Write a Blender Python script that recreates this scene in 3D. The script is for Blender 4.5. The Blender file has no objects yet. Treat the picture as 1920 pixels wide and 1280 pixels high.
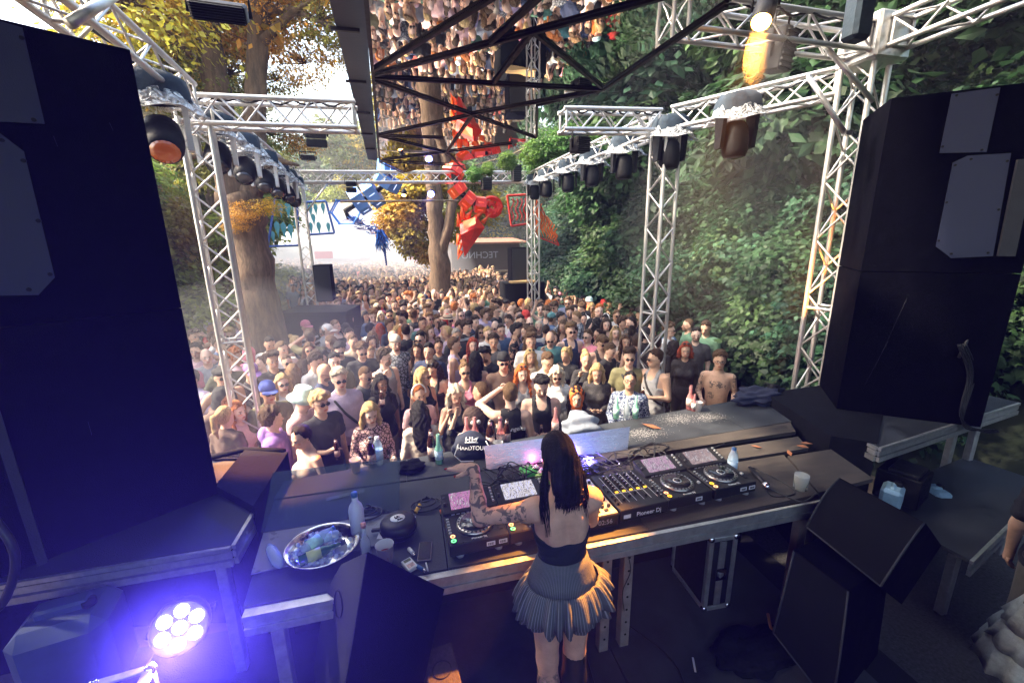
import bpy, math, random
import numpy as np
from mathutils import Vector, Matrix
PI = math.pi
GZ = -.42                                                            # the crowd stands lower than the backstage ground
rnd = random.Random(7)
nr = np.random.default_rng(7)
SC = bpy.context.scene
COL = SC.collection

# ------------------------------------------------------------------ camera
F = 800.0
def nrm(v):
    v = np.array(v, float)
    return v / np.linalg.norm(v)
Yc = nrm((-.25, .241, -1)); _b = (-1 + .25 * .06) / .241
Zc = nrm((-.06, -_b, 1)); Xc = np.cross(Yc, Zc)
CM = np.array([Xc, Yc, Zc]); CP = np.array([0, 0, 3.0])
cam = bpy.data.cameras.new('camera'); cam.sensor_width = 36; cam.lens = F / 1920 * 36
cam.clip_start = .05; cam.clip_end = 600
camo = bpy.data.objects.new('camera', cam); COL.objects.link(camo)
camo.matrix_world = Matrix(((*CM[0], 0), (*CM[1], 0), (*CM[2], 3.0), (0, 0, 0, 1)))
SC.camera = camo
def ray(x, y): return CM @ nrm(((x - 960) / F, -(y - 640) / F, -1))
def atz(x, y, z):
    d = ray(x, y); return CP + d * ((z - CP[2]) / d[2])
def aty(x, y, Y):
    d = ray(x, y); return CP + d * (Y / d[1])
def onplane(x, y, p, n):
    d = ray(x, y); return CP + d * (np.dot(np.array(p) - CP, n) / np.dot(d, n))

# ------------------------------------------------------------------ world, sun, exposure
W = bpy.data.worlds.new('World'); SC.world = W; W.use_nodes = True
nt = W.node_tree; bg = nt.nodes['Background']
sky = nt.nodes.new('ShaderNodeTexSky'); sky.sky_type = 'NISHITA'; sky.sun_disc = False
SUN_EL, SUN_AZ = math.radians(45), math.radians(-82)      # azimuth from +Y towards +X
sky.sun_elevation = SUN_EL; sky.sun_rotation = SUN_AZ
sky.air_density = 1.6; sky.dust_density = 4.0; sky.ozone_density = 1.0
nt.links.new(sky.outputs[0], bg.inputs[0]); bg.inputs[1].default_value = .15
sun = bpy.data.lights.new('sun', 'SUN'); sun.energy = 2.8; sun.angle = math.radians(4); sun.color = (1, .84, .64)
suno = bpy.data.objects.new('sun', sun); COL.objects.link(suno)
sd = Vector((math.sin(SUN_AZ) * math.cos(SUN_EL), math.cos(SUN_AZ) * math.cos(SUN_EL), math.sin(SUN_EL)))
suno.rotation_euler = sd.to_track_quat('Z', 'Y').to_euler()
suno.location = (-10, 10, 20)
SC.view_settings.view_transform = 'Standard'; SC.view_settings.look = 'None'
SC.view_settings.exposure = 2.7; SC.view_settings.gamma = 1.0
SC.view_settings.use_curve_mapping = False
cy = SC.cycles
cy.use_denoising = True
cy.max_bounces = 6; cy.diffuse_bounces = 3; cy.glossy_bounces = 3; cy.transmission_bounces = 5
cy.transparent_max_bounces = 10; cy.volume_bounces = 0
cy.caustics_reflective = False; cy.caustics_refractive = False
cy.sample_clamp_indirect = 4.0

# ------------------------------------------------------------------ materials
def mat(name, col=(.5, .5, .5), rough=.6, metal=0, ns=0, na=.2, bump=0, bs=80, emit=None, es=0, trans=0, alpha=1,
        ior=1.45, objcol=False, island=0, transl=0, coat=0, spec=.5, stretch=None, cols=None):
    m = bpy.data.materials.new(name); m.use_nodes = True
    t = m.node_tree; N = t.nodes; L = t.links
    b = N['Principled BSDF']; out = N['Material Output']
    b.inputs['Roughness'].default_value = rough; b.inputs['Metallic'].default_value = metal
    b.inputs['IOR'].default_value = ior; b.inputs['Specular IOR Level'].default_value = spec
    b.inputs['Transmission Weight'].default_value = trans; b.inputs['Alpha'].default_value = alpha
    b.inputs['Coat Weight'].default_value = coat
    if emit: b.inputs['Emission Color'].default_value = (*emit, 1); b.inputs['Emission Strength'].default_value = es
    tc = N.new('ShaderNodeTexCoord'); vec = tc.outputs['Object']
    if stretch:
        mp = N.new('ShaderNodeMapping'); mp.inputs['Scale'].default_value = stretch
        L.new(vec, mp.inputs[0]); vec = mp.outputs[0]
    if objcol:
        oi = N.new('ShaderNodeObjectInfo'); base = oi.outputs['Color']
    elif cols:
        g = N.new('ShaderNodeNewGeometry'); r = N.new('ShaderNodeValToRGB')
        e = r.color_ramp.elements
        e[0].color = (*cols[0], 1); e[1].color = (*cols[-1], 1)
        for i in range(1, len(cols) - 1): e.new(i / (len(cols) - 1)).color = (*cols[i], 1)
        L.new(g.outputs['Random Per Island'], r.inputs[0]); base = r.outputs[0]
    else:
        rg = N.new('ShaderNodeRGB'); rg.outputs[0].default_value = (*col, 1); base = rg.outputs[0]
    def vary(base, fac, amt):
        mr = N.new('ShaderNodeMapRange'); mr.inputs[3].default_value = 1 - amt; mr.inputs[4].default_value = 1 + amt
        L.new(fac, mr.inputs[0])
        mx = N.new('ShaderNodeVectorMath'); mx.operation = 'SCALE'
        L.new(base, mx.inputs[0]); L.new(mr.outputs[0], mx.inputs['Scale'])
        return mx.outputs[0]
    if ns:
        nz = N.new('ShaderNodeTexNoise'); nz.inputs['Scale'].default_value = ns; nz.inputs['Detail'].default_value = 6
        nz.inputs['Roughness'].default_value = .65
        L.new(vec, nz.inputs['Vector'])
        rr = N.new('ShaderNodeMapRange'); rr.inputs[1].default_value = .3; rr.inputs[2].default_value = .7
        L.new(nz.outputs[0], rr.inputs[0])
        base = vary(base, rr.outputs[0], na)
        r2 = N.new('ShaderNodeMapRange'); r2.inputs[3].default_value = max(.02, rough - .12); r2.inputs[4].default_value = min(1, rough + .12)
        L.new(rr.outputs[0], r2.inputs[0]); L.new(r2.outputs[0], b.inputs['Roughness'])
    if island:
        g = N.new('ShaderNodeNewGeometry'); base = vary(base, g.outputs['Random Per Island'], island)
    L.new(base, b.inputs['Base Color'])
    if bump:
        n2 = N.new('ShaderNodeTexNoise'); n2.inputs['Scale'].default_value = bs; n2.inputs['Detail'].default_value = 4
        L.new(vec, n2.inputs['Vector'])
        bp = N.new('ShaderNodeBump'); bp.inputs['Strength'].default_value = bump; bp.inputs['Distance'].default_value = .01
        L.new(n2.outputs[0], bp.inputs['Height']); L.new(bp.outputs[0], b.inputs['Normal'])
    if transl:
        tr = N.new('ShaderNodeBsdfTranslucent'); L.new(base, tr.inputs[0])
        mx = N.new('ShaderNodeMixShader'); mx.inputs[0].default_value = transl
        L.new(b.outputs[0], mx.inputs[1]); L.new(tr.outputs[0], mx.inputs[2]); L.new(mx.outputs[0], out.inputs[0])
    m['_b'] = 1
    return m
def nodes(m):
    N = m.node_tree.nodes
    return N, m.node_tree.links, N['Principled BSDF']

M_ALU = mat('aluminium', (.60, .585, .57), .42, .8, ns=9, na=.3, bump=.1)
M_ALU2 = mat('aluminium profile', (.55, .55, .54), .42, .8, ns=20, na=.2, bump=.08)
M_BLACK = mat('black paint', (.010, .010, .012), .55, ns=30, na=.3, bump=.15, bs=300, spec=.2)
M_BOX = mat('black speaker paint', (.0022, .0023, .0042), .8, ns=9, na=.4, bump=.4, bs=220, spec=.02)
M_PANEL = mat('grey purple panel', (.022, .026, .062), .6, ns=25, na=.12, bump=.25, bs=260)
M_CLOTHB = mat('black cloth', (.008, .0085, .011), .95, spec=.1, ns=6, na=.4, bump=.5, bs=40)
M_COVER = mat('slate blue rain cloth', (.018, .032, .048), .85, ns=12, na=.3, bump=.6, bs=25)
M_GREY = mat('grey plastic', (.35, .35, .36), .5, ns=20, na=.1)
M_RUBBER = mat('black rubber', (.015, .015, .016), .45, ns=40, na=.2)
M_WHITE = mat('white plastic', (.75, .75, .74), .45, ns=20, na=.06)
M_STEEL = mat('polished steel', (.7, .7, .72), .16, 1, ns=10, na=.08)
M_DGREY = mat('dark grey board', (.028, .029, .034), .7, ns=5, na=.35, bump=.25, bs=160)
M_SKY = None
# ------------------------------------------------------------------ mesh helpers
def link(o): COL.objects.link(o); return o
def tag(o, label=None, cat=None, group=None, kind=None):
    if label: o['label'] = label
    if cat: o['category'] = cat
    if group: o['group'] = group
    if kind: o['kind'] = kind
    return o
def thing(name, label, cat, loc=(0, 0, 0), group=None):
    o = link(bpy.data.objects.new(name, None)); o.location = loc; o.empty_display_size = .1
    return tag(o, label, cat, group)
def worldloc(o):
    v = Vector((0, 0, 0))
    while o is not None: v += o.location; o = o.parent
    return v
def copy_tree(o, parent=None):
    c = o.copy(); link(c)
    if parent: c.parent = parent
    for ch in list(o.children): copy_tree(ch, c)
    return c
def frame(d):
    d = nrm(d); a = np.array((0, 0, 1.0)) if abs(d[2]) < .9 else np.array((1.0, 0, 0))
    u = nrm(np.cross(a, d)); return u, np.cross(d, u), d
class MB:
    def __init__(s): s.v = []; s.f = []; s.m = []; s.sm = []
    def add(s, v, f, m=0, smooth=False):
        o = len(s.v); s.v += [tuple(map(float, p)) for p in v]
        for q in f: s.f.append(tuple(i + o for i in q)); s.m.append(m); s.sm.append(smooth)
        return s
    def box(s, c, d, rz=0, m=0, R=None, bev=0):
        c = np.array(c, float); h = np.array(d, float) / 2
        if R is None:
            ca, sa = math.cos(rz), math.sin(rz); R = np.array(((ca, -sa, 0), (sa, ca, 0), (0, 0, 1)))
        if bev <= 0:
            v = [c + R @ (h * np.array(k)) for k in ((-1, -1, -1), (1, -1, -1), (1, 1, -1), (-1, 1, -1), (-1, -1, 1), (1, -1, 1), (1, 1, 1), (-1, 1, 1))]
            return s.add(v, [(0, 3, 2, 1), (4, 5, 6, 7), (0, 1, 5, 4), (1, 2, 6, 5), (2, 3, 7, 6), (3, 0, 4, 7)], m)
        b = min(bev, *(h * .9)); v = []; idx = {}
        for sx in (-1, 1):
            for sy in (-1, 1):
                for sz in (-1, 1):
                    for ax in range(3):
                        p = np.array((sx, sy, sz)) * (h - b); p[ax] = (sx, sy, sz)[ax] * h[ax]
                        idx[sx, sy, sz, ax] = len(v); v.append(c + R @ p)
        f = []
        for ax in range(3):
            a1, a2 = (ax + 1) % 3, (ax + 2) % 3
            for sg in (-1, 1):
                q = []
                for t1, t2 in ((-1, -1), (1, -1), (1, 1), (-1, 1)):
                    k = [0, 0, 0]; k[ax] = sg; k[a1] = t1; k[a2] = t2; q.append(idx[(*k, ax)])
                f.append(q if sg > 0 else q[::-1])
            for t1 in (-1, 1):
                for t2 in (-1, 1):
                    k0 = [0, 0, 0]; k1 = [0, 0, 0]; k0[ax] = -1; k1[ax] = 1
                    for k in (k0, k1): k[a1] = t1; k[a2] = t2
                    q = [idx[(*k0, a1)], idx[(*k1, a1)], idx[(*k1, a2)], idx[(*k0, a2)]]
                    f.append(q if t1 * t2 > 0 else q[::-1])
        for sx in (-1, 1):
            for sy in (-1, 1):
                for sz in (-1, 1):
                    q = [idx[sx, sy, sz, a] for a in range(3)]
                    f.append(q if sx * sy * sz > 0 else q[::-1])
        return s.add(v, f, m)
    def path(s, pts, r, n=8, m=0, cap=True, closed=False):
        pts = [np.array(p, float) for p in pts]; k = len(pts)
        rs = r if hasattr(r, '__len__') else [r] * k
        v = []; f = []
        u = None
        for i, p in enumerate(pts):
            if closed: d = pts[(i + 1) % k] - pts[i - 1]
            else: d = pts[min(i + 1, k - 1)] - pts[max(i - 1, 0)]
            d = nrm(d) if np.linalg.norm(d) > 1e-9 else np.array((0, 0, 1.))
            if u is None: u, w, _ = frame(d)
            else:
                u = u - d * np.dot(u, d)
                u = nrm(u) if np.linalg.norm(u) > 1e-6 else frame(d)[0]
                w = np.cross(d, u)
            for j in range(n):
                a = 2 * PI * j / n; v.append(p + rs[i] * (math.cos(a) * u + math.sin(a) * w))
        for i in range(k if closed else k - 1):
            i2 = (i + 1) % k
            for j in range(n):
                j2 = (j + 1) % n; f.append((i * n + j, i * n + j2, i2 * n + j2, i2 * n + j))
        if cap and not closed:
            f.append(tuple(range(n))[::-1]); f.append(tuple((k - 1) * n + j for j in range(n)))
        return s.add(v, f, m, True)
    def tube(s, a, b, r, r2=None, n=8, m=0): return s.path([a, b], [r, r if r2 is None else r2], n, m)
    def lathe(s, prof, c=(0, 0, 0), axis=(0, 0, 1), n=20, m=0, sx=1, sy=1, ms=None):
        u, w, d = frame(axis); c = np.array(c, float); v = []; f = []; mm = []
        if abs(d[2]) > .99: u, w = np.array((1., 0, 0)), np.array((0, 1., 0)) * np.sign(d[2])
        for r, h in prof:
            for j in range(n):
                a = 2 * PI * j / n; v.append(c + d * h + r * (sx * math.cos(a) * u + sy * math.sin(a) * w))
        for i in range(len(prof) - 1):
            for j in range(n):
                j2 = (j + 1) % n; q = (i * n + j, i * n + j2, (i + 1) * n + j2, (i + 1) * n + j)
                s.add_later(f, mm, q, ms[i] if ms else m)
        o = len(s.v); s.v += [tuple(p) for p in v]
        for q, k in zip(f, mm): s.f.append(tuple(i + o for i in q)); s.m.append(k); s.sm.append(True)
        for i, rev in ((0, True), (len(prof) - 1, False)):
            if prof[i][0] > 1e-4:
                q = [o + i * n + j for j in range(n)]
                s.f.append(tuple(q[::-1] if rev else q)); s.m.append((ms[min(i, len(ms) - 1)] if ms else m)); s.sm.append(False)
        return s
    def add_later(s, f, mm, q, k): f.append(q); mm.append(k)
    def prism(s, poly, ext, m=0):
        poly = [np.array(p, float) for p in poly]; e = np.array(ext, float); n = len(poly)
        nn = np.zeros(3)
        for i in range(n): nn += np.cross(poly[i] - poly[0], poly[(i + 1) % n] - poly[0])
        if np.dot(nn, e) < 0: poly = poly[::-1]
        v = poly + [p + e for p in poly]
        f = [tuple(range(n))[::-1], tuple(range(n, 2 * n))] + [(i, (i + 1) % n, n + (i + 1) % n, n + i) for i in range(n)]
        return s.add(v, f, m)
    def quad(s, a, b, c, d, m=0): return s.add([a, b, c, d], [(0, 1, 2, 3)], m)
    def build(s, name, mats, parent=None, abs_=True):
        off = worldloc(parent) if (parent is not None and abs_) else Vector((0, 0, 0))
        me = bpy.data.meshes.new(name)
        me.from_pydata([(p[0] - off.x, p[1] - off.y, p[2] - off.z) for p in s.v], [], s.f)
        mats = mats if isinstance(mats, (list, tuple)) else [mats]
        for k in mats: me.materials.append(k)
        me.polygons.foreach_set('material_index', s.m); me.polygons.foreach_set('use_smooth', s.sm)
        me.update()
        o = link(bpy.data.objects.new(name, me)); o.parent = parent
        return o
def npmesh(name, V, Fq, mats, smooth=True):
    V = np.asarray(V, np.float32); Fq = np.asarray(Fq, np.int32); k = Fq.shape[1]
    me = bpy.data.meshes.new(name); me.vertices.add(len(V)); me.vertices.foreach_set('co', V.ravel())
    me.loops.add(Fq.size); me.loops.foreach_set('vertex_index', Fq.ravel())
    me.polygons.add(len(Fq)); me.polygons.foreach_set('loop_start', np.arange(0, Fq.size, k, dtype=np.int32))
    me.polygons.foreach_set('use_smooth', np.full(len(Fq), smooth))
    for m in (mats if isinstance(mats, (list, tuple)) else [mats]): me.materials.append(m)
    me.update(calc_edges=True); return me
def text(name, s, loc, R, size, m, parent=None, align='CENTER', ext=.0008, sx=1):
    c = bpy.data.curves.new(name, 'FONT'); c.body = s; c.size = size; c.extrude = ext; c.align_x = align; c.align_y = 'CENTER'
    c.materials.append(m)
    o = link(bpy.data.objects.new(name, c))
    off = worldloc(parent) if parent is not None else Vector((0, 0, 0))
    x, y, z = [np.array(k, float) for k in R]
    o.matrix_world = Matrix(((x[0] * sx, y[0], z[0], 0), (x[1] * sx, y[1], z[1], 0), (x[2] * sx, y[2], z[2], 0), (0, 0, 0, 1)))
    o.location = Vector(loc) - off; o.parent = parent
    return o
_unit = {}
def shared_tube(name, a, b, r, m, parent):
    """A round bar from a to b as an object of its own that shares one mesh with every other bar."""
    key = m.name
    if key not in _unit:
        t = MB().path([(0, 0, 0), (0, 0, 1)], 1, 8, cap=True)
        me = bpy.data.meshes.new('bar'); me.from_pydata(t.v, [], t.f); me.materials.append(m)
        me.polygons.foreach_set('use_smooth', [len(p) == 4 for p in t.f]); _unit[key] = me
    a = Vector(a); b = Vector(b); d = b - a
    o = link(bpy.data.objects.new(name, _unit[key])); o.parent = parent
    o.matrix_local = Matrix.Translation(a - worldloc(parent)) @ d.to_track_quat('Z', 'Y').to_matrix().to_4x4() @ Matrix.Diagonal((r, r, d.length, 1))
    return o
# ------------------------------------------------------------------ ground, hillside, trees
M_SOIL = mat('trodden soil', (.10, .075, .05), .95, ns=3, na=.4, bump=.5, bs=30)
M_BANK = mat('woodland floor', (.014, .022, .010), .95, ns=2, na=.5, bump=.6, bs=12)
M_FARHILL = mat('far wooded hill', (.05, .075, .03), .95, ns=.5, na=.6, bump=1, bs=2)
M_BARK = mat('bark', (.12, .078, .05), .95, ns=5, na=.6, bump=1, bs=14, stretch=(3, 3, .6))
M_TAN = mat('smooth tan bark', (.22, .16, .10), .9, ns=5, na=.3, bump=.5, bs=20, stretch=(3, 3, .6))
M_LEAF = mat('leaves', rough=.55, objcol=True, island=.5, transl=.38, spec=.35)
def xbank(y): return 5.75 + .25 * math.sin(y * .3) - (.35 if 8 < y < 15 else 0) + max(0, y - 16) * .14 + (0.6 if y < 4.5 else 0)
def zbank(x, y):
    d = x - xbank(y)
    return GZ + max(0, d) * (.78 - .004 * max(0, d)) + .35 * math.sin(x * .9 + y * .5) * min(1, max(0, d) * .4)
g = MB(); n = 40
g.quad((-300, -150, GZ), (300, -150, GZ), (300, 400, GZ), (-300, 400, GZ))
tag(g.build('ground', M_SOIL), kind='structure')
ys = np.linspace(-30, 110, 71); dx = np.array([-.3, .4, 1, 1.8, 2.6, 3.5, 4.5, 6, 8, 10, 13, 17, 22, 28, 36, 46])
V = [(xbank(y) + d, y, zbank(xbank(y) + d, y) - (.05 if d < 0 else 0)) for y in ys for d in dx]; nx = len(dx)
Fq = [(i * nx + j, i * nx + j + 1, (i + 1) * nx + j + 1, (i + 1) * nx + j) for i in range(len(ys) - 1) for j in range(nx - 1)]
tag(link(bpy.data.objects.new('hillside', npmesh('hillside', V, Fq, M_BANK))), kind='structure')
# far valley side, seen hazily beyond the crowd
ys = np.linspace(0, 1, 40); V = []
for i, u in enumerate(np.linspace(-110, 60, 50)):
    for v in ys:
        V.append((u, 95 + v * 60 + 8 * math.sin(u * .06), GZ + v * (26 + 8 * math.sin(u * .05 + 1)) + 1.2 * math.sin(u * .8 + v * 14) * (v > 0)))
Fq = [(i * 40 + j, i * 40 + j + 1, (i + 1) * 40 + j + 1, (i + 1) * 40 + j) for i in range(49) for j in range(39)]
tag(link(bpy.data.objects.new('hills', npmesh('hills', V, Fq, M_FARHILL))), kind='structure')

def leafmesh(name, seed, R, sprays, per, size, spread, lobed=True, droop=.5, hollow=.45):
    r = np.random.default_rng(seed)
    d = r.normal(size=(sprays, 3)); d /= np.linalg.norm(d, axis=1)[:, None]
    rad = hollow + (1 - hollow) * r.random(sprays) ** .6
    lump = 1 + .22 * np.sin(d[:, 0] * 5 + seed) * np.cos(d[:, 1] * 4 + d[:, 2] * 5)
    c = d * (rad * lump)[:, None] * np.array(R)
    n = sprays * per
    cen = np.repeat(c, per, 0); dd = np.repeat(d, per, 0)
    a = r.random(n) * 2 * PI; q = spread * np.sqrt(r.random(n))
    off = np.stack([q * np.cos(a), q * np.sin(a), r.normal(size=n) * .05 - droop * q * .5], 1)
    pos = cen + off
    nrml = dd * .55 + np.array((0, 0, .85)) + r.normal(size=(n, 3)) * .38
    nrml /= np.linalg.norm(nrml, axis=1)[:, None]
    t = r.normal(size=(n, 3)) + off * 4 + dd; t -= nrml * (t * nrml).sum(1)[:, None]; t /= np.linalg.norm(t, axis=1)[:, None]
    b = np.cross(nrml, t)
    if lobed: sh = np.array([(0, 0), (.18, -.22), (.35, -.48), (.5, -.24), (.78, -.34), (.72, -.12), (1.05, 0), (.72, .12), (.78, .34), (.5, .24), (.35, .48), (.18, .22)])
    else: sh = np.array([(0, 0), (.42, -.3), (1, 0), (.42, .3)])
    s = size * (.6 + .8 * r.random(n))
    P = pos[:, None, :] + s[:, None, None] * (sh[None, :, 0, None] * t[:, None, :] + sh[None, :, 1, None] * b[:, None, :]
        - (np.abs(sh[None, :, 1, None]) * .35 + sh[None, :, 0, None] ** 2 * .2) * nrml[:, None, :])
    k = len(sh)
    return npmesh(name, P.reshape(-1, 3), np.arange(n * k).reshape(n, k), M_LEAF, False)
NEARL = [leafmesh('maple clump', 10 + i, (1.0, 1.0, .85), 130, 30, .115, .42) for i in range(4)]
MIDL = [leafmesh('leaf clump', 20 + i, (1.0, 1.0, .85), 210, 15, .17, .34, False) for i in range(4)]
AIRY = [leafmesh('airy clump', 30 + i, (1.15, 1.15, .75), 95, 24, .088, .34, False, .8, .2) for i in range(4)]
_t = MB()
for i in range(22):
    d = nrm((rnd.uniform(-1, 1), rnd.uniform(-1, 1), rnd.uniform(-.5, .7))); q = np.array((rnd.uniform(-.2, .2), rnd.uniform(-.2, .2), 0)); _t.path([(0, 0, 0), d * .45 + q * .4, d * .75 + q, d * 1.1 + q * 1.5 - (0, 0, .12)], [.022, .014, .009, .003], 4)
_o = _t.build('twig', M_BARK); TWIG = _o.data; bpy.data.objects.remove(_o)
def clump(parent, ms, p, s, col, name='leaf_clump', j=.38):
    o = link(bpy.data.objects.new(name, ms[rnd.randrange(len(ms))])); o.parent = parent
    o.location = Vector(p) - (worldloc(parent) if parent else Vector((0, 0, 0)))
    o.rotation_euler = (rnd.uniform(-.2, .2), rnd.uniform(-.2, .2), rnd.uniform(0, 6.28))
    o.scale = [s * rnd.uniform(.85, 1.15) for _ in range(3)]
    k = rnd.uniform(1 - j, 1 + j); h = rnd.uniform(-.2, .25)
    if ms is AIRY:
        w = link(bpy.data.objects.new('twig', TWIG)); w.parent = o
    o.color = (col[0] * k * (1 + h), col[1] * k, col[2] * k * (1 - h), 1); return o
G_DARK = (.022, .058, .026); G_MID = (.036, .082, .028); G_LIGHT = (.17, .25, .04); G_YEL = (.42, .31, .03); G_GOLD = (.46, .26, .04); G_OL = (.22, .21, .035)  # yellow, gold and light tones hold the sunlit look of the leaves
def trunkpath(mb, pts, rs, n=12):
    P = [];Rr = []
    for i in range(len(pts) - 1):
        a = np.array(pts[i]); b = np.array(pts[i + 1])
        for t in np.linspace(0, 1, 5)[:-1]:
            P.append(a + (b - a) * t + np.array((rnd.uniform(-1, 1), rnd.uniform(-1, 1), 0)) * rs[i] * .10); Rr.append((rs[i] + (rs[i + 1] - rs[i]) * t) * rnd.uniform(.93, 1.08))
    P.append(np.array(pts[-1])); Rr.append(rs[-1]); o = len(mb.v); n = n + 6 if n > 8 else n; mb.path(P, Rr, n)
    for i in range(len(P)):
        for j in range(n):
            v = np.array(mb.v[o + i * n + j]); k = 1 + .05 * math.sin(j * 2.2 + i * .6) + rnd.uniform(-.05, .05); mb.v[o + i * n + j] = tuple(P[i] + (v - P[i]) * k)
# --- the big chestnut left of the crowd
Yt = 8.8
base = aty(487, 640, Yt); base[2] = GZ
tr = thing('chestnut_tree', 'thick forked chestnut trunk standing in the crowd behind the truss tower', 'tree', tuple(base))
A = lambda x, y, Y=Yt: aty(x, y, Y)
mb = MB(); trunkpath(mb, [base, A(492, 590), A(484, 540), A(474, 470), A(462, 410), A(450, 370)], [.42, .37, .33, .30, .31, .34]); mb.build('trunk', M_BARK, tr)
mb = MB(); trunkpath(mb, [A(440, 385), A(425, 310), A(412, 210), A(398, 110), A(380, 0), A(360, -150)], [.25, .21, .20, .19, .18, .13]); mb.build('limb', M_BARK, tr)
mb = MB(); trunkpath(mb, [A(462, 385), A(478, 330), A(476, 230), A(482, 110), A(490, 0), A(500, -150)], [.21, .18, .17, .16, .15, .10]); mb.build('limb', M_BARK, tr)
for q in ([(400, 130), (340, 90), (290, 30)], [(480, 90), (540, 30), (600, -10)], [(472, 330), (520, 300), (560, 310)], [(412, 210), (350, 180), (290, 150)], [(490, 20), (550, 20), (640, 60)], [(430, 320), (380, 290), (330, 300)]):
    mb = MB(); trunkpath(mb, [A(*k, Yt - .3 * i) for i, k in enumerate(q)], [.09, .055, .02], 7); mb.build('branch', M_BARK, tr)
for (x, y, Y, s, c, ms) in [(300, 40, 9, 1.0, G_YEL, AIRY), (370, 20, 10, 1.1, G_GOLD, AIRY), (270, 120, 9.5, .9, G_YEL, AIRY), (330, 140, 9, .8, G_OL, AIRY), (440, 60, 10, .8, G_GOLD, AIRY),
        (350, 60, 11, 1.1, G_OL, AIRY), (520, 20, 9, .55, G_GOLD, AIRY), (600, 40, 8.5, .55, G_YEL, AIRY), (570, 120, 9, .45, G_GOLD, AIRY), (640, 90, 9, .4, G_GOLD, AIRY), (430, 140, 9.5, .6, G_OL, AIRY),
        (520, 150, 9.5, .45, G_YEL, AIRY), (300, 190, 10, .8, G_OL, AIRY), (455, 395, 8.2, .22, G_GOLD, AIRY), (500, 385, 8.4, .25, G_YEL, AIRY), (440, 420, 8.3, .2, G_GOLD, AIRY), (390, 300, 9.5, .6, G_OL, AIRY),
        (500, 250, 10, .55, G_OL, AIRY), (560, 260, 10, .4, G_GOLD, AIRY), (250, 10, 8, 1.1, G_YEL, AIRY), (480, -80, 9, 1.5, G_GOLD, AIRY), (340, -100, 9, 1.7, G_GOLD, AIRY), (620, -60, 9, .9, G_YEL, AIRY)]:
    clump(tr, ms, A(x, y, Y), s, c)
# --- tree in the middle of the crowd
Y2 = 15.0
b2 = aty(825, 545, Y2); b2[2] = GZ
tr2 = thing('plane_tree', 'forked grey trunk with golden leaves in the middle of the crowd', 'tree', tuple(b2))
mb = MB(); trunkpath(mb, [b2, A(826, 520, Y2), A(822, 470, Y2), A(816, 400, Y2), A(812, 330, Y2), A(815, 250, Y2), A(820, 120, Y2)], [.44, .36, .30, .27, .25, .22, .15]); mb.build('trunk', M_BARK, tr2)
mb = MB(); trunkpath(mb, [A(824, 480, Y2 - .1), A(840, 430, Y2 - .2), A(849, 370, Y2 - .2), A(847, 290, Y2), A(860, 150, Y2)], [.2, .17, .15, .13, .08]); mb.build('limb', M_BARK, tr2)
for (x, y, Y, s, c) in [(760, 400, 17, .9, G_GOLD), (785, 350, 17, .9, G_YEL), (750, 360, 18, .9, G_OL), (775, 440, 17, .75, G_YEL), (735, 420, 18, .6, G_GOLD), (850, 420, 17.5, .7, G_YEL), (870, 350, 18, .8, G_OL),
        (800, 470, 17, .55, G_GOLD), (900, 380, 18, .9, G_YEL), (840, 330, 18, .9, G_OL), (790, 300, 18, 1.1, G_OL), (720, 360, 19, .6, G_GOLD), (820, 200, 17, 1.6, G_OL), (760, 200, 18, 1.4, G_YEL)]:
    clump(tr2, MIDL, A(x, y, Y), s, c)
# --- trees down the left side
k = 0
for (x, Y, r, cols) in [(-5.6, 10.5, .8, (G_OL, G_LIGHT)), (-7.5, 13.5, 1.0, (G_YEL, G_LIGHT)), (-6.2, 17, 1.1, (G_OL, G_LIGHT)), (-10, 18, 1.5, (G_YEL, G_OL)), (-8.5, 24, 1.5, (G_MID, G_OL)), (-13, 13, 1.6, (G_YEL, G_LIGHT)), (-13, 26, 1.8, (G_LIGHT, G_YEL)), (-6.3, 7.6, .62, (G_LIGHT, G_YEL)), (-10.5, 8.0, 1.0, (G_YEL, G_LIGHT)), (-17, 20, 2.0, (G_OL, G_MID))]:
    t = thing('leafy_tree', ['slim tree with olive and green leaves behind the truss tower', 'sunlit yellow tree behind the chestnut trunk', 'green tree beside the blue frame', 'sunlit golden tree far down the left edge of the crowd'][k % 4] if k < 4 else 'green and yellow tree in the wood left of the crowd', 'tree', (x, Y, GZ), 'trees in the wood left of the crowd'); k += 1
    mb = MB(); trunkpath(mb, [(x, Y, GZ), (x + .1, Y, 2.2), (x - .1, Y + .1, 4.5), (x, Y, 7.5)], [.2 * r, .16 * r, .12 * r, .05]); mb.build('trunk', M_BARK, t)
    for i in range(15):
        h = rnd.uniform(.5, 7.0) * min(1.1, r); a = rnd.uniform(0, 6.28); q = rnd.uniform(.3, 1.7) * r * (1.15 - h * .06)
        clump(t, MIDL, (x + q * math.cos(a), Y + q * math.sin(a), h), rnd.uniform(.6, 1.0) * r, rnd.choice(cols))
# --- far trees on both sides of the valley
k = 0
for i in range(34):
    x = rnd.uniform(-42, 26); Y = rnd.uniform(52, 92)
    if -9 < x < 4 and Y < 60: Y += 8
    t = thing('valley_tree', 'hazy yellow and green tree at the end of the valley', 'tree', (x, Y, GZ), 'trees at the end of the valley')
    mb = MB(); mb.tube((x, Y, GZ), (x, Y, 12), .3, .15, 7); mb.build('trunk', M_BARK, t)
    for j in range(12):
        clump(t, MIDL, (x + rnd.uniform(-2.6, 2.6), Y + rnd.uniform(-2, 2), rnd.uniform(2, 17)), rnd.uniform(2, 3), rnd.choice((G_YEL, G_LIGHT, G_OL, G_MID)))
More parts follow.
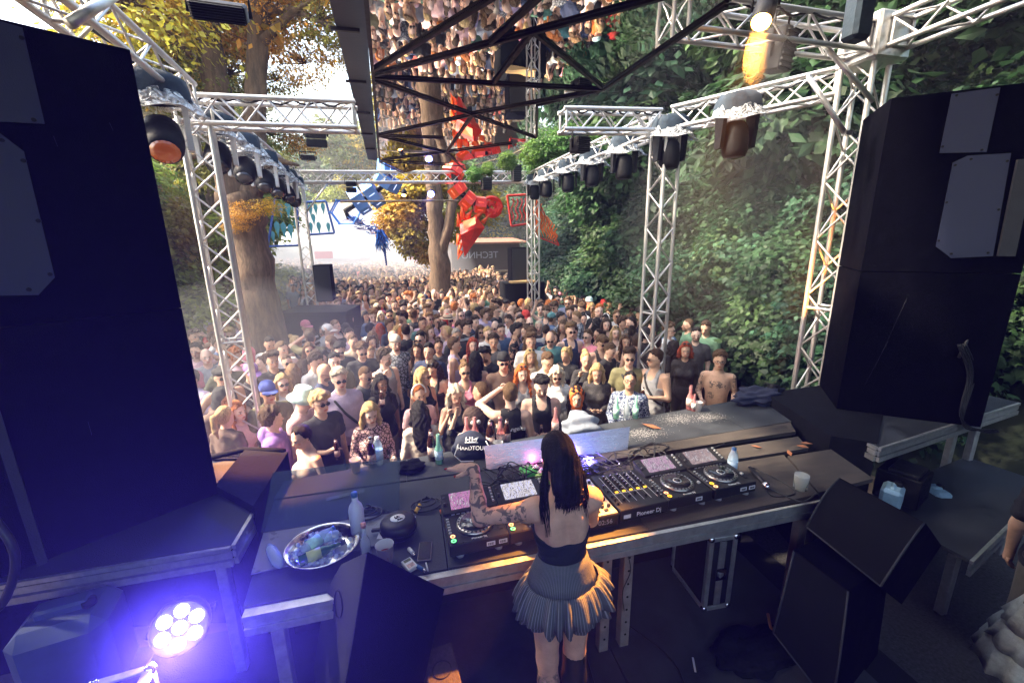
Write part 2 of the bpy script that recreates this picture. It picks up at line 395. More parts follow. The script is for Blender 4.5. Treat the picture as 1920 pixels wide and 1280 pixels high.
# --- wooded bank on the right: shrubs with visible leaves near, trees with bare trunks above
for i, (dx, Y) in enumerate([(a + rnd.uniform(-.35, .35), b + rnd.uniform(-.45, .45)) for b in np.arange(-1.5, 25, 1.3) for a in (.6, 1.8, 3.1, 4.6, 6.3, 8.3)]):
    if dx > 3.5 and Y > 16: continue
    x = xbank(Y) + dx; z = zbank(x, Y); s = rnd.uniform(1.05, 1.5) * (.8 if dx < 1.3 else 1)
    if dx < 1.3 and Y < 4.3: continue
    t = thing('maple_shrub', 'dark green broad leaved shrub growing on the wooded bank', 'shrub', (x, Y, z), 'shrubs covering the wooded bank')
    mb = MB()
    for q in range(3):
        a = rnd.uniform(0, 6.28); mb.path([(x, Y, z - .1), (x + .25 * math.cos(a), Y + .25 * math.sin(a), z + .6 * s), (x + .6 * math.cos(a), Y + .6 * math.sin(a), z + 1.2 * s)], [.03, .02, .01], 5)
    mb.build('stem', M_TAN, t)
    near = Y < 11 and dx < 5
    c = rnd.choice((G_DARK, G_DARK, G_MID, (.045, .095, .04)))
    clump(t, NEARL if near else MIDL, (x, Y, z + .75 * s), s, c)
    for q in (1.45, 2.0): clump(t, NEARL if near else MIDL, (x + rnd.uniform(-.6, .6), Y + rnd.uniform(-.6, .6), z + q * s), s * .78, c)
k = 0
for (dx, Y, h, lean) in [(3.4, 8.5, 9, .3), (2.6, 14.5, 8, -.4), (5.2, 6.2, 9, .2), (6.5, 10.5, 10, 0), (4.5, 18, 9, .2), (7.5, 3, 10, 0), (9.5, 7, 11, .3), (9, 14, 11, 0), (12, 10.5, 12, 0), (12, 4, 12, 0), (8, 21, 10, 0), (13, 17, 12, 0), (16, 8, 13, 0), (5, 25, 9, 0), (10, 28, 11, 0), (6, 33, 10, 0), (14, -1, 12, 0), (9, -1.5, 10, 0), (4, 40, 9, 0), (8, 45, 10, 0), (17, 14, 13, 0), (17, 22, 13, 0)]:
    x = xbank(Y) + dx; z = zbank(x, Y); k += 1
    t = thing('woodland_tree', ['slender tan trunk rising from the bank behind the moving lights', 'leaning tan trunk beside the orange flame banner', 'pale trunk above the end of the truss'][k - 1] if k < 4 else 'tall bare trunk with green crown on the wooded bank', 'tree', (x, Y, z), None if k < 4 else 'tall trees on the wooded bank')
    mb = MB(); trunkpath(mb, [(x, Y, z - .2), (x + lean * .3, Y, z + h * .35), (x + lean * .8, Y + .1, z + h * .7), (x + lean, Y, z + h)], [.10, .085, .07, .04], 9); mb.build('trunk', M_TAN, t)
    for i in range(15):
        a = rnd.uniform(0, 6.28); q = rnd.uniform(.4, 2.6)
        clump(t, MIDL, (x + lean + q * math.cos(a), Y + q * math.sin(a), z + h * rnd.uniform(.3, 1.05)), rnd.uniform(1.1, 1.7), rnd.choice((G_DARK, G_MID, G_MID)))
# --- a leafy branch hanging over the far tower
t = thing('overhanging_branch', 'bright green maple branch hanging beside the far truss tower', 'branch', tuple(aty(1010, 250, 11)))
mb = MB(); mb.path([aty(1120, 240, 12.5), aty(1040, 250, 11.6), aty(960, 290, 11), aty(890, 310, 10.7)], [.05, .035, .02, .008], 6); mb.build('stem', M_TAN, t)
for (x, y, s) in [(1080, 265, .5), (1040, 275, .5), (1000, 285, .32), (950, 300, .24), (915, 315, .18), (1010, 320, .28), (1060, 310, .4), (890, 325, .22), (1110, 285, .5)]:
    clump(t, NEARL, aty(x, y, 11 + rnd.uniform(-.3, .6)), s, (.09, .19, .03), j=.15)
# ------------------------------------------------------------------ stage floor, decks, roof
gp = MB().prism([(2.95, -4, GZ), (7.5, -4, GZ), (7.5, 3.2, GZ), (2.95, 3.2, GZ)], (0, 0, -GZ)).build('gravel_pad', mat('dark gravel', (.05, .048, .045), .95, ns=40, na=.6, bump=1, bs=70)); tag(gp, kind='structure')
fl = MB().box((-.25, -.1, -.07), (6.3, 5.9, .70)).build('stage_floor', M_BLACK); tag(fl, kind='structure')
M_FLOOR = mat('scuffed black plywood', (.028, .030, .034), .5, ns=4, na=.5, bump=.3, bs=120)
for i in range(4):
    for j in range(3):
        MB().box((-2.6 + i * 1.5, -1.9 + j * 1.92 + .0, .292), (1.492, 1.912, .02), bev=.003).build('floor_panel', M_FLOOR, fl)
M_TARP = mat('black roof tarpaulin', (.02, .02, .022), .6, ns=3, na=.3)
rf = MB().box((.6, -.1, 5.7), (9.8, 6.6, .05)).build('unseen_stage_roof', M_TARP); tag(rf, kind='structure')  # out of view; its reach is set to shade the stage and deck
pk = MB().prism([(-3.36, 2.0, GZ), (-3.34, 4.1, GZ), (-1.1, 3.62, GZ), (-1.1, 3.60, GZ), (-3.32, 4.06, GZ), (-3.34, 2.0, GZ)], (0, 0, 1.24 - GZ)).build('skirt_light_blocker', M_CLOTHB); tag(pk, kind='structure')  # black sheet added to keep sun off the floor below the platform
bk = MB().box((.6, -3.3, 1.65), (9.6, .05, 3.1)).build('back_light_blocker', M_CLOTHB); tag(bk, kind='structure')  # unseen drape added to darken the stage, height set for light over it
sw = MB().box((-4.15, -.4, 2.9), (.05, 5.8, 5.6)).build('side_light_blocker', M_CLOTHB); tag(sw, kind='structure')  # unseen sheet added to keep side sun off the stage
sw = MB().box((5.45, -1.0, 2.9), (.05, 4.6, 5.6)).build('side_light_blocker', M_CLOTHB); tag(sw, kind='structure')  # unseen sheet added against light from the open right side
M_PLANK = mat('worn brown plank', (.055, .045, .038), .75, ns=7, na=.45, bump=.5, bs=90, stretch=(.5, 3, 3))
M_DECK = mat('black deck board', (.028, .032, .038), .62, ns=3.5, na=.55, bump=.35, bs=150)
dk = thing('dj_table', 'long black stage deck carrying the DJ decks with aluminium edge', 'table', (.9, 2.05, .3))
def deckpoly(name, pts, z0, z1, m, parent): return MB().prism([(x, y, z0) for x, y in pts], (0, 0, z1 - z0)).build(name, m, parent)
G = .006
deckpoly('board', [(-.93, 2.06), (.10, 2.06), (.10, 2.62), (-.99, 2.62)], 1.165, 1.198, M_DECK, dk)
deckpoly('board', [(.10 + G, 2.06), (1.36, 2.06), (1.36, 2.62), (.10 + G, 2.62)], 1.165, 1.2, M_DECK, dk)
deckpoly('board', [(1.36 + G, 2.06), (2.72, 2.10), (2.95, 2.62), (1.36 + G, 2.62)], 1.165, 1.2, M_PLANK, dk)
deckpoly('board', [(-1.0, 2.62 + G), (1.36, 2.62 + G), (1.36, 3.02), (-1.04, 3.02)], 1.165, 1.199, M_DECK, dk)
deckpoly('board', [(1.36 + G, 2.66), (3.25, 2.66), (3.35, 2.86), (1.36 + G, 2.84)], 1.165, 1.2, M_PLANK, dk)
deckpoly('board', [(1.36 + G, 2.92), (3.42, 2.95), (3.55, 3.14), (1.36 + G, 3.06)], 1.165, 1.2, M_PLANK, dk)
deckpoly('board', [(2.75, 2.12), (3.3, 2.16), (3.42, 2.60), (2.97, 2.60)], 1.162, 1.196, M_PLANK, dk)
fy = lambda x: 3.27 + .105 * (x + 1.05)
for a, b in ((-1.08, -.12), (-.12, .72), (.72, 1.95), (1.95, 3.0), (3.0, 4.0)):
    ny = lambda x: 3.03 + max(0, x - 1.36) * .045
    deckpoly('front_board', [(a + G, ny(a) + G), (b, ny(b) + G), (b, fy(b)), (a + G, fy(a))], 1.15, 1.203, M_DECK, dk)
MB().prism([(-1.08, 3.0, 1.05), (3.95, 3.1, 1.05), (3.98, fy(4) - .02, 1.05), (-1.08, 3.22, 1.05)], (0, 0, .098)).build('deck_frame', M_BLACK, dk)
mb = MB(); L = 3.7
for z, h, o in ((1.178, .03, 0), (1.14, .045, .008), (1.095, .045, 0)):
    mb.prism([(-.92, 2.0 + o, z - h / 2), (2.74, 2.04 + o, z - h / 2), (2.74, 2.055, z - h / 2), (-.92, 2.055, z - h / 2)], (0, 0, h - .004))
mb.build('edge_rail', M_ALU2, dk)
for x in (1.09, 1.24, -.8, 2.6):
    lg = MB().box((x, 2.10, .70), (.065, .065, .77), bev=.004).build('leg', mat('worn steel leg %g' % x, (.30, .27, .24), .5, .4, ns=12, na=.3), dk)
    if x in (1.09, 1.24):
        h = MB()
        for i in range(7): h.lathe([(.008, 0), (.008, .002)], (x, 2.0655, .42 + i * .1), (0, -1, 0), 8)
        h.build('bolt_hole', M_BLACK, lg)
MB().box((.9, 2.75, .72), (3.7, .02, .85)).build('dark_backdrop', M_CLOTHB, dk)  # black sheet added to make the space under the table dark
MB().box((.9, 2.45, .68), (.02, .6, .7)).build('crossbar', M_BLACK, dk)
# protective front barrier skirt towards the crowd
bs = MB().prism([(-1.1, 3.28, GZ), (4.0, fy(4) + .02, GZ), (4.0, fy(4) + .05, GZ), (-1.1, 3.31, GZ)], (0, 0, 1.14 - GZ)).build('stage_front', M_CLOTHB); tag(bs, kind='structure')

def side_deck(name, label, pts, z, edges, legs, group):
    c = np.mean(np.array(pts), 0)
    t = thing(name, label, 'stage platform', (c[0], c[1], 0), group)
    deckpoly('deck_top', pts, z - .03, z, M_DECK, t)
    for a, b in edges:
        a = np.array((*pts[a], 0.)); b = np.array((*pts[b], 0.)); d = nrm(b - a); nn = np.array((d[1], -d[0], 0))
        if np.dot(nn[:2], c - a[:2]) > 0: nn = -nn
        mb = MB()
        for zz, h, w in ((z - .012, .03, .022), (z - .055, .045, .016), (z - .105, .045, .024)):
            mb.prism([a + nn * .001 + (0, 0, zz - h / 2), b + nn * .001 + (0, 0, zz - h / 2), b + nn * w + (0, 0, zz - h / 2), a + nn * w + (0, 0, zz - h / 2)], (0, 0, h - .005))
        for q in (.18, .5, .82):
            p = a + (b - a) * q + nn * .017 + (0, 0, z - .055); mb.lathe([(.008, 0), (.006, .006)], p, nn, 8)
        mb.build('edge_rail', M_ALU2, t)
    for (x, y) in legs: MB().box((x, y, (z - .13) / 2), (.06, .06, z - .13), bev=.004).build('leg', M_ALU2, t)
    return t
ZS = 1.3
ldk = side_deck('side_platform', 'left side stage platform with aluminium edge under the speaker stack', [(-3.3, 2.42), (-1.10, 2.44), (-1.08, 3.42), (-3.3, 4.0)], ZS, [(0, 1), (1, 2)], [(-1.22, 2.56), (-3.1, 2.56), (-1.2, 3.3)], 'side platforms under the speaker stacks')
rdk = side_deck('side_platform', 'right side stage platform with pale aluminium edge and thin legs', [(3.62, 2.38), (5.93, 2.74), (5.85, 3.1), (3.72, 3.0)], ZS, [(0, 1), (0, 3)], [(3.68, 2.5), (5.45, 2.76), (5.6, 3.0)], 'side platforms under the speaker stacks')
low = side_deck('low_platform', 'lower dark platform beneath the right side stage platform', [(3.75, 1.75), (5.6, 2.25), (5.5, 2.8), (3.7, 2.5)], .72, [(0, 1)], [(5.3, 2.3), (4.0, 1.95)], None)
bb = MB().prism([(3.42, 2.62, GZ), (3.66, 2.42, GZ), (4.62, 3.05, GZ), (4.75, 3.66, GZ), (3.70, 3.62, GZ)], (0, 0, 1.31 - GZ))
tag(bb.build('draped_riser', M_CLOTHB), 'black draped riser block at the right end of the stage deck', 'riser')
cl = MB().prism([(-1.40, 3.05, .3), (-1.06, 2.72, .3), (-1.03, 3.44, .3), (-1.38, 3.62, .3)], (0, 0, 1.06))
tag(cl.build('cloth_cover', M_CLOTHB), 'black cloth hanging over the inner corner of the left platform', 'cloth')
mb = MB(); mb.path([(-1.62, 3.56, 1.335), (-1.4, 3.60, 1.35), (-1.2, 3.52, 1.36), (-1.06, 3.46, 1.36)], .022, 7)
tag(mb.build('cloth_roll', M_CLOTHB), 'rolled black cloth along the rim of the left platform', 'cloth')

# ------------------------------------------------------------------ trusses
def truss(name, label, p0, p1, w=.29, group=None, seg=.25, r=.025, single=True, up=None):
    p0 = np.array(p0, float); p1 = np.array(p1, float); Ln = np.linalg.norm(p1 - p0); d = (p1 - p0) / Ln
    u, v, _ = frame(d)
    if up is not None: u = nrm(np.array(up, float)); v = np.cross(d, u)
    t = thing(name, label, 'truss', tuple(p0), group)
    cs = [(-1, -1), (1, -1), (1, 1), (-1, 1)]; h = w / 2 - r
    off = [h * a * u + h * b * v for a, b in cs]
    for o in off: shared_tube('chord', p0 + o, p1 + o, r, M_ALU, t)
    n = max(2, round(Ln / seg)); lac = MB()
    for k in range(4):
        a, b = off[k], off[(k + 1) % 4]
        for i in range(n):
            s0, s1 = p0 + d * Ln * i / n, p0 + d * Ln * (i + 1) / n
            q = (s0 + a, s1 + b) if (i + k) % 2 == 0 else (s0 + b, s1 + a)
            if single: shared_tube('brace', q[0], q[1], r * .42, M_ALU, t)
            else: lac.tube(q[0], q[1], r * .42, n=6)
        for s in (p0 + d * .03, p1 - d * .03) + ((p0 + d * Ln / 2,) if Ln > 3 else ()):
            if single: shared_tube('end_bar', s + a, s + b, r * .6, M_ALU, t)
            else: lac.tube(s + a, s + b, r * .6, n=6)
    if lac.v: tag(lac.build('brace', M_ALU, t), kind='stuff')
    if abs(d[2]) > .9: MB().box(p0 + (0, 0, .012), (w + .12, w + .12, .024)).build('base_plate', M_ALU2, t)
    return t
GT = 'truss towers around the dance floor'; GH = 'horizontal trusses above the dance floor'
truss('truss_tower', 'silver truss tower at the left in front of the chestnut trunk', (-2.0, 5.4, GZ), (-2.0, 5.4, 4.2), .30, GT, .24, up=(.97, .24, 0))
truss('truss_tower', 'silver truss tower on the right rising from the crowd before the green bank', (3.4, 5.4, GZ), (3.4, 5.4, 4.26), .30, GT, .24, up=(.97, .24, 0))
truss('truss_tower', 'narrow far truss tower at the left beside the blue frame', (-2.42, 11.7, GZ), (-2.42, 11.7, 4.3), .29, GT, .26, single=False, up=(.97, .24, 0))
truss('truss_tower', 'narrow far truss tower in the middle beside the red frame', (3.45, 11.7, GZ), (3.45, 11.7, 4.4), .29, GT, .26, single=False, up=(.97, .24, 0))
nt4 = truss('truss_tower', 'large truss tower lit orange beside the right speaker stack', (4.62, 3.85, GZ), (4.62, 3.85, 4.75), .34, GT, .30, .027, up=(.97, .24, 0))
truss('truss', 'white horizontal truss at the upper left running from the left tower to the grey beam', (-2.15, 5.4, 4.28), (-.42, 5.4, 4.30), .30, GH, .22, up=(0, 0, 1))
truss('truss', 'short white truss with open end reaching left from the right tower', (1.95, 5.4, 4.37), (3.25, 5.4, 4.41), .28, GH, .22, up=(0, 0, 1))
truss('truss', 'thin far truss crossing the dance floor below the mirror', (-2.6, 11.7, 4.45), (3.6, 11.7, 4.55), .29, GH, .26, single=False, up=(0, 0, 1))
truss('truss', 'truss behind the row of right hand moving lights', (3.42, 11.5, 4.52), (3.4, 5.55, 4.42), .29, GH, .28, single=False, up=(0, 0, 1))
truss('truss', 'truss rising from the right tower to the orange lit tower', (3.42, 5.3, 4.42), (4.55, 4.05, 4.52), .29, GH, .25, up=(0, 0, 1))
truss('truss', 'truss above the row of left hand moving lights', (-2.42, 11.5, 4.42), (-2.02, 5.55, 4.33), .29, GH, .28, single=False, up=(0, 0, 1))
truss('truss', 'truss over the left speaker stack at the top left corner', (-2.0, 5.2, 4.36), (-1.95, 2.2, 4.62), .29, GH, .25, up=(0, 0, 1))
truss('truss', 'dark backlit truss at the top right carrying the orange spotlight', (2.1, 3.72, 4.80), (4.42, 3.78, 4.80), .29, GH, .25, up=(0, 0, 1))
truss('truss', 'truss running back over the right speaker stack at the top right corner', (4.66, 3.6, 4.82), (4.75, .5, 4.84), .29, GH, .25, up=(0, 0, 1))
tag(MB().box((4.62, 3.8, 4.80), (.42, .42, .40), bev=.02).build('corner_block', M_ALU2), 'brushed aluminium corner block on top of the orange lit tower', 'truss corner')
tb = MB(); tb.tube(aty(1543, 82, 3.7), aty(1637, 190, 3.62), .024, n=10)
tag(tb.build('strut', M_ALU), 'diagonal strut glowing orange at the top of the large tower', 'strut', 'diagonal struts at the large tower')
tb = MB(); tb.tube(aty(1515, 142, 3.9), aty(1583, 248, 3.66), .024, n=10); tb.box(aty(1588, 250, 3.66), (.08, .05, .04))
tag(tb.build('strut', M_ALU), 'white diagonal strut clamped to the large tower', 'strut', 'diagonal struts at the large tower')
tb = MB(); tb.tube(aty(130, 45, 3.3), aty(215, -10, 3.6), .03, n=10)
tag(tb.build('strut', M_ALU), 'tube lit orange crossing the top left corner', 'strut', None)
tb = MB(); tb.tube(aty(638, 378, 11.2), aty(860, 376, 11.2), .022, n=8)
tag(tb.build('pipe', M_TAN), 'thin copper pipe hanging under the far truss', 'pipe')
tb = MB(); tb.tube(aty(620, 336, 11.6), aty(573, 400, 11.6), .02, n=8)
tag(tb.build('strut', M_ALU), 'thin strut bracing the far left tower', 'strut', None)

# ------------------------------------------------------------------ mirror canopy and the grey beam
M_MIRROR = mat('mirror foil', (.86, .86, .85), .012, 1)
N, Lk, b = nodes(M_MIRROR)
tc = N.new('ShaderNodeTexCoord'); w1 = N.new('ShaderNodeTexNoise'); w1.inputs['Scale'].default_value = 2.2; w1.inputs['Detail'].default_value = 1
bp = N.new('ShaderNodeBump'); bp.inputs['Strength'].default_value = .15; bp.inputs['Distance'].default_value = .012
Lk.new(tc.outputs['Object'], w1.inputs[0]); Lk.new(w1.outputs[0], bp.inputs['Height']); Lk.new(bp.outputs[0], b.inputs['Normal'])
M_FRAME = mat('dark steel frame', (.02, .015, .014), .45, .5, ns=15, na=.3)
ZM = 4.45
cont = [(670, -160), (1640, -160), (1362, 8), (1130, 166), (1008, 196), (1006, 256), (935, 288), (757, 324), (712, 301), (699, 140)]
cw = [atz(x, y, ZM) for x, y in cont]
mc = thing('mirror_canopy', 'mirrored canopy overhead reflecting the crowd in triangular panels', 'canopy', tuple(cw[0]))
MB().prism(cw, (0, 0, .03)).build('mirror_panel', M_MIRROR, mc)
def bar(a, b, w=.030, h=.018):
    a = atz(*a, ZM); b = atz(*b, ZM); d = b - a; L = np.linalg.norm(d); rz = math.atan2(d[1], d[0])
    o = MB().box((0, 0, 0), (L + .01, w, h), m=0).build('frame_bar', M_FRAME, None)
    o.parent = mc; o.location = Vector((a + b) / 2 - np.array((0, 0, h / 2 + .003 + rnd.uniform(0, .004)))) - mc.location; o.rotation_euler = (0, 0, rz)
for q in [((683, -40), (699, 140)), ((699, 140), (712, 301)), ((699, 131), (930, -10)), ((703, 139), (1260, -12)), ((920, 77), (1020, -14)), ((926, 153), (996, 61)), ((1000, 58), (1128, 162)), ((699, 144), (1126, 167)),
          ((699, 148), (883, 213)), ((883, 214), (1003, 257)), ((1124, 169), (885, 213)), ((883, 215), (709, 253)), ((885, 216), (838, 284)), ((710, 254), (830, 258)), ((838, 284), (718, 299)), ((838, 286), (872, 318)),
          ((838, 284), (960, 268)), ((712, 303), (757, 324)), ((1130, 167), (1362, 8)), ((712, 302), (870, 310)), ((1007, 196), (1006, 256)), ((710, 254), (835, 285)), ((1130, 167), (1008, 196))]: bar(*q)
M_FASCIA = mat('grey beam sheet', (.07, .072, .078), .6, ns=4, na=.2, bump=.2, bs=40)
gb = thing('roof_beam', 'long dark grey beam running away beside the mirror canopy', 'beam', (-.4, 3.3, 4.6))
MB().prism([atz(608, -40, 4.7), atz(680, -40, 4.7), atz(708, 301, 4.7), atz(690, 299, 4.7)], (0, 0, .2)).build('beam_body', M_FASCIA, gb)
for i in range(6):
    a = np.array((-.32, 3.0, 4.685)) * (1 - i / 6) + np.array((-.58, 10.5, 4.685)) * (i / 6)
    MB().box(a, (.24 - .012 * i, .03, .025)).build('seam', M_FRAME, gb)

# ------------------------------------------------------------------ speaker stacks
def screws(pts, n, parent, off):
    mb = MB()
    for p in pts: mb.lathe([(.011, 0), (.009, .004)], np.array(p) + n * off, n, 8)
    return mb.build('screw', M_BLACK, parent)
def stack(label, pA, pB, zt, panels, depth, lean, split, group, strip=None):
    """Cabinet stack whose visible face runs from pA to pB (bottom edge)."""
    pA = np.array(pA); pB = np.array(pB); d = nrm(pB - pA); n = nrm(np.cross(d, (0, 0, 1)))
    if np.dot(n, CP - pA) < 0: n = -n
    t = thing('speaker_stack', label, 'speaker', tuple((pA + pB) / 2 - n * depth / 2), group)
    up = np.array((0, 0, 1.)) + lean * d
    zs = [0] + split + [zt]
    for i in range(len(zs) - 1):
        a = pA + up * (zs[i] + .004); bq = pB + up * (zs[i] + .004); h = zs[i + 1] - zs[i] - .008
        MB().prism([a, bq, bq - n * depth, a - n * depth], up * h).build('cabinet', M_BOX, t)
    for poly, pl in panels:
        P = [onplane(x, y, pA + n * .006, n) for x, y in poly]
        f = MB().prism([p - n * .012 for p in P], n * .012).build('side_panel', M_PANEL, t)
        c = np.mean(P, 0); k = len(P); sp = []
        for i in range(k):
            a, bq = P[i], P[(i + 1) % k]; q = max(1, int(np.linalg.norm(bq - a) / .28))
            for j in range(q):
                p = a + (bq - a) * (j + .08) / q; sp.append(p + (c - p) * .07)
        screws(sp, n, f, .0)
    return t, n
GS = 'speaker stacks at the sides of the stage'
lA = atz(80, 1053, ZS); lB = atz(410, 925, ZS)
lA0 = lA + (lA - lB) * .55
ls, ln = stack('tall black speaker stack at the left with blue grey side panels', lA0, lB, 2.72, [([(-120, 5), (42, 52), (84, 232), (-120, 222)], 0), ([(-120, 190), (0, 250), (45, 284), (103, 520), (72, 553), (-120, 556)], 0)], .58, .0, [1.3], GS)
q = nrm(lB - lA); MB().prism([lA + ln * .03 - q * .02, lA + ln * .03 + q * .02, lA - ln * .0 + q * .02, lA - q * .02], (-.0, 0, .9)).build('edge_strip', M_DGREY, ls)
rA = atz(1568, 768, ZS); rB = atz(1785, 795, ZS)
rs_, rn = stack('tall black speaker stack at the right with blue grey side panels', rA, rA + (rB - rA) * 1.22, 2.78, [([(1785, 176), (1876, 164), (1850, 285), (1762, 287)], 0), ([(1815, 292), (1896, 287), (1862, 480), (1784, 484), (1755, 462), (1787, 305)], 0)], .8, .0, [1.35], GS)
p = onplane(1905, 300, rA, rn); p2 = onplane(1868, 480, rA, rn)
MB().prism([p - rn * .01, p2 - rn * .01, p2 - rn * .01 + nrm(rB - rA) * .10, p - rn * .01 + nrm(rB - rA) * .10], rn * .04).build('edge_strip', M_DGREY, rs_)
for o, nn, pts in ((ls, ln, [[(165, 790), (172, 815)], [(205, 230), (212, 245)], [(100, 255), (108, 275)]]), (rs_, rn, [[(1640, 690), (1700, 560)], [(1622, 720), (1665, 640)]])):
    for (a, bq) in pts: MB().tube(onplane(*a, (lA if o is ls else rA), nn) + nn * .001, onplane(*bq, (lA if o is ls else rA), nn) + nn * .001, .0007, n=5).build('scratch', M_DGREY, o)

# ------------------------------------------------------------------ moving lights
M_LENS = mat('dark lens', (.05, .05, .06), .08, 0, coat=.6)
M_PLASTIC = bpy.data.materials.new('clear plastic skirt'); M_PLASTIC.use_nodes = True
N = M_PLASTIC.node_tree.nodes; Lk = M_PLASTIC.node_tree.links; N.clear()
o_ = N.new('ShaderNodeOutputMaterial'); gl = N.new('ShaderNodeBsdfPrincipled'); tp = N.new('ShaderNodeBsdfTransparent'); mx = N.new('ShaderNodeMixShader')
gl.inputs['Base Color'].default_value = (.75, .78, .8, 1); gl.inputs['Roughness'].default_value = .18
nz = N.new('ShaderNodeTexNoise'); nz.inputs['Scale'].default_value = 14; nz.inputs['Detail'].default_value = 3; nz.inputs['Distortion'].default_value = 2.5
tc = N.new('ShaderNodeTexCoord'); cr = N.new('ShaderNodeMapRange'); cr.inputs[1].default_value = .42; cr.inputs[2].default_value = .62; cr.inputs[3].default_value = .12; cr.inputs[4].default_value = .85
bp = N.new('ShaderNodeBump'); bp.inputs['Strength'].default_value = 1; bp.inputs['Distance'].default_value = .03
Lk.new(tc.outputs['Object'], nz.inputs[0]); Lk.new(nz.outputs[0], cr.inputs[0]); Lk.new(nz.outputs[0], bp.inputs['Height']); Lk.new(bp.outputs[0], gl.inputs['Normal'])
Lk.new(cr.outputs[0], mx.inputs[0]); Lk.new(tp.outputs[0], mx.inputs[1]); Lk.new(gl.outputs[0], mx.inputs[2]); Lk.new(mx.outputs[0], o_.inputs[0])
def make_head(yoke, lensm, tilt):
    t = thing('moving_light', 'x', 'stage light')
    MB().box((0, 0, -.05), (.30, .22, .10), bev=.02).build('base', M_BLACK, t)
    y = MB()
    for s in (-1, 1):
        y.prism([(s * .150, -.11, -.10), (s * .150, .11, -.10), (s * .150, .065, -.50), (s * .150, -.065, -.50)], (s * .04, 0, 0))
    y.box((0, 0, -.125), (.33, .18, .05)); y.build('yoke', yoke, t)
    R = np.array(Matrix.Rotation(tilt, 3, 'X')); c = np.array((0, 0, -.42))
    h = MB(); pr = [(.001, -.19), (.09, -.185), (.125, -.13), (.135, 0), (.13, .11), (.11, .17), (.10, .175)]
    h.lathe(pr, c, R @ np.array((0, -.35, -1)), 14); hd = h.build('head', M_BLACK, t)
    ax = nrm(R @ np.array((0, -.35, -1)))
    MB().lathe([(.098, .176), (.06, .19), (.001, .195)], c, ax, 16).build('lens', lensm, hd)
    cv = MB(); k = 18; rows = [(.17, .03), (.20, 0), (.215, -.06), (.225, -.14)]; v = []
    for i, (rr, z) in enumerate(rows):
        for j in range(k):
            a = 2 * PI * j / k; sq = 1 / max(abs(math.cos(a)), abs(math.sin(a))) ** .6
            q = rr * sq * (1 + .06 * math.sin(a * 5 + i)); v.append((q * math.cos(a), q * .82 * math.sin(a), z + .015 * math.sin(a * 3 + i * 2)))
    f = [(i * k + j, (i + 1) * k + j, (i + 1) * k + (j + 1) % k, i * k + (j + 1) % k) for i in range(3) for j in range(k)] + [tuple(range(k))]
    cv.add(v, f, 0, True); cv.build('cloth_cover', M_COVER, t)
    ps = MB(); v = []
    for i, (rr, z) in enumerate([(.22, -.10), (.25, -.15), (.29, -.20), (.33, -.24)]):
        for j in range(28):
            a = 2 * PI * j / 28; q = rr * (1 + .07 * math.sin(a * 7 + i * 1.3) + .04 * math.sin(a * 11)); v.append((q * math.cos(a), q * .85 * math.sin(a), z + .02 * math.sin(a * 4)))
    f = [(i * 28 + j, (i + 1) * 28 + j, (i + 1) * 28 + (j + 1) % 28, i * 28 + (j + 1) % 28) for i in range(3) for j in range(28)]
    ps.add(v, f, 0, True); p_ = ps.build('plastic_skirt', M_PLASTIC, t)
    MB().path([v[84 + j] for j in range(28)], .004, 5, closed=True).build('rim_wire', M_GREY, p_)
    return t
h1 = make_head(M_WHITE, mat('amber lens', (.25, .06, .02), .1, coat=.5, emit=(1, .2, .02), es=.025), -.5); h2 = make_head(M_BLACK, M_LENS, .25); h3 = make_head(M_WHITE, M_LENS, -.5)
def remove_tree(o):
    for c in list(o.children): remove_tree(c)
    bpy.data.objects.remove(o)
ordw = ['first', 'second', 'third', 'fourth', 'fifth', 'sixth', 'seventh']
LH = [(-2.0, 4.66), (-2.0, 5.83), (-2.02, 6.75), (-2.08, 7.82), (-2.14, 8.76), (-2.2, 9.67), (-2.28, 10.6)]
RH = [(3.55, 4.30), (3.4, 5.30), (3.4, 6.52), (3.4, 7.73), (3.4, 8.95), (3.4, 10.38), (3.4, 11.4)]
for i, (x, y) in enumerate(LH):
    o = h1 if i == 0 else copy_tree(h3)
    o.location = (x, y, 4.35 - .008 * i); o.rotation_euler = (0, 0, .35 + rnd.uniform(-.25, .25)); o.scale = (1.12,) * 3 if i == 0 else (1, 1, 1)
    tag(o, '%s white armed moving light from the left speaker in the left row' % ordw[i], 'stage light', 'moving lights under rain covers along the left truss')
remove_tree(h3)
for i, (x, y) in enumerate(RH):
    o = h2 if i == 0 else copy_tree(h2)
    o.location = (x, y, 4.40 + .025 * i); o.rotation_euler = (0, 0, -.3 + rnd.uniform(-.25, .25))
    tag(o, '%s black moving light under foil skirt counted from the orange tower' % ordw[i], 'stage light', 'moving lights under foil covers along the right truss')
for a, b2 in (((-2.1, 5.3, 4.44), (-.5, 5.32, 4.46)), ((2.1, 5.3, 4.52), (3.2, 5.3, 4.55)), ((3.5, 5.2, 4.57), (4.5, 4.1, 4.66)), ((-2.1, 5.4, 4.45), (-2.05, 2.4, 4.72)), ((2.2, 3.6, 4.95), (4.4, 3.66, 4.95))):
    a = np.array(a); b2 = np.array(b2); mb = MB(); mb.path([a + (b2 - a) * k / 24 + np.array((0, .02 * math.sin(k), -.03 - .05 * abs(math.sin(k * .8)))) for k in range(25)], .011, 6)
    tag(mb.build('cable', M_RUBBER), 'black power cable looped along an overhead truss', 'cable', 'cables looped along the trusses')
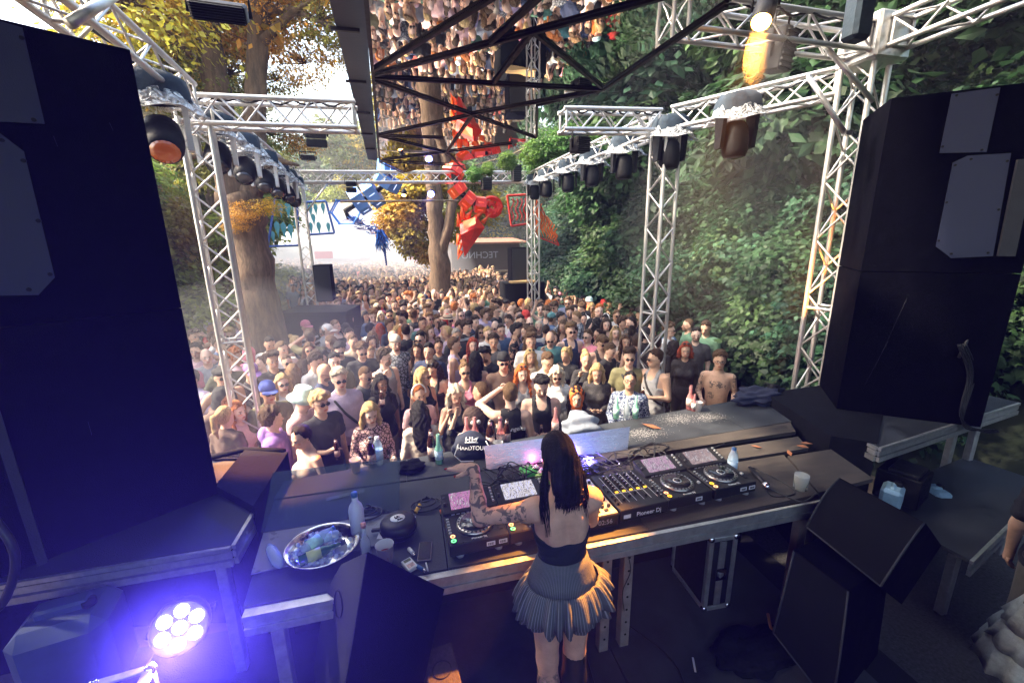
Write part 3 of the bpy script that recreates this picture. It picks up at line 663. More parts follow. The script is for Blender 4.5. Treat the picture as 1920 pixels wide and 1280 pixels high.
# floods and blinders
def flood(p, w, d, h, rz, label, tilt=0.0, group=None, two=False):
    t = thing('flood_light', label, 'flood light', tuple(p), group)
    def bx(c, dd, name, m, par=t):
        o = MB().box((0, 0, 0), dd, bev=.012).build(name, m, None); o.parent = par
        v = Matrix.Rotation(rz, 3, 'Z') @ Vector(c); o.location = v; o.rotation_euler = (tilt, 0, rz); return o
    b0 = bx((0, 0, 0), (w, d, h), 'housing', M_BLACK)
    for i in range(7):
        f = MB().box((0, -d * .52, (-.4 + i * .8 / 6) * h), (w * .94, .02, h * .05)).build('cooling_fin', M_RUBBER, b0, False)
    if two: bx((0, 0, -h * 1.15), (w, d, h), 'housing', M_BLACK)
    g = MB(); g.path([(-w * .56, 0, -h * .2), (-w * .56, 0, h * 1.1), (w * .56, 0, h * 1.1), (w * .56, 0, -h * .2)], .012, 6)
    o = g.build('bracket', M_BLACK, None); o.parent = t; o.rotation_euler = (0, 0, rz)
    return t
flood(aty(412, 22, 3.4), .30, .16, .10, .1, 'black flood light lit orange along its lower edge at the top left', .5)
flood(aty(592, 252, 6.9), .27, .14, .10, .15, 'twin bar blinder hanging under the left white truss', .1, None, True)
flood(aty(578, 296, 9.0), .24, .14, .09, .15, 'small dark fixture hanging below the twin blinder', .1)
flood(aty(658, 345, 11.5), .24, .14, .12, .1, 'small twin blinder hanging from the far truss', .1, None, True)
flood(aty(1087, 272, 5.5), .20, .2, .18, .2, 'boxy black fixture hanging under the short open ended truss', 0)
flood(aty(1460, 95, 3.75), .20, .2, .34, .3, 'black fixture hanging beside the orange spotlight', .15)
flood(aty(968, 325, 11.3), .22, .2, .4, .1, 'black moving fixture hanging from the far truss near the far tower', 0)
flood(aty(912, 345, 11.4), .25, .2, .3, .1, 'dark fixture hanging from the far truss behind the red sculpture', 0)
bg_ = MB().box(aty(1610, 30, 3.5), (.20, .16, .40), bev=.03)
tag(bg_.build('cable_bag', M_COVER), 'slate cloth cable bag hanging from the top right truss', 'bag')
# ------------------------------------------------------------------ hanging sculptures
M_BLUE = mat('blue lacquered panel', (.07, .30, .88), .35, ns=6, na=.15)
M_BLUE2 = mat('pale blue panel', (.20, .42, .92), .4)
M_RED = mat('red lacquered panel', (.78, .03, .014), .4, ns=6, na=.2)
M_RED2 = mat('orange red panel', (.85, .12, .02), .45)
M_SLIT = mat('white light strip', (.8, .85, 1), .4, emit=(.7, .8, 1), es=.3)
M_SLITR = mat('red light strip', (1, .2, .1), .4, emit=(1, .12, .05), es=.25)
def segment(parent, c, d, r, L, mats, slit, hexn=6):
    u, w, d = frame(d); c = np.array(c)
    poly = [c - d * L / 2 + r * (math.cos(2 * PI * k / hexn + .3) * u + .85 * math.sin(2 * PI * k / hexn + .3) * w) for k in range(hexn)]
    mb = MB(); mb.prism(poly, d * L)
    for i in range(len(mb.m)): mb.m[i] = i % 2
    s = mb.build('segment', mats, parent)
    b = MB()
    for k in (0, 1, 2, 3, 4, 5):
        p = (poly[k] + poly[(k + 1) % hexn]) / 2; nn = nrm(p - (c - d * L / 2))
        if np.dot(nn, CP - c) > 0: b.tube(p + d * L * .2 + nn * .004, p + d * L * .75 + nn * .004, .007, n=6)
    b.build('light_strip', slit, s)
bs_ = thing('blue_sculpture', 'hanging blue segmented serpent sculpture with tangled tail', 'sculpture', tuple(aty(700, 365, 12.5)))
Bp = [aty(728, 312, 12.3), aty(727, 340, 12.4), aty(699, 364, 12.5), aty(674, 377, 12.5), aty(648, 396, 12.5)]
mb = MB(); mb.path(Bp + [aty(655, 410, 12.5)], .075, 10); mb.build('spine_tube', M_RUBBER, bs_)
for i in range(4):
    d = Bp[i + 1] - Bp[max(0, i - 1)] if i else Bp[1] - Bp[0]
    segment(bs_, Bp[i] if i else Bp[0], d, .42 if i else .34, .30, [M_BLUE, M_BLUE2], M_SLIT)
# open cage ring and bundle of strips at its end
mb = MB(); c = aty(648, 398, 12.5)
for k in range(6):
    a0 = 2 * PI * k / 6; a1 = 2 * PI * (k + 1) / 6
    for yy in (-.15, .15):
        p = c + (.38 * math.cos(a0), yy, .35 * math.sin(a0)); q = c + (.38 * math.cos(a1), yy, .35 * math.sin(a1))
        mb.prism([p, q, q * .9 + c * .1 + (0, .02, 0), p * .9 + c * .1 + (0, .02, 0)], (0, .015, 0))
    mb.tube(c + (.38 * math.cos(a0), -.15, .35 * math.sin(a0)), c + (.38 * math.cos(a0), .15, .35 * math.sin(a0)), .018, n=6)
mb.build('open_ring', M_BLUE, bs_)
mb = MB(); T = [aty(650, 405, 12.5), aty(675, 416, 12.5), aty(697, 428, 12.5), aty(712, 440, 12.5)]
for i in range(60):
    a = T[0] + (T[3] - T[0]) * rnd.uniform(0, .8); b2_ = a + (T[3] - T[0]) * rnd.uniform(.08, .3)
    j = lambda: np.array((rnd.uniform(-.16, .16), rnd.uniform(-.16, .16), rnd.uniform(-.16, .16)))
    a, b2_ = a + j(), b2_ + j(); w = rnd.uniform(.015, .04); mb.prism([a, b2_, b2_ + (0, 0, w), a + (0, 0, w)], (0, w, 0), m=rnd.randrange(3))
mb.build('strip_bundle', [M_BLUE, M_BLUE2, mat('lilac strip', (.55, .5, .8), .5)], bs_)
mb = MB()
for i in range(46):
    a = aty(712 + rnd.uniform(-8, 8), 438 + rnd.uniform(-8, 8), 12.5); b2_ = aty(722 + rnd.uniform(-22, 14), 465 + rnd.uniform(-12, 12), 12.5 + rnd.uniform(-.3, .3)); mb.path([a, (a + b2_) / 2, b2_], [.03, .022, .003], 4, m=i % 2)
for i in range(10): mb.tube(aty(720 + i * .5, 455 + i * 4.2, 12.5), aty(719 + i * .6, 460 + i * 4.2, 12.5), .05 - i * .003, n=6)
mb.build('feather_tail', [mat('dark blue feather', (.02, .06, .25), .6), M_BLUE], bs_)
rd = thing('red_sculpture', 'hanging red segmented dragon sculpture with spiked head', 'sculpture', tuple(aty(876, 375, 11.8)))
Rp = [aty(852, 318, 11.8), aty(855, 340, 11.8), aty(858, 356, 11.8), aty(877, 376, 11.8), aty(900, 384, 11.8), aty(918, 386, 11.8)]
mb = MB(); mb.path([aty(850, 318, 11.8), aty(852, 335, 11.8), aty(862, 358, 11.8), aty(880, 378, 11.8), aty(905, 385, 11.8), aty(915, 392, 11.8)], .08, 10); mb.build('spine_tube', M_RUBBER, rd)
for i, (c, dd, r) in enumerate([(Rp[0], (.5, .2, .9), .30), (Rp[2], (.6, 0, -.8), .28), (Rp[3], (.7, 0, -.6), .28), (Rp[4], (1, 0, -.1), .24)]):
    segment(rd, c, dd, r * 1.12, .27, [M_RED, M_RED2], M_SLITR)
mb = MB(); c = aty(922, 388, 11.8)
for k in range(5):
    r0 = .07 + .048 * k
    mb.path([c + np.array((r0 * math.cos(a + k), rnd.uniform(-.05, .05), r0 * .95 * math.sin(a + k))) for a in np.linspace(0, 5.0, 16)], .046, 6)
mb.build('coil', M_RED, rd)
# faceted head with spikes
hp = lambda x, y, dY=0: aty(x, y, 11.7 + dY)
v = [hp(862, 420, -.1), hp(893, 405, -.15), hp(909, 427, 0), hp(871, 482, -.05), hp(864, 440, -.35), hp(890, 428, -.45), hp(862, 430, .35), hp(900, 415, .35), hp(878, 455, .3)]
f = [(0, 4, 5, 1), (1, 5, 2), (4, 3, 5), (5, 3, 2), (0, 6, 3), (0, 3, 4), (1, 7, 6, 0), (1, 2, 7), (2, 8, 7), (2, 3, 8), (3, 6, 8), (6, 7, 8)]
MB().add(v, f).build('dragon_head', [M_RED], rd)
for (a, b2_, r) in [((862, 425), (858, 398), .10), ((868, 412), (866, 378), .11), ((875, 410), (886, 392), .10), ((892, 408), (908, 395), .10), ((905, 418), (922, 398), .07), ((862, 440), (856, 462), .09), ((864, 455), (858, 480), .08), ((866, 470), (858, 487), .06)]:
    MB().path([hp(*a), hp(*b2_)], [r * .95, .004], 4).build('spike', M_RED2, rd)
MB().prism([hp(868, 416, -.3), hp(890, 408, -.35), hp(892, 420, -.5), hp(870, 432, -.45)], (0, -.03, .01)).build('brow_plate', M_RED2, rd)
# frames and banners behind the dance floor
M_TEAL = mat('teal fabric cutout', (.06, .26, .28), .7, ns=6, na=.15)
M_BPIPE = mat('blue pipe', (.04, .10, .32), .5)
def leaf_frame(label, quad, leaves, Y):
    Q = [aty(x, y, Y) for x, y in quad]; t = thing('leaf_banner', label, 'frame', tuple(Q[3]), 'pipe frames with hanging cutouts')
    for i in range(4): shared_tube('pipe', Q[i], Q[(i + 1) % 4], .035, M_BPIPE, t)
    mb0 = None
    for (x, y, h) in leaves:
        c = aty(x, y, Y); s = h / F * np.linalg.norm(c - CP)
        MB().prism([c + (s * q, 0, s * p) for q, p in ((0, .5), (.14, .36), (.16, .15), (.06, -.2), (0, -.5), (-.06, -.2), (-.16, .15), (-.14, .36))], (0, .02, 0)).build('leaf_cutout', M_TEAL, t)
    return t
leaf_frame('blue pipe frame with teal drop shaped cutouts right of the far left tower', [(574, 379), (611, 377), (627, 437), (578, 440)], [(582, 395, 22), (592, 393, 20), (606, 392, 20), (588, 412, 20), (583, 428, 20), (598, 428, 22), (616, 428, 20)], 15)
leaf_frame('blue pipe frame with teal drop shaped cutouts left of the far left tower', [(519, 352), (556, 352), (560, 460), (502, 462)], [(526, 395, 24), (540, 395, 26), (552, 390, 24), (520, 430, 26), (532, 432, 26), (545, 435, 26), (556, 425, 24), (512, 445, 20)], 15)
M_REDF = mat('red painted frame', (.45, .03, .02), .5); M_FLAME = mat('orange flame fabric', (.75, .13, .02), .7, ns=5, na=.4)
Q = [aty(x, y, 12.2) for x, y in ((951, 367), (987, 365), (990, 419), (959, 424))]
t = thing('strip_banner', 'red square frame with wavy red strips beside the far middle tower', 'frame', tuple(Q[3]), 'pipe frames with hanging cutouts')
for i in range(4): shared_tube('pipe', Q[i], Q[(i + 1) % 4], .03, M_REDF, t)
for x in (961, 969, 977, 984):
    P = [aty(x + 2.5 * math.sin(k * 1.4), 372 + k * 6, 12.2) for k in range(8)]
    MB().path(P, .022, 5).build('wavy_strip', M_REDF, t)
t = thing('flame_banner', 'orange flame shaped cutout banner right of the far middle tower', 'banner', tuple(aty(1045, 470, 11.9)))
for x0, y0, x1, y1 in ((1003, 363, 1048, 460), (1003, 363, 1004, 442), (1004, 442, 1048, 460)): shared_tube('pipe', aty(x0, y0, 12.1), aty(x1, y1, 12.1), .022, M_REDF, t)
for i in range(9):
    u = i / 8; x0 = 1004 + u * 38; yt = 366 + u * 62; yb = 440 + u * 16
    P = [aty(x0 + 3 * math.sin(k * 1.9 + i), yt + (yb - yt) * k / 6, 12.1) for k in range(7)]
    MB().path(P, [.008, .025, .038, .03, .035, .025, .006], 5).build('flame', M_FLAME, t)

# kiosk, tents and screens at the far end
M_TENT = mat('white tent sheet', (.8, .8, .8), .7); M_KIOSK = mat('dark kiosk wood', (.05, .03, .025), .8, ns=4, na=.3)
M_ROOFO = mat('orange kiosk roof', (.22, .09, .05), .7, ns=5, na=.2)
t = thing('kiosk', 'dark kiosk with orange roof and mirrored white letters behind the middle tree', 'kiosk', (4.5, 27, GZ))
MB().box((4.7, 27.5, 1.09), (4.2, 3, 3.02)).build('wall', M_KIOSK, t)
MB().prism([(2.2, 25.6, 2.62), (7.2, 25.6, 2.62), (7.2, 29.4, 2.85), (2.2, 29.4, 2.85)], (0, 0, .10)).build('roof', M_ROOFO, t)
text('lettering', 'TECHNO', (4.3, 25.95, 1.95), ((-1, 0, 0), (0, 0, 1), (0, -1, 0)), .55, M_GREY, t)
MB().box((4.7, 25.75, 1.0), (4.0, .3, .1)).build('counter', M_TAN, t)
for (x, Y, w, h, label) in [(-4.4, 34, 3.4, 4.6, 'tall white arched screen at the far end of the crowd'), (1.5, 40, 7, 3.4, 'pointed white awning right of the arched screen'), (-10.5, 40, 7, 3.2, 'low white tent at the far left end of the crowd'), (-2.5, 48, 9, 3.6, 'wide white tent at the very end of the crowd')]:
    t = thing('white_tent', label, 'tent', (x, Y, GZ))
    mb = MB()
    if 'arched' in label:
        P = [(x - w / 2, Y, GZ), (x + w / 2, Y, GZ)] + [(x + w / 2 * math.cos(a), Y, 2.6 + 2.0 * math.sin(a)) for a in np.linspace(0, PI, 12)]
        mb.prism(P, (0, .6, 0)); mb.build('screen', M_TENT, t); MB().box((x, Y - .1, 1.6), (w + .4, .2, .2)).build('crossbar', M_GREY, t)
    else:
        a = (x, Y, h + 1.6); c4 = [(x - w / 2, Y - 2.5, h - .6), (x + w / 2, Y - 2.5, h - .6), (x + w / 2, Y + 2.5, h - .6), (x - w / 2, Y + 2.5, h - .6)]
        mb.add(c4 + [a], [(0, 1, 4), (1, 2, 4), (2, 3, 4), (3, 0, 4), (3, 2, 1, 0)]); mb.build('canopy', M_TENT, t)
        for cx, cy_, cz in c4: MB().tube((cx, cy_, GZ), (cx, cy_, cz), .05).build('pole', M_GREY, t)
for (x, y, Y, w, h, c, label) in [(607, 478, 30, 1.1, .45, (.6, .06, .09), 'red banner above the far left crowd'), (775, 485, 32, .6, .5, (.7, .2, .12), 'small orange banner on the far side'), (795, 487, 32, .5, .6, (.7, .22, .14), 'small orange flag beside the orange banner')]:
    t = thing('banner', label, 'banner', tuple(aty(x, y, Y)))
    c0 = aty(x, y, Y); MB().box(c0, (w, .05, h)).build('cloth', mat(label, c, .7), t); MB().tube((c0[0] - w / 2, Y, GZ), (c0[0] - w / 2, Y, c0[2] + h / 2), .03).build('pole', M_GREY, t)
# black sound desk and boxes around the far towers
mb = MB(); mb.prism([(-2.75, 9.9, GZ), (-1.35, 9.6, GZ), (-1.15, 10.6, GZ), (-2.6, 11.0, GZ)], (0, 0, 1.5 - GZ)); tag(mb.build('draped_desk', M_CLOTHB), 'black draped desk at the foot of the far left tower', 'desk')
def far_speaker(c, w, d, h, label):
    t = thing('loudspeaker', label, 'loudspeaker', (c[0], c[1], c[2]), 'loudspeakers at the far towers')
    MB().box((c[0], c[1], c[2] + h / 2), (w, d, h), bev=.02).build('cabinet', M_BOX, t)
    MB().box((c[0], c[1] - d / 2 - .008, c[2] + h / 2), (w * .9, .014, h * .94)).build('grille', M_RUBBER, t)
far_speaker((-2.05, 11.6, 1.5), .4, .45, .9, 'black loudspeaker behind the far left tower')
far_speaker((3.2, 12.4, 1.7), .55, .5, 1.0, 'black loudspeaker on the draped stand at the far middle tower')
tag(MB().box((3.3, 12.4, .64), (1.2, .8, 2.12)).build('draped_stand', M_CLOTHB), 'black draped stand under the far loudspeaker', 'stand')
tk = thing('wooden_tray', 'pale wooden tray on the draped stand by the far loudspeaker', 'tray', tuple(aty(980, 527, 11.9)))
c = aty(980, 528, 11.9); MB().box(c, (.75, .3, .05)).build('board', mat('pale wood', (.45, .28, .12), .6, ns=5), tk)

# ------------------------------------------------------------------ lamps
def lamp_body(name, label, cat, p, aim, r, L, em, es, color, energy, size, blend=.4, group=None, lens=None):
    p = np.array(p); d = nrm(np.array(aim) - p); t = thing(name, label, cat, tuple(p), group)
    MB().lathe([(.001, -L), (r * .7, -L), (r, -L * .6), (r, 0), (r * .92, .01), (r * .9, -.01)], p, d, 16).build('body', M_BLACK, t)
    if not lens: MB().lathe([(r * .88, -.004), (r * .5, .004), (.001, .008)], p, d, 16).build('lens', mat(name + ' lens', em, .3, emit=em, es=es), t)
    l = bpy.data.lights.new(name, 'SPOT'); l.energy = energy; l.color = color; l.spot_size = math.radians(size); l.spot_blend = blend; l.shadow_soft_size = r
    lo = link(bpy.data.objects.new(name + '_light', l)); lo.location = p + d * .05; lo.rotation_euler = Vector(-d).to_track_quat('Z', 'Y').to_euler()
    u, w, _ = frame(d); b = MB(); b.path([p - d * L * .5 + u * r * 1.15, p - d * L * .5 + u * r * 1.2 + (0, 0, r * 1.6), p - d * L * .5 - u * r * 1.2 + (0, 0, r * 1.6), p - d * L * .5 - u * r * 1.15], .010, 6); b.build('yoke', M_BLACK, t)
    return t
lamp_body('orange_spotlight', 'glowing orange spotlight hanging from the dark truss at the top right', 'spotlight', aty(1427, 42, 3.40), (1.0, 1.86, 1.62), .085, .34, (1, .42, .06), 9, (1, .36, .05), 1700, 16)
lamp_body('blue_spotlight', 'small blue lamp shining under the far truss before the middle tree', 'spotlight', aty(808, 364, 11.2), (-1.2, 2.6, 1.4), .09, .2, (.08, .1, 1), 12, (.06, .08, 1), 900, 12)
lamp_body('amber_lamp', 'small amber lamp hanging under the blue sculpture', 'lamp', aty(757, 366, 10.6), (-.5, 8, 0), .06, .15, (1, .35, .05), 14, (1, .4, .1), 40, 60)
lamp_body('floor_uplight', 'small orange uplight on the draped riser shining on the bank', 'spotlight', (3.84, 3.66, 1.36), (4.75, 4.15, 3.0), .06, .16, (1, .3, .05), 4, (1, .30, .04), 260, 20)
l = bpy.data.lights.new('amber_moving_light', 'SPOT'); l.energy = 420; l.color = (1, .36, .06); l.spot_size = math.radians(26); l.shadow_soft_size = .08
lo = link(bpy.data.objects.new('amber_moving_light', l)); lo.location = (-1.98, 4.48, 3.68); lo.rotation_euler = (Vector((-1.98, 4.48, 3.68)) - Vector((-1.15, 3.75, 1.45))).to_track_quat('Z', 'Y').to_euler()
# LED par can at the lower left with seven lit cells
pc = aty(337, 1176, 2.05); pd = nrm(np.array((-.42, -.1, 2.2)) - pc)
pt = thing('led_par', 'round LED lamp with seven glowing cells throwing violet light', 'stage light', tuple(pc))
MB().lathe([(.001, -.16), (.09, -.15), (.125, -.08), (.125, 0), (.118, .008), (.112, -.004), (.001, -.005)], pc, pd, 22).build('housing', M_BLACK, pt)
u, w, _ = frame(pd)
M_CELL = mat('lit cell', (.8, .85, 1), .3, emit=(.82, .86, 1), es=7)
for k in range(7):
    c = pc + (0 if k == 6 else .074) * (math.cos(k * PI / 3 + .3) * u + math.sin(k * PI / 3 + .3) * w)
    MB().lathe([(.031, -.003), (.028, .004), (.001, .007)], c, pd, 14).build('cell', M_CELL, pt)
b = MB(); b.path([pc + u * .135 - pd * .06, pc + u * .14 - pd * .2, pc - u * .14 - pd * .2, pc - u * .135 - pd * .06], .012, 6); b.build('stand_bracket', M_BLACK, pt)
for nm, e, sz, col in (('led_par_light', 900, 116, (.11, .07, 1)),):
    l = bpy.data.lights.new(nm, 'SPOT'); l.energy = e; l.color = col; l.spot_size = math.radians(sz); l.spot_blend = .7; l.shadow_soft_size = .06
    lo = link(bpy.data.objects.new(nm, l)); lo.location = pc + pd * .16; lo.rotation_euler = Vector(-pd).to_track_quat('Z', 'Y').to_euler()
# ------------------------------------------------------------------ DJ equipment
M_GEAR = mat('black equipment', (.012, .012, .014), .38, ns=40, na=.2)
M_KNOB = mat('knob', (.02, .02, .022), .35); M_KNOBL = mat('knob cap', (.5, .5, .5), .35, .3)
M_JOG = mat('jog ring metal', (.45, .43, .40), .28, .9); M_JOGT = mat('jog top', (.02, .02, .022), .25, coat=.4)
M_PRINT = mat('white print', (.8, .8, .8), .6); M_STICK = mat('white sticker', (.75, .75, .78), .5)
M_LEDG = mat('green led', (.1, .8, .2), .4, emit=(.15, 1, .25), es=.4); M_LEDY = mat('amber led', (1, .6, .05), .4, emit=(1, .5, .03), es=.3)
M_LEDC = mat('cue led', (1, .5, .3), .4, emit=(1, .45, .2), es=.3)
M_FXTOP = mat('brushed silver panel', (.55, .54, .50), .4, .4, ns=30, na=.1)
def screenmat(name, c1, c2, es):
    m = mat(name, (.02, .02, .02), .15); N, L, b = nodes(m)
    tc = N.new('ShaderNodeTexCoord'); mp = N.new('ShaderNodeMapping'); mp.inputs['Scale'].default_value = (60, 14, 1); L.new(tc.outputs['Object'], mp.inputs[0])
    nz = N.new('ShaderNodeTexNoise'); nz.inputs['Scale'].default_value = 3; L.new(mp.outputs[0], nz.inputs[0])
    r = N.new('ShaderNodeValToRGB'); r.color_ramp.interpolation = 'CONSTANT'; e = r.color_ramp.elements
    e[0].color = (*c1, 1); e[1].position = .62; e[1].color = (.9, .85, .9, 1); a = e.new(.45); a.color = (*c2, 1); a = e.new(.53); a.color = (.08, .06, .12, 1)
    L.new(nz.outputs[0], r.inputs[0]); L.new(r.outputs[0], b.inputs['Emission Color']); b.inputs['Emission Strength'].default_value = es; return m
SCR = [screenmat('violet waveform screen', (.5, .2, .5), (.85, .35, .6), .13), screenmat('white waveform screen', (.6, .6, .9), (.9, .85, .8), .16), screenmat('pink waveform screen', (.6, .3, .55), (.75, .55, .65), .12), screenmat('dusky screen', (.45, .30, .32), (.5, .36, .38), .12)]
def player(x, y, rz, label, scr, leds):
    t = thing('media_player', label, 'DJ player', (0, 0, 0), 'media players on the table')
    MB().box((0, .20, .062), (.335, .40, .08), bev=.006).build('body', M_GEAR, t)
    MB().box((0, .33, .108), (.335, .14, .02), bev=.004).build('screen_hood', M_GEAR, t)
    sc = MB().prism([(-.115, .285, .121), (.095, .285, .121), (.095, .405, .155), (-.115, .405, .155)], (0, -.003, .006)).build('screen', scr, t)
    MB().prism([(-.165, .268, .118), (.165, .268, .118), (.165, .42, .150), (-.165, .42, .150)], (0, 0, -.014)).build('screen_frame', M_GEAR, t)
    j = MB().lathe([(.108, .102), (.108, .112), (.100, .120), (.088, .1205), (.086, .118)], (0, .145, 0), n=36).build('jog_ring', M_JOG, t)
    MB().lathe([(.086, .116), (.084, .124), (.001, .1245)], (0, .145, 0), n=32).build('jog_top', M_JOGT, j)
    mb = MB()
    for k in range(26):
        a = 2 * PI * k / 26; mb.lathe([(.0075, .117), (.006, .122)], (.095 * math.cos(a), .145 + .095 * math.sin(a), 0), n=6)
    mb.build('finger_dot', M_KNOB, j)
    MB().lathe([(.028, .1243), (.028, .1252), (.001, .1252)], (0, .145, 0), n=20).build('jog_display', M_PRINT, j)
    MB().lathe([(.022, .1250), (.022, .1258), (.001, .1258)], (0, .145, 0), n=20).build('jog_display_center', M_JOGT, j)
    for k, (yy, m) in enumerate(((.055, leds[0]), (.018, leds[1]))):
        b_ = MB().lathe([(.016, .1), (.016, .107), (.001, .108)], (-.142, yy + .01, 0), n=14).build('transport_button', M_GEAR, t)
        MB().lathe([(.0145, .1076), (.0145, .1095), (.0105, .1095), (.0105, .1076)], (-.142, yy + .01, 0), n=14).build('button_ring', m, b_)
    MB().box((.135, .12, .104), (.022, .13, .004)).build('tempo_slot', M_RUBBER, t)
    MB().box((.135, .10, .112), (.018, .022, .016), bev=.003).build('tempo_fader', M_KNOBL, t)
    mb = MB()
    for i in range(6): mb.box((-.15 + .0, .10 + i * .025, .106), (.016, .008, .008))
    for i in range(5): mb.box((.148, .30 + i * .025, .128 + i * .0065), (.012, .012, .010))
    for i in range(8): mb.box((-.11 + i * .03, .262, .106), (.02, .008, .006))
    mb.build('button', M_KNOBL, t)
    for xx in (-.10, -.13): MB().lathe([(.011, .12), (.010, .145), (.001, .146)], (-.148, .33 + (xx + .13) * 2, 0), n=12).build('knob', M_KNOB, t)
    text('lettering', 'Pioneer Dj', (0, .022, .1035), ((1, 0, 0), (0, 1, 0), (0, 0, 1)), .020, M_PRINT, t)
    for xx in (-.11, .11): MB().lathe([(.022, 0), (.022, .024)], (xx, .03, 0), n=12).build('foot', M_KNOBL, t)
    for xx in (.06, .13)[:leds[2]]:
        s_ = MB().box((xx, -.002, .065), (.048, .003, .026)).build('barcode_sticker', M_STICK, t)
        b_ = MB()
        for i in range(9): b_.box((xx - .016 + i * .004, -.0042, .065), (.0018 if i % 3 else .003, .001, .016))
        b_.build('barcode', M_GEAR, s_)
    for o in t.children:
        if o.name.startswith('lettering'): pass
    t.location = (x, y, 1.2); t.rotation_euler = (0, 0, rz); t.scale = (1.05, 1.05, 1.0); return t
RZ = .048
gy = lambda x: 2.115 + RZ * (x - .3)
player(.30, gy(.3), RZ, 'media player with violet waveform screen at the left end', SCR[0], (M_LEDC, M_LEDG, 2))
player(.655, gy(.655), RZ, 'media player with bright screen behind the raised tattooed arm', SCR[1], (M_LEDC, M_LEDG, 1))
player(1.745, gy(1.745), RZ, 'media player with pink waveform screen next to the mixer', SCR[2], (M_LEDC, M_LEDY, 1))
player(2.115, gy(2.115), RZ, 'media player with dusky screen beside the water bottle', SCR[3], (M_LEDY, M_LEDC, 2))
def knobgrid(parent, xs, ys, z, r, cap=True):
    for x in xs:
        for y in ys:
            k = MB().lathe([(r * 1.1, z), (r, z + .016), (.001, z + .017)], (x, y, 0), n=10).build('knob', M_KNOB, parent)
            if cap: MB().lathe([(r * .5, z + .017), (r * .45, z + .020), (.001, z + .0205)], (x, y, 0), n=8).build('knob_cap', M_KNOBL, k)
mx_ = thing('dj_mixer', 'six channel DJ mixer between the player decks', 'DJ mixer', (0, 0, 0))
MB().box((0, .20, .06), (.36, .42, .085), bev=.005).build('body', M_GEAR, mx_)
knobgrid(mx_, [-.10, -.045, .01, .065, .12], [.20, .232, .264, .296, .328, .36], .1025, .0095)
knobgrid(mx_, [-.155], [.06, .10, .14, .2, .26], .1025, .008, False); knobgrid(mx_, [.158], [.05, .09, .15], .1025, .010)
for i, x in enumerate((-.10, -.045, .01, .065)):
    s_ = MB().box((x, .105, .1035), (.006, .085, .002)).build('fader_slot', M_RUBBER, mx_)
    MB().box((x, .085 + .022 * (i % 3), .113), (.020, .014, .02), bev=.003).build('fader', M_KNOB, mx_)
mb = MB()
for x in (-.128, -.072, -.018, .037, .092, .14): mb.box((x, .22, .1031), (.0018, .32, .001))
mb.box((-.01, .165, .1032), (.25, .0025, .001)); mb.build('print_line', M_PRINT, mx_)
mb = MB()
for i in range(5): mb.box((-.10 + i * .055, .178, .106), (.022, .012, .006))
mb.build('cue_button', M_LEDY, mx_)
text('lettering', 'Pioneer Dj', (.03, -.0115, .055), ((1, 0, 0), (0, 0, 1), (0, -1, 0)), .042, M_PRINT, mx_)
MB().box((-.13, -.012, .055), (.05, .003, .025)).build('barcode_sticker', M_STICK, mx_)
mx_.location = (1.385, gy(1.385), 1.2); mx_.rotation_euler = (0, 0, RZ)
fx_ = thing('effects_unit', 'silver topped effects unit lit yellow beside the mixer', 'effects unit', (0, 0, 0))
MB().box((0, .19, .055), (.31, .42, .085), bev=.005).build('body', M_GEAR, fx_); MB().box((0, .19, .0995), (.30, .40, .004)).build('top_panel', M_FXTOP, fx_)
knobgrid(fx_, [-.10, -.04, .02, .08, .125], [.06, .13, .2, .27, .34], .1015, .011, False)
mb = MB()
for i in range(4):
    for j in range(2): mb.box((-.09 + i * .06, .025 + j * .07, .106), (.026, .018, .008))
mb.build('pad', M_KNOB, fx_)
text('lettering', '02:56', (.06, -.0225, .055), ((1, 0, 0), (0, 0, 1), (0, -1, 0)), .045, M_GREY, fx_)
fx_.location = (1.035, gy(1.035), 1.2); fx_.rotation_euler = (0, 0, RZ)
# guitar style pedals, leds and the cable tangle behind the decks
for i, (x, y, c, lb) in enumerate([(.80, 2.86, (.12, .55, .12), 'green effect pedal wired behind the second player'), (.90, 2.74, (.30, .55, .12), 'lime green effect pedal nearest the effects unit'), (1.30, 2.84, (.25, .25, .6), 'violet lit splitter box in the cable tangle'), (1.12, 2.90, (.5, .1, .3), 'magenta lit adapter box in the cable tangle')]):
    t = thing('pedal', lb, 'pedal', (x, y, 1.2), None); m_ = mat(lb, c, .4)
    MB().box((x, y, 1.232), (.13, .10, .06), .2 * i, bev=.008).build('case', m_, t)
    for q in (-.035, 0, .035): MB().lathe([(.012, 0), (.010, .018), (.001, .019)], (x + q, y + .02, 1.262), n=10).build('knob', M_KNOBL, t)
    MB().lathe([(.006, 0), (.001, .005)], (x, y - .02, 1.262), n=8).build('led', mat('led %d' % i, (.2, .2, 1), emit=[(.2, 1, .2), (.3, 1, .2), (.15, .2, 1), (1, .1, .5)][i], es=3), t)
l = bpy.data.lights.new('pedal_led', 'POINT'); l.energy = 2.6; l.color = (.16, .12, 1); l.shadow_soft_size = .03
lo = link(bpy.data.objects.new('pedal_led', l)); lo.location = (1.30, 2.88, 1.30)
l = bpy.data.lights.new('pedal_led', 'POINT'); l.energy = .25; l.color = (1, .15, .5); l.shadow_soft_size = .03
lo = link(bpy.data.objects.new('pedal_led', l)); lo.location = (.92, 2.93, 1.29)
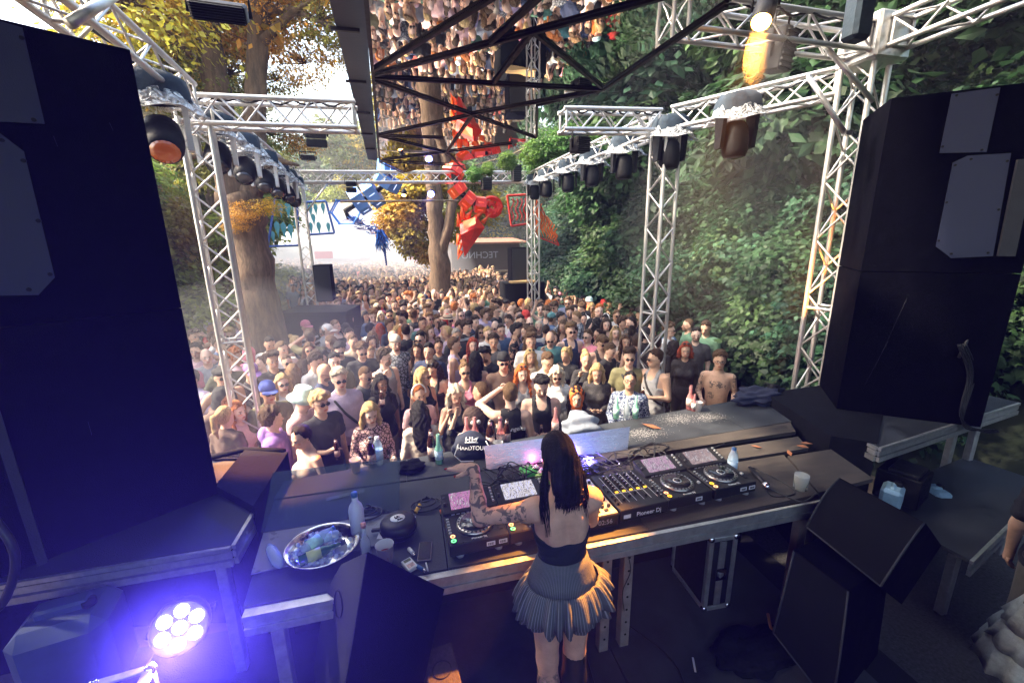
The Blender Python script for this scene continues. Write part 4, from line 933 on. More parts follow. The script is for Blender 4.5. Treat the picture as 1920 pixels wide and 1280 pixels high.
def cable(name, label, pts, r=.005, m=M_RUBBER, group=None, sub=6):
    P = [np.array(p, float) for p in pts]; out = []
    for i in range(len(P) - 1):
        p0, p1, p2, p3 = P[max(i - 1, 0)], P[i], P[i + 1], P[min(i + 2, len(P) - 1)]
        for t_ in np.linspace(0, 1, sub, endpoint=False):
            out.append(.5 * ((2 * p1) + (-p0 + p2) * t_ + (2 * p0 - 5 * p1 + 4 * p2 - p3) * t_ ** 2 + (-p0 + 3 * p1 - 3 * p2 + p3) * t_ ** 3))
    out.append(P[-1]); mb = MB(); mb.path(out, r, 7)
    return tag(mb.build(name, m), label, 'cable', group)
for i in range(26):
    x0 = rnd.uniform(.62, 1.75); pts = [(x0, rnd.uniform(2.62, 2.7), 1.24)]
    for k in range(5): pts.append((pts[-1][0] + rnd.uniform(-.22, .22), rnd.uniform(2.66, 2.97), 1.21 + rnd.uniform(0, .09)))
    cable('cable', 'thin black cable in the tangle behind the decks', pts, rnd.choice((.004, .005, .006)), M_RUBBER, 'cables tangled behind the decks')
for i in range(9):
    x0 = rnd.uniform(.8, 1.7); y0 = rnd.uniform(2.75, 2.93)
    mb = MB(); mb.tube((x0, y0, 1.225 + rnd.uniform(0, .05)), (x0 + rnd.uniform(-.05, .05), y0 + rnd.uniform(-.04, .04), 1.235 + rnd.uniform(0, .06)), .009, n=8)
    tag(mb.build('plug', M_STEEL if i % 2 else M_WHITE), 'small plug lying in the cable tangle', 'plug', 'plugs in the cable tangle')
cable('cable', 'black cable looping over the planks behind the right hand players', [(1.6, 2.8, 1.21), (1.8, 3.0, 1.21), (2.0, 3.06, 1.21), (2.1, 2.98, 1.21), (1.95, 2.88, 1.21), (2.2, 2.8, 1.21), (2.6, 2.9, 1.21)], .006)
cable('cable', 'black cable running along the table from the left player to the pedals', [(.2, 2.6, 1.21), (.35, 2.72, 1.21), (.55, 2.68, 1.22), (.8, 2.85, 1.22)], .006)
def coil(label, c, r, n=4, ry=.7):
    pts = [(c[0] + (r - .004 * k) * math.cos(k * .7), c[1] + (r - .004 * k) * ry * math.sin(k * .7), c[2] + .004 + .0022 * k) for k in range(int(9 * n))]
    return cable('coiled_cable', label, pts, .006, sub=4)
coil('black cable coil beside the left player', (.02, 2.66, 1.2), .13); coil('black cable coil behind the frosted bottle', (-.36, 2.66, 1.2), .12)
for (a, b_, c, lb) in (((-.06, 2.60, 1.215), (-.03, 2.66, 1.225), (.8, .45, .03), 'yellow cable connector beside the coil'), ((.10, 2.56, 1.215), (.17, 2.58, 1.22), (.8, .2, .03), 'orange cable connector beside the player'), ((-.44, 2.60, 1.215), (-.42, 2.66, 1.22), (.3, .7, .1), 'green cable connector behind the frosted bottle')):
    mb = MB(); mb.tube(a, b_, .014, n=8); tag(mb.build('connector', mat(lb, c, .5)), lb, 'connector')
# brushed metal sheet standing behind the tangle
M_SHEET = mat('brushed metal sheet', (.34, .33, .38), .32, .9, ns=9, na=.12, bump=.08, bs=30, stretch=(1, 12, 12))
mb = MB().prism([(.50, 3.02, 1.205), (1.74, 3.035, 1.205), (1.80, 3.12, 1.37), (.50, 3.10, 1.375)], (0, .004, -.002))
tag(mb.build('metal_sheet', M_SHEET), 'long brushed metal sheet leaning behind the cable tangle', 'metal sheet')

# ------------------------------------------------------------------ bottles, cups and small things on the deck
def glass(name, col, rough=.05, alpha=.35):
    m = mat(name, col, rough, alpha=1, trans=0, coat=.5); N, L, b = nodes(m)
    t = N.new('ShaderNodeBsdfTransparent'); t.inputs[0].default_value = (*[min(1, c * .6 + .4) for c in col], 1); mx = N.new('ShaderNodeMixShader'); mx.inputs[0].default_value = alpha
    L.new(t.outputs[0], mx.inputs[1]); L.new(b.outputs[0], mx.inputs[2]); L.new(mx.outputs[0], N['Material Output'].inputs[0]); return m
M_BROWN = mat('brown bottle glass', (.035, .012, .006), .08, coat=.6); M_CLEAR = glass('clear glass', (.75, .8, .82)); M_PINK = glass('pink drink glass', (.75, .36, .36), .06, .4)
M_GRN = glass('pale green glass', (.35, .7, .55), .06, .6); M_PET = glass('clear plastic', (.7, .82, .9), .08, .4); M_FROST = mat('frosted glass', (.62, .64, .70), .45, coat=.2)
M_LABW = mat('pale label', (.7, .66, .6), .6, ns=60, na=.25); M_LABR = mat('red and cream label', (.60, .42, .36), .6, ns=70, na=.6); M_LABG = mat('mint label', (.45, .75, .6), .6, ns=50, na=.2); M_LABB = mat('pale blue label', (.5, .65, .8), .6, ns=50, na=.3)
M_CAPB = mat('blue cap', (.03, .12, .3), .4); M_CAPP = mat('copper cap', (.55, .25, .2), .35, .5); M_CUP = glass('frosted plastic cup', (.8, .8, .8), .4, .8); M_LIQ = mat('pink drink', (.5, .12, .10), .15)
PROF = {'beer': [(.001, 0), (.030, .001), (.031, .14), (.028, .165), (.014, .20), (.0125, .24)], 'soda': [(.001, 0), (.029, .001), (.030, .105), (.026, .130), (.0145, .158), (.0125, .235)],
        'water': [(.001, 0), (.032, .002), (.033, .05), (.030, .06), (.033, .07), (.033, .13), (.028, .155), (.014, .19), (.013, .20)], 'vodka': [(.001, 0), (.041, .002), (.042, .18), (.036, .205), (.017, .235), (.0155, .285)]}
def bottle(x, y, kind, body, labm, capm, label, z=1.203, group='bottles on the stage deck', sc=1.1, R=None):
    t = thing('bottle', label, 'bottle', (0, 0, 0), group); p = PROF[kind]
    g_ = MB().lathe(p, n=16).build('glass', body, t)
    h0, h1_ = (.04, .11) if kind != 'vodka' else (.06, .14)
    r = max(q[0] for q in p) + .0008
    if labm: MB().lathe([(r, h0), (r, h1_)], n=16).build('label', labm, t)
    if labm and kind == 'beer': MB().lathe([(.0165, .198), (.0138, .225)], n=12).build('neck_label', labm, t)
    if capm: tp_ = p[-1][1]; MB().lathe([(p[-1][0] + .002, tp_ - .022), (p[-1][0] + .0025, tp_ + .004), (.001, tp_ + .005)], n=12).build('cap', capm, t)
    t.location = (x, y, z); t.scale = (sc,) * 3; t.rotation_euler = R or (0, 0, rnd.uniform(0, 6)); return t
def on(px, py, z=1.203): return atz(px, py, z)
for (px, py, k, b_, l_, c, s, sc) in [(673, 1004, 'vodka', M_FROST, None, M_CAPB, 'frosted spirits bottle with blue cap beside the ice tray', 1.05), (688, 1048, 'soda', M_CLEAR, None, M_CAPP, 'clear bottle with copper cap in front of the frosted bottle', 1),
        (699, 875, 'beer', M_BROWN, M_LABR, None, 'brown beer bottle beside the plastic water bottle at the left', 1.1), (711, 870, 'water', M_PET, M_LABB, M_WHITE, 'plastic water bottle in front of the lace topped woman', 1.2),
        (811, 862, 'beer', M_BROWN, M_LABR, None, 'brown beer bottle left of the printed drawstring bag', 1.15), (824, 868, 'soda', M_GRN, M_LABB, None, 'pale green bottle next to the brown beer bottle', 1.1),
        (876, 832, 'soda', M_PINK, M_LABR, None, 'pink bottle behind the printed bag on its left', 1.1), (891, 832, 'soda', M_PINK, M_LABR, None, 'pink bottle behind the printed bag on its right', 1.1),
        (920, 842, 'beer', M_BROWN, M_LABR, None, 'brown beer bottle left of the white cup by the metal sheet', 1.15), (939, 838, 'soda', M_PINK, M_LABR, M_CAPP, 'pink bottle just right of the white cup', 1.2), (951, 832, 'beer', M_BROWN, M_LABR, None, 'brown beer bottle rightmost of the trio by the metal sheet', 1.0),
        (1041, 812, 'soda', M_PINK, M_LABR, None, 'pink bottle standing beside the grey hoodie', 1.1), (1155, 784, 'soda', M_GRN, M_LABG, None, 'mint labelled bottle leftmost before the patterned shirt man', 1.0), (1174, 783, 'soda', M_CLEAR, None, None, 'clear empty bottle between the two mint bottles', 1.0), (1191, 783, 'soda', M_GRN, M_LABG, None, 'mint labelled bottle rightmost before the patterned shirt man', 1.0),
        (1292, 767, 'soda', M_PINK, M_LABR, None, 'pink bottle at the deck edge before the shirtless man', 1.15), (1300, 770, 'soda', M_PINK, M_LABW, None, 'short pink bottle touching the clear cup', .8), (1371, 889, 'water', M_PET, M_LABB, M_CAPB, 'small water bottle with blue cap beside the last player', 1.1)]:
    p = on(px, py); bottle(p[0], p[1], k, b_, l_, c, s, sc=sc)
def cup(px, py, label, h=.11, r=.042, liq=None, z=1.203):
    p = on(px, py, z); t = thing('plastic_cup', label, 'cup', tuple(p), 'plastic cups on the deck')
    MB().lathe([(.001, .002), (r * .74, .002), (r, h), (r * 1.05, h), (r * .97, h - .002), (r * .72, .006), (.001, .006)], p, n=18).build('cup_wall', M_CUP, t)
    if liq: MB().lathe([(.001, .007), (r * .74, .007), (r * .86, h * .5), (.001, h * .5)], p, n=16).build('drink', liq, t)
cup(668, 884, 'white cup at the far left of the front deck'); cup(934, 846, 'white cup among the beer bottles by the metal sheet', .09); cup(868, 832, 'white cup behind the printed bag', .09); cup(1308, 770, 'clear cup beside the pink bottles at the right', .10); cup(724, 1054, 'white cup half full of pink drink in front of the round case', .12, .05, M_LIQ)
p = on(1500, 915); t = thing('jar', 'glass jar full of cigarette ends at the right end of the table', 'jar', tuple(p))
MB().lathe([(.001, 0), (.046, 0), (.05, .10), (.047, .11)], p, n=18).build('glass', M_CLEAR, t)
mb = MB()
for i in range(40): a = np.array(p) + (rnd.uniform(-.028, .028), rnd.uniform(-.028, .028), .01 + rnd.uniform(0, .085)); mb.tube(a, a + (rnd.uniform(-.02, .02), rnd.uniform(-.02, .02), rnd.uniform(-.01, .01)), .004, n=5)
tag(mb.build('cigarette_end', mat('cigarette ends', (.5, .42, .25), .8, island=.4), t), kind='stuff')
# steel tray with ice and bottles
tc_ = on(607, 1035); t = thing('ice_tray', 'oval steel tray filled with ice on the left of the table', 'tray', tuple(tc_))
MB().lathe([(.001, .004), (.13, .004), (.175, .035), (.20, .06), (.208, .060), (.208, .056), (.178, .030), (.13, 0), (.001, 0)], tc_, n=40, sy=.95).build('bowl', M_STEEL, t)
M_ICE = glass('ice', (.8, .88, .95), .1, .45)
for i in range(70):
    a = rnd.uniform(0, 6.28); q = .155 * math.sqrt(rnd.random())
    tt = rnd.uniform(-1, 1); c = np.array(tc_) + (q * math.cos(a), q * math.sin(a) * .95, .022 + rnd.uniform(0, .035))
    R = np.array(Matrix.Rotation(rnd.uniform(0, 3), 3, Vector((rnd.random(), rnd.random(), 1)).normalized())); s_ = rnd.uniform(.018, .028)
    MB().box(c, (s_, s_, s_), R=R, bev=.004).build('ice_cube', M_ICE, t)
bottle(tc_[0] - .10, tc_[1] - .06, 'water', M_PET, M_LABG, M_CAPB, 'plastic bottle with blue cap lying in the ice tray', tc_[2] + .07, R=(0, 1.45, .75), sc=1.05)
bottle(tc_[0] + .08, tc_[1] + .05, 'water', M_PET, M_LABB, M_CAPB, 'water bottle lying on the ice at the back of the tray', tc_[2] + .07, R=(0, -1.45, .3), sc=.9)
bottle(tc_[0] - .10, tc_[1] - .125, 'soda', mat('green bottle glass', (.03, .12, .05), .08, coat=.6), mat('lime label', (.55, .6, .15), .5), mat('dark cap', (.03, .04, .06), .4), 'green bottle with lime label lying at the front of the tray', tc_[2] + .062, R=(0, 1.5, .35), sc=1.05)
p = on(505, 1030); q_ = on(527, 1070); mb = MB(); pts = [p + (q_ - p) * k + (0, 0, .03) for k in (0, .2, .5, .8, 1)]; mb.path(pts, [.012, .03, .034, .032, .014], 9)
tag(mb.build('crumpled_bottle', M_PET), 'crumpled clear plastic bottle lying left of the ice tray', 'bottle')
# round headphone case
p = on(748, 1000); t = thing('headphone_case', 'round black zip case with white oval emblem', 'case', tuple(p))
MB().lathe([(.001, 0), (.085, 0), (.105, .02), (.11, .05), (.108, .085), (.09, .105), (.05, .112), (.001, .113)], p, n=32).build('shell', M_RUBBER, t)
MB().path([p + (.112 * math.cos(a), .112 * math.sin(a), .05) for a in np.linspace(0, 2 * PI, 36, endpoint=False)], .0035, 6, closed=True).build('zip', M_BLACK, t)
e = MB().lathe([(.045, .1125), (.045, .1145), (.001, .1145)], p, n=26, sy=.8).build('emblem', M_PRINT, t)
mb = MB()
for i in range(9):
    a = rnd.uniform(0, 6.28); q = rnd.uniform(0, .028); c = p + (q * math.cos(a), q * .75 * math.sin(a), .1150); mb.path([c, c + (rnd.uniform(-.012, .012), rnd.uniform(-.012, .012), 0), c + (rnd.uniform(-.02, .02), rnd.uniform(-.02, .02), 0)], [.004, .005, .002], 5)
mb.build('emblem_print', M_BLACK, e)
mb = MB(); mb.box(p + (-.13, .03, .03), (.07, .025, .02), -.1, bev=.005); mb.build('wrist_strap', M_RUBBER, t)
p = on(797, 1034); t = thing('smartphone', 'dark smartphone lying between the cup and the left player', 'phone', tuple(p)); MB().box(p + (0, 0, .006), (.078, .155, .009), -.12, bev=.003).build('case', mat('phone case', (.35, .28, .24), .5), t); MB().box(p + (0, 0, .0115), (.07, .146, .002), -.12).build('screen', M_JOGT, t)
p = on(768, 1062); t = thing('cigarette_pack', 'white cigarette packet with text block beside the lighters', 'cigarette packet', tuple(p)); MB().box(p + (0, 0, .012), (.058, .09, .022), .5, bev=.002).build('box', M_WHITE, t); MB().box(p + (.008, -.015, .0235), (.04, .03, .001), .5).build('warning_print', M_LABR, t); MB().box(p + (-.012, .025, .0235), (.04, .022, .001), .5).build('photo_print', mat('dark print', (.12, .14, .06), .6, ns=60, na=.6), t)
for (px, py, a, lb) in ((772, 1037, -1.1, 'white lighter standing along the phone'), (789, 1068, -.8, 'blue lighter beside the cigarette packet')):
    p = on(px, py); t = thing('lighter', lb, 'lighter', tuple(p)); d = np.array((math.cos(a), math.sin(a), 0)); MB().tube(p + (0, 0, .012) - d * .035, p + (0, 0, .012) + d * .02, .011, n=10).build('barrel', M_WHITE if 'white' in lb else M_CAPB, t); MB().tube(p + (0, 0, .012) + d * .021, p + (0, 0, .012) + d * .036, .010, n=8).build('lighter_top', M_STEEL, t)
p = on(802, 1064); mb = MB(); mb.tube(p + (0, -.03, .006), p + (-.008, .035, .006), .0045, n=8); tag(mb.build('cigarette', M_WHITE), 'single white cigarette lying near the table edge', 'cigarette')
# microphone
p = on(1425, 905); t = thing('microphone', 'black microphone with silver ball head lying by the last player', 'microphone', tuple(p)); a = on(1405, 880) + (0, 0, .02); b_ = on(1432, 912) + (0, 0, .025)
MB().path([a, b_], [.012, .018], 12).build('handle', M_RUBBER, t); MB().lathe([(.001, -.03), (.02, -.028), (.028, -.01), (.028, .008), (.018, .026), (.001, .03)], b_ + nrm(b_ - a) * .03, nrm(b_ - a), 16).build('grille', M_STEEL, t)
cable('cable', 'microphone cable looping on the right end of the table', [a, on(1420, 880), on(1470, 905), on(1490, 925), on(1450, 930), on(1440, 915), on(1500, 940), on(1530, 925)], .006)
# cloth heaps
def heap(name, label, c, r, m, seed, cat='cloth', amp=.22, fold=5):
    g_ = np.random.default_rng(seed); ph = g_.uniform(0, 6, 8); n1, n2 = 40, 22; mb = MB(); v = []
    for i in range(n2 + 1):
        th = PI * i / n2
        for j in range(n1):
            a = 2 * PI * j / n1; d = np.array((math.sin(th) * math.cos(a), math.sin(th) * math.sin(a), math.cos(th)))
            k = 1 + amp * (math.sin(d[0] * fold + ph[0] + 2 * math.sin(d[1] * fold * .7 + ph[1])) * .6 + math.sin(d[1] * fold * 1.7 + ph[2] + 2 * d[2] * fold) * .4 + .35 * math.sin(d[2] * fold * 2.3 + ph[3] + d[0] * fold * 2))
            p = np.array(c) + d * np.array(r) * k; p[2] = max(p[2], c[2] - r[2] * .55); v.append(p)
    mb.add(v, [(i * n1 + j, (i + 1) * n1 + j, (i + 1) * n1 + (j + 1) % n1, i * n1 + (j + 1) % n1) for i in range(n2) for j in range(n1)], 0, True)
    return tag(mb.build(name, m), label, cat)
M_HOOD = mat('pale grey fleece', (.30, .34, .40), .9, ns=8, na=.15, bump=.4, bs=60)
heap('hoodie', 'pale blue grey hoodie crumpled on the front deck', on(1090, 815) + (0, .02, .06), (.20, .14, .15), M_HOOD, 3, 'hoodie', .20, 3.4)
heap('black_cloth', 'crumpled black cloth on the front deck left of the drawstring bag', on(770, 880) + (0, 0, .025), (.10, .09, .04), M_CLOTHB, 5)
heap('dark_jacket', 'dark blue jacket thrown over the right end of the deck', on(1420, 752) + (.05, 0, .05), (.34, .16, .10), mat('navy cloth', (.02, .024, .05), .9, ns=6, na=.3, bump=.5, bs=40), 8, 'jacket')
heap('floor_cloth', 'dark crumpled cloth on the floor beside the monitor', atz(1420, 1215, .32), (.28, .16, .05), M_CLOTHB, 9)
bgp = on(880, 858); bag = thing('drawstring_bag', 'navy drawstring bag printed HARDTOURS behind the raised hand', 'bag', tuple(bgp))
M_NAVY = mat('navy bag cloth', (.02, .025, .045), .85, ns=8, na=.25, bump=.4, bs=50)
o = heap('bag_body', None, bgp + (.02, .06, .06), (.16, .11, .14), M_NAVY, 12, None, .07, 3); o.parent = bag; o.location = -bag.location
fR = ((.97, -.25, 0), (.17, .62, .77), (-.18, -.74, .64)); fc = np.array(bgp) + (.02, -.045, .130)
text('lettering', 'HARDTOURS', fc + (.01, -.005, -.02), fR, .047, M_PRINT, bag, sx=.95)
em = MB(); R_ = np.array([nrm(q) for q in fR]).T
for (x0, y0, x1, y1) in [(-.05, .03, -.05, .075), (-.05, .052, -.02, .052), (-.02, .03, -.02, .075), (0, .03, 0, .075), (0, .032, .03, .032), (.03, .032, .04, .06), (.01, .05, .05, .07), (-.06, .028, .05, .026)]:
    em.tube(fc + R_ @ np.array((x0, y0, .004 - y0 * .15)), fc + R_ @ np.array((x1, y1, .004 - y1 * .15)), .0045, n=5)
em.build('emblem', M_PRINT, bag)
mb = MB(); mb.path([fc + (-.11, .02, .02), fc + (-.15, -.03, -.05), fc + (-.10, -.05, -.10), fc + (.0, -.07, -.10)], .004, 6); mb.path([fc + (.12, .02, .02), fc + (.16, -.02, -.06), fc + (.15, -.03, -.1)], .004, 6); mb.build('cord', M_WHITE, bag)
# acrylic sheet and boards at the left end
M_ACR = glass('clear acrylic', (.25, .32, .38), .03, .16)
mb = MB().prism([(-1.02, 2.66, 1.203), (-.17, 2.66, 1.203), (-.15, 3.0, 1.42), (-1.02, 3.02, 1.42)], (0, .003, -.005))
tag(mb.build('acrylic_sheet', M_ACR), 'clear acrylic sheet leaning at the back left of the table', 'acrylic sheet')
mb = MB().prism([(-.96, 2.28, 1.203), (-.16, 2.36, 1.203), (-.12, 2.64, 1.203), (-1.0, 2.64, 1.203)], (0, 0, .006)); tag(mb.build('grey_board', mat('grey laminate', (.16, .165, .18), .35, ns=6, na=.15)), 'grey laminate board lying under the ice tray', 'board')
mb = MB().prism([(-.30, 2.40, 1.21), (-.12, 2.36, 1.21), (-.06, 2.56, 1.21), (-.26, 2.60, 1.21)], (0, 0, .001)); tag(mb.build('paper_sheet', M_WHITE), 'white sheet of paper under the frosted bottle', 'paper')
# chalk smears, leaves and scraps on the planks
M_CHALK = mat('white powder', (.55, .52, .5), .9); g_ = np.random.default_rng(4)
for k, (px, py, n_, w_, lb) in enumerate(((1205, 812, 700, .11, 'scatter of white powder behind the metal sheet'), (1270, 785, 600, .12, 'scatter of white powder near the dry leaf'), (1330, 782, 400, .09, 'scatter of white powder near the pink bottles'))):
    mb = MB(); c = on(px, py, 1.2045)
    for i in range(n_):
        x, y = g_.normal(0, w_), g_.normal(0, w_ * .5); s_ = g_.uniform(.0008, .0035); mb.box(c + (x, y, .0005), (s_ * 2.0, s_, .0008), g_.uniform(0, 3))
    tag(mb.build('powder', M_CHALK), lb, 'powder', None, 'stuff')
M_DRY = mat('dry leaf', (.30, .11, .05), .8)
for i, (px, py) in enumerate([(1222, 800), (1505, 838), (1418, 838), (1480, 850), (1512, 832)]):
    c = on(px, py, 1.207); a = rnd.uniform(0, 6); u_ = np.array((math.cos(a), math.sin(a), 0)); w_ = np.array((-u_[1], u_[0], 0)); s_ = .045 if i else .09
    mb = MB().prism([c - u_ * s_, c - u_ * s_ * .2 + w_ * s_ * .5 + (0, 0, .01), c + u_ * s_ + (0, 0, .012), c - w_ * s_ * .45 + (0, 0, .006)], (0, 0, .002))
    tag(mb.build('dry_leaf', M_DRY), ['curled orange leaf on the front deck among the white powder', 'small reddish leaf on the plank near the far right corner', 'small reddish leaf lying in the plank gap', 'small reddish leaf on the nearest right plank', 'dark reddish leaf beside the far right corner'][i], 'leaf')

# ------------------------------------------------------------------ monitors, cases, canisters around the stage
M_GRILLE = mat('black steel grille', (.005, .005, .006), .7, 0, ns=200, na=.5, bump=.6, bs=500, spec=.15)
def monitor(label, quad, p0, n, depth, bulge, group, ex=None):
    n = nrm(n); Q = [onplane(x, y, p0, n) for x, y in quad]; t = thing('stage_monitor', label, 'stage monitor', tuple(np.mean(Q, 0) - n * depth), group)
    MB().prism(Q, -n * depth if ex is None else ex).build('cabinet', M_BOX, t)
    mb = MB(); k = 9; v = []
    for i in range(k):
        for j in range(3):
            s_, r_ = i / (k - 1), j / 2; a = Q[0] * (1 - r_) + Q[1] * r_; b2 = Q[3] * (1 - r_) + Q[2] * r_; c = np.mean(Q, 0)
            v.append((a * (1 - s_) + b2 * s_) * .975 + c * .025 + n * (.004 + bulge * math.sin(s_ * PI)))
    mb.add(v, [(i * 3 + j, i * 3 + j + 1, i * 3 + j + 4, i * 3 + j + 3) for i in range(k - 1) for j in range(2)], 0, True)
    for j in (0, 2): mb.add([v[i * 3 + j] for i in range(k)] + [v[i * 3 + j] - n * (.004 + bulge * math.sin(i / (k - 1) * PI)) for i in range(k)], [(i, i + 1, k + i + 1, k + i) for i in range(k - 1)])
    g_ = mb.build('grille', M_GRILLE, t)
    for j in (0, 2): MB().path([v[i * 3 + j] for i in range(k)], .006, 6).build('grille_edge', M_DGREY, g_)
    MB().path([v[6 * 0 + (k - 1) * 3 + j] for j in range(3)], .005, 6).build('grille_edge', M_DGREY, g_)
    return t
GM = 'curved grille monitors beside the table'
monitor('upper stage monitor with curved grille at the right of the table', [(1572, 894), (1736, 980), (1652, 1102), (1510, 988)], (2.5, 1.75, 1.05), (-.55, -.35, .75), .55, .09, GM, np.array((.42, .12, -.34)))
monitor('lower stage monitor with curved grille under the upper one', [(1488, 1030), (1592, 1106), (1560, 1330), (1448, 1185)], (2.2, 1.62, .72), (-.72, -.58, .28), .6, .06, GM, np.array((.62, .20, -.12)))
# monitor seen from behind at the left
n = nrm((-.72, -.62, .12)); p0 = (-.36, 1.88, 1.25); Q = [onplane(x, y, p0, n) for x, y in ((690, 1034), (642, 1056), (612, 1110), (590, 1252), (600, 1340), (640, 1330), (664, 1195))]
t = thing('stage_monitor', 'wedge monitor at the lower left seen from behind with a blue lit side', 'stage monitor', tuple(Q[4]), GM); ex = np.array((.34, -.10, -.20))
MB().prism(Q, ex).build('cabinet', M_BOX, t); MB().prism([q + n * .003 for q in Q], n * .004).build('side_plate', M_DGREY, t)
c = onplane(637, 1130, p0, n) + n * .009; u, w, _ = frame(n); MB().path([c + .035 * math.cos(a) * u + .075 * math.sin(a) * w for a in np.linspace(0, 2 * PI, 24, endpoint=False)], .0035, 5, closed=True).build('handle_ring', M_BLACK, t)
bx_ = thing('wedge_box', 'small rough painted box lit orange at the bottom beside the wedge monitor', 'box', (.02, 1.85, .3)); MB().box((.03, 1.86, .52), (.17, .30, .44), .1, bev=.008).build('box_body', mat('rough dark paint', (.06, .045, .045), .8, ns=60, na=.5, bump=.6, bs=200), bx_); MB().path([(.03 + .05 * math.cos(a), 1.86 + .05 * math.sin(a), .743) for a in np.linspace(0, 6.28, 18, endpoint=False)], .003, 5, closed=True).build('ring_mark', M_BLACK, bx_)
def flightcase(label, c, d, rz, latch=True):
    t = thing('flight_case', label, 'flight case', (c[0], c[1], c[2] - d[2] / 2), 'black flight cases with metal edges'); R = np.array(Matrix.Rotation(rz, 3, 'Z')); c = np.array(c); h = np.array(d) / 2
    MB().box(c, d, rz).build('shell', M_BLACK, t)
    K = [np.array(k) for k in ((-1, -1, -1), (1, -1, -1), (1, 1, -1), (-1, 1, -1), (-1, -1, 1), (1, -1, 1), (1, 1, 1), (-1, 1, 1))]
    for a in range(8):
        for b2 in range(a + 1, 8):
            if abs(K[a] - K[b2]).sum() == 2: MB().box(c + R @ ((K[a] + K[b2]) / 2 * (h - .006)), np.where(K[a] == K[b2], .034, d), rz, bev=.003).build('edge_profile', M_ALU2, t)
    for k in K: MB().lathe([(.001, -.026), (.018, -.02), (.026, 0), (.018, .02), (.001, .026)], c + R @ (k * (h - .004)), n=12).build('ball_corner', M_STEEL, t)
    if latch:
        p = c + R @ np.array((0, -h[1] - .012, 0)); l_ = MB().box(p, (.09, .012, .10), rz, bev=.003).build('latch', M_STEEL, t); MB().box(p + R @ np.array((0, -.008, 0)), (.045, .012, .03), rz + .4, bev=.003).build('latch_wing', M_ALU2, l_)
        MB().box(c + R @ np.array((0, -h[1] - .004, 0)), (.05, .008, d[2] - .07), rz).build('centre_profile', M_ALU2, t)
    return t
flightcase('upright black flight case under the right part of the table', (2.06, 2.40, .61), (.20, .42, .60), -.05)
flightcase('flat black flight case at the lower left below the LED lamp', tuple(onplane(222, 1268, (0, 1.7, 0), (0, 1, 0)) + (-.03, 0, -.15)), (.20, .14, .16), .12)
def canister(label, c, d, rz, m):
    t = thing('canister', label, 'canister', (c[0], c[1], c[2] - d[2] / 2), 'plastic canisters around the stage'); c = np.array(c)
    MB().box(c, d, rz, bev=min(d) * .18).build('tank', m, t)
    MB().box(c + (0, 0, d[2] * .5 + .0), (d[0] * .55, d[1] * .25, d[2] * .16), rz, bev=.012).build('grip', m, t); MB().lathe([(.03, 0), (.03, .03), (.001, .032)], c + (d[0] * .28, 0, d[2] * .5), n=14).build('screw_cap', M_BLACK, t)
M_CAN = mat('blue grey canister plastic', (.05, .08, .13), .5, ns=5, na=.2); M_JUG = mat('pale blue jug plastic', (.30, .48, .62), .5, ns=6, na=.2)
canister('large blue canister in the dark corner under the left platform', onplane(145, 1215, (0, 2.25, 0), (0, 1, 0)), (.38, .32, .50), .2, M_CAN)
canister('pale blue jug behind the amplifier rack', aty(1752, 935, 2.42), (.14, .2, .22), -.3, M_JUG); canister('pale blue jug in front of the amplifier rack', aty(1672, 928, 2.28), (.2, .14, .16), .5, M_JUG)
p = aty(1692, 905, 2.42); t = thing('amplifier_rack', 'small black amplifier rack with red digits under the right platform', 'amplifier', tuple(p)); MB().box(p, (.32, .3, .26), .35, bev=.01).build('case', M_BLACK, t); text('display', '00', p + (-.02, -.155, .07), ((.94, .34, 0), (0, 0, 1), (.34, -.94, 0)), .035, mat('red digits', (1, .05, .02), emit=(1, .06, .02), es=6), t)
MB().box(p + (0, -.02, .145), (.26, .2, .03), .35, bev=.006).build('top_tray', M_RUBBER, t)
c = aty(1795, 650, 2.55)
for i in range(4): cable('cable', 'black cable hanging down from the right speaker stack onto the platform', [c + (.03 * i, 0, .02), c + (.12 + .03 * i, -.05, -.25), c + (.10 + .02 * i, -.08, -.62 - .03 * i), c + (.35 + .05 * i, -.12, -.78), c + (.6, -.1, -.82)], .007, M_RUBBER, 'cables hanging at the right stack')
cable('cable', 'single thin cable rising from the right stack to the truss', [c + (.05, 0, -.1), aty(1850, 560, 2.6), aty(1895, 460, 2.7), aty(1925, 380, 2.8)], .012)
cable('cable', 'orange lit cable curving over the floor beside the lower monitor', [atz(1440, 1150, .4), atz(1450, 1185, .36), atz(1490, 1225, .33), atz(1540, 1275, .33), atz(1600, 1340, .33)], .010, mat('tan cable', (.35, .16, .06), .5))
cable('cable', 'thick black cable curving down the left edge of the platform', [aty(-20, 960, 2.2), aty(22, 1020, 2.15), aty(28, 1070, 2.15), aty(5, 1130, 2.2), aty(-30, 1160, 2.2)], .018)
M_TAPE = mat('grey tape', (.22, .22, .23), .5, ns=20, na=.2); M_TAPEW = mat('white tape', (.6, .6, .58), .6)
for (x, y, z, w, h, a, m_, lb) in ((1.15, 1.2, .305, .30, .05, .4, M_TAPE, 'grey tape strip on the stage floor behind the DJ'), (1.75, 1.35, .305, .22, .05, 1.2, M_TAPE, 'grey tape strip on the stage floor near the flight case'), (1.62, 1.85, .305, .10, .012, 1.1, M_TAPEW, 'short white tape mark on the floor right of the DJ'), (-.55, 2.95, 1.205, .26, .045, .2, M_TAPE, 'grey tape strip on the deck behind the acrylic sheet'), (1.55, 3.18, 1.209, .28, .045, .1, M_TAPE, 'grey tape strip on the front deck by the metal sheet')):
    tag(MB().box((x, y, z), (w, h, .002), a).build('tape', m_), lb, 'tape')
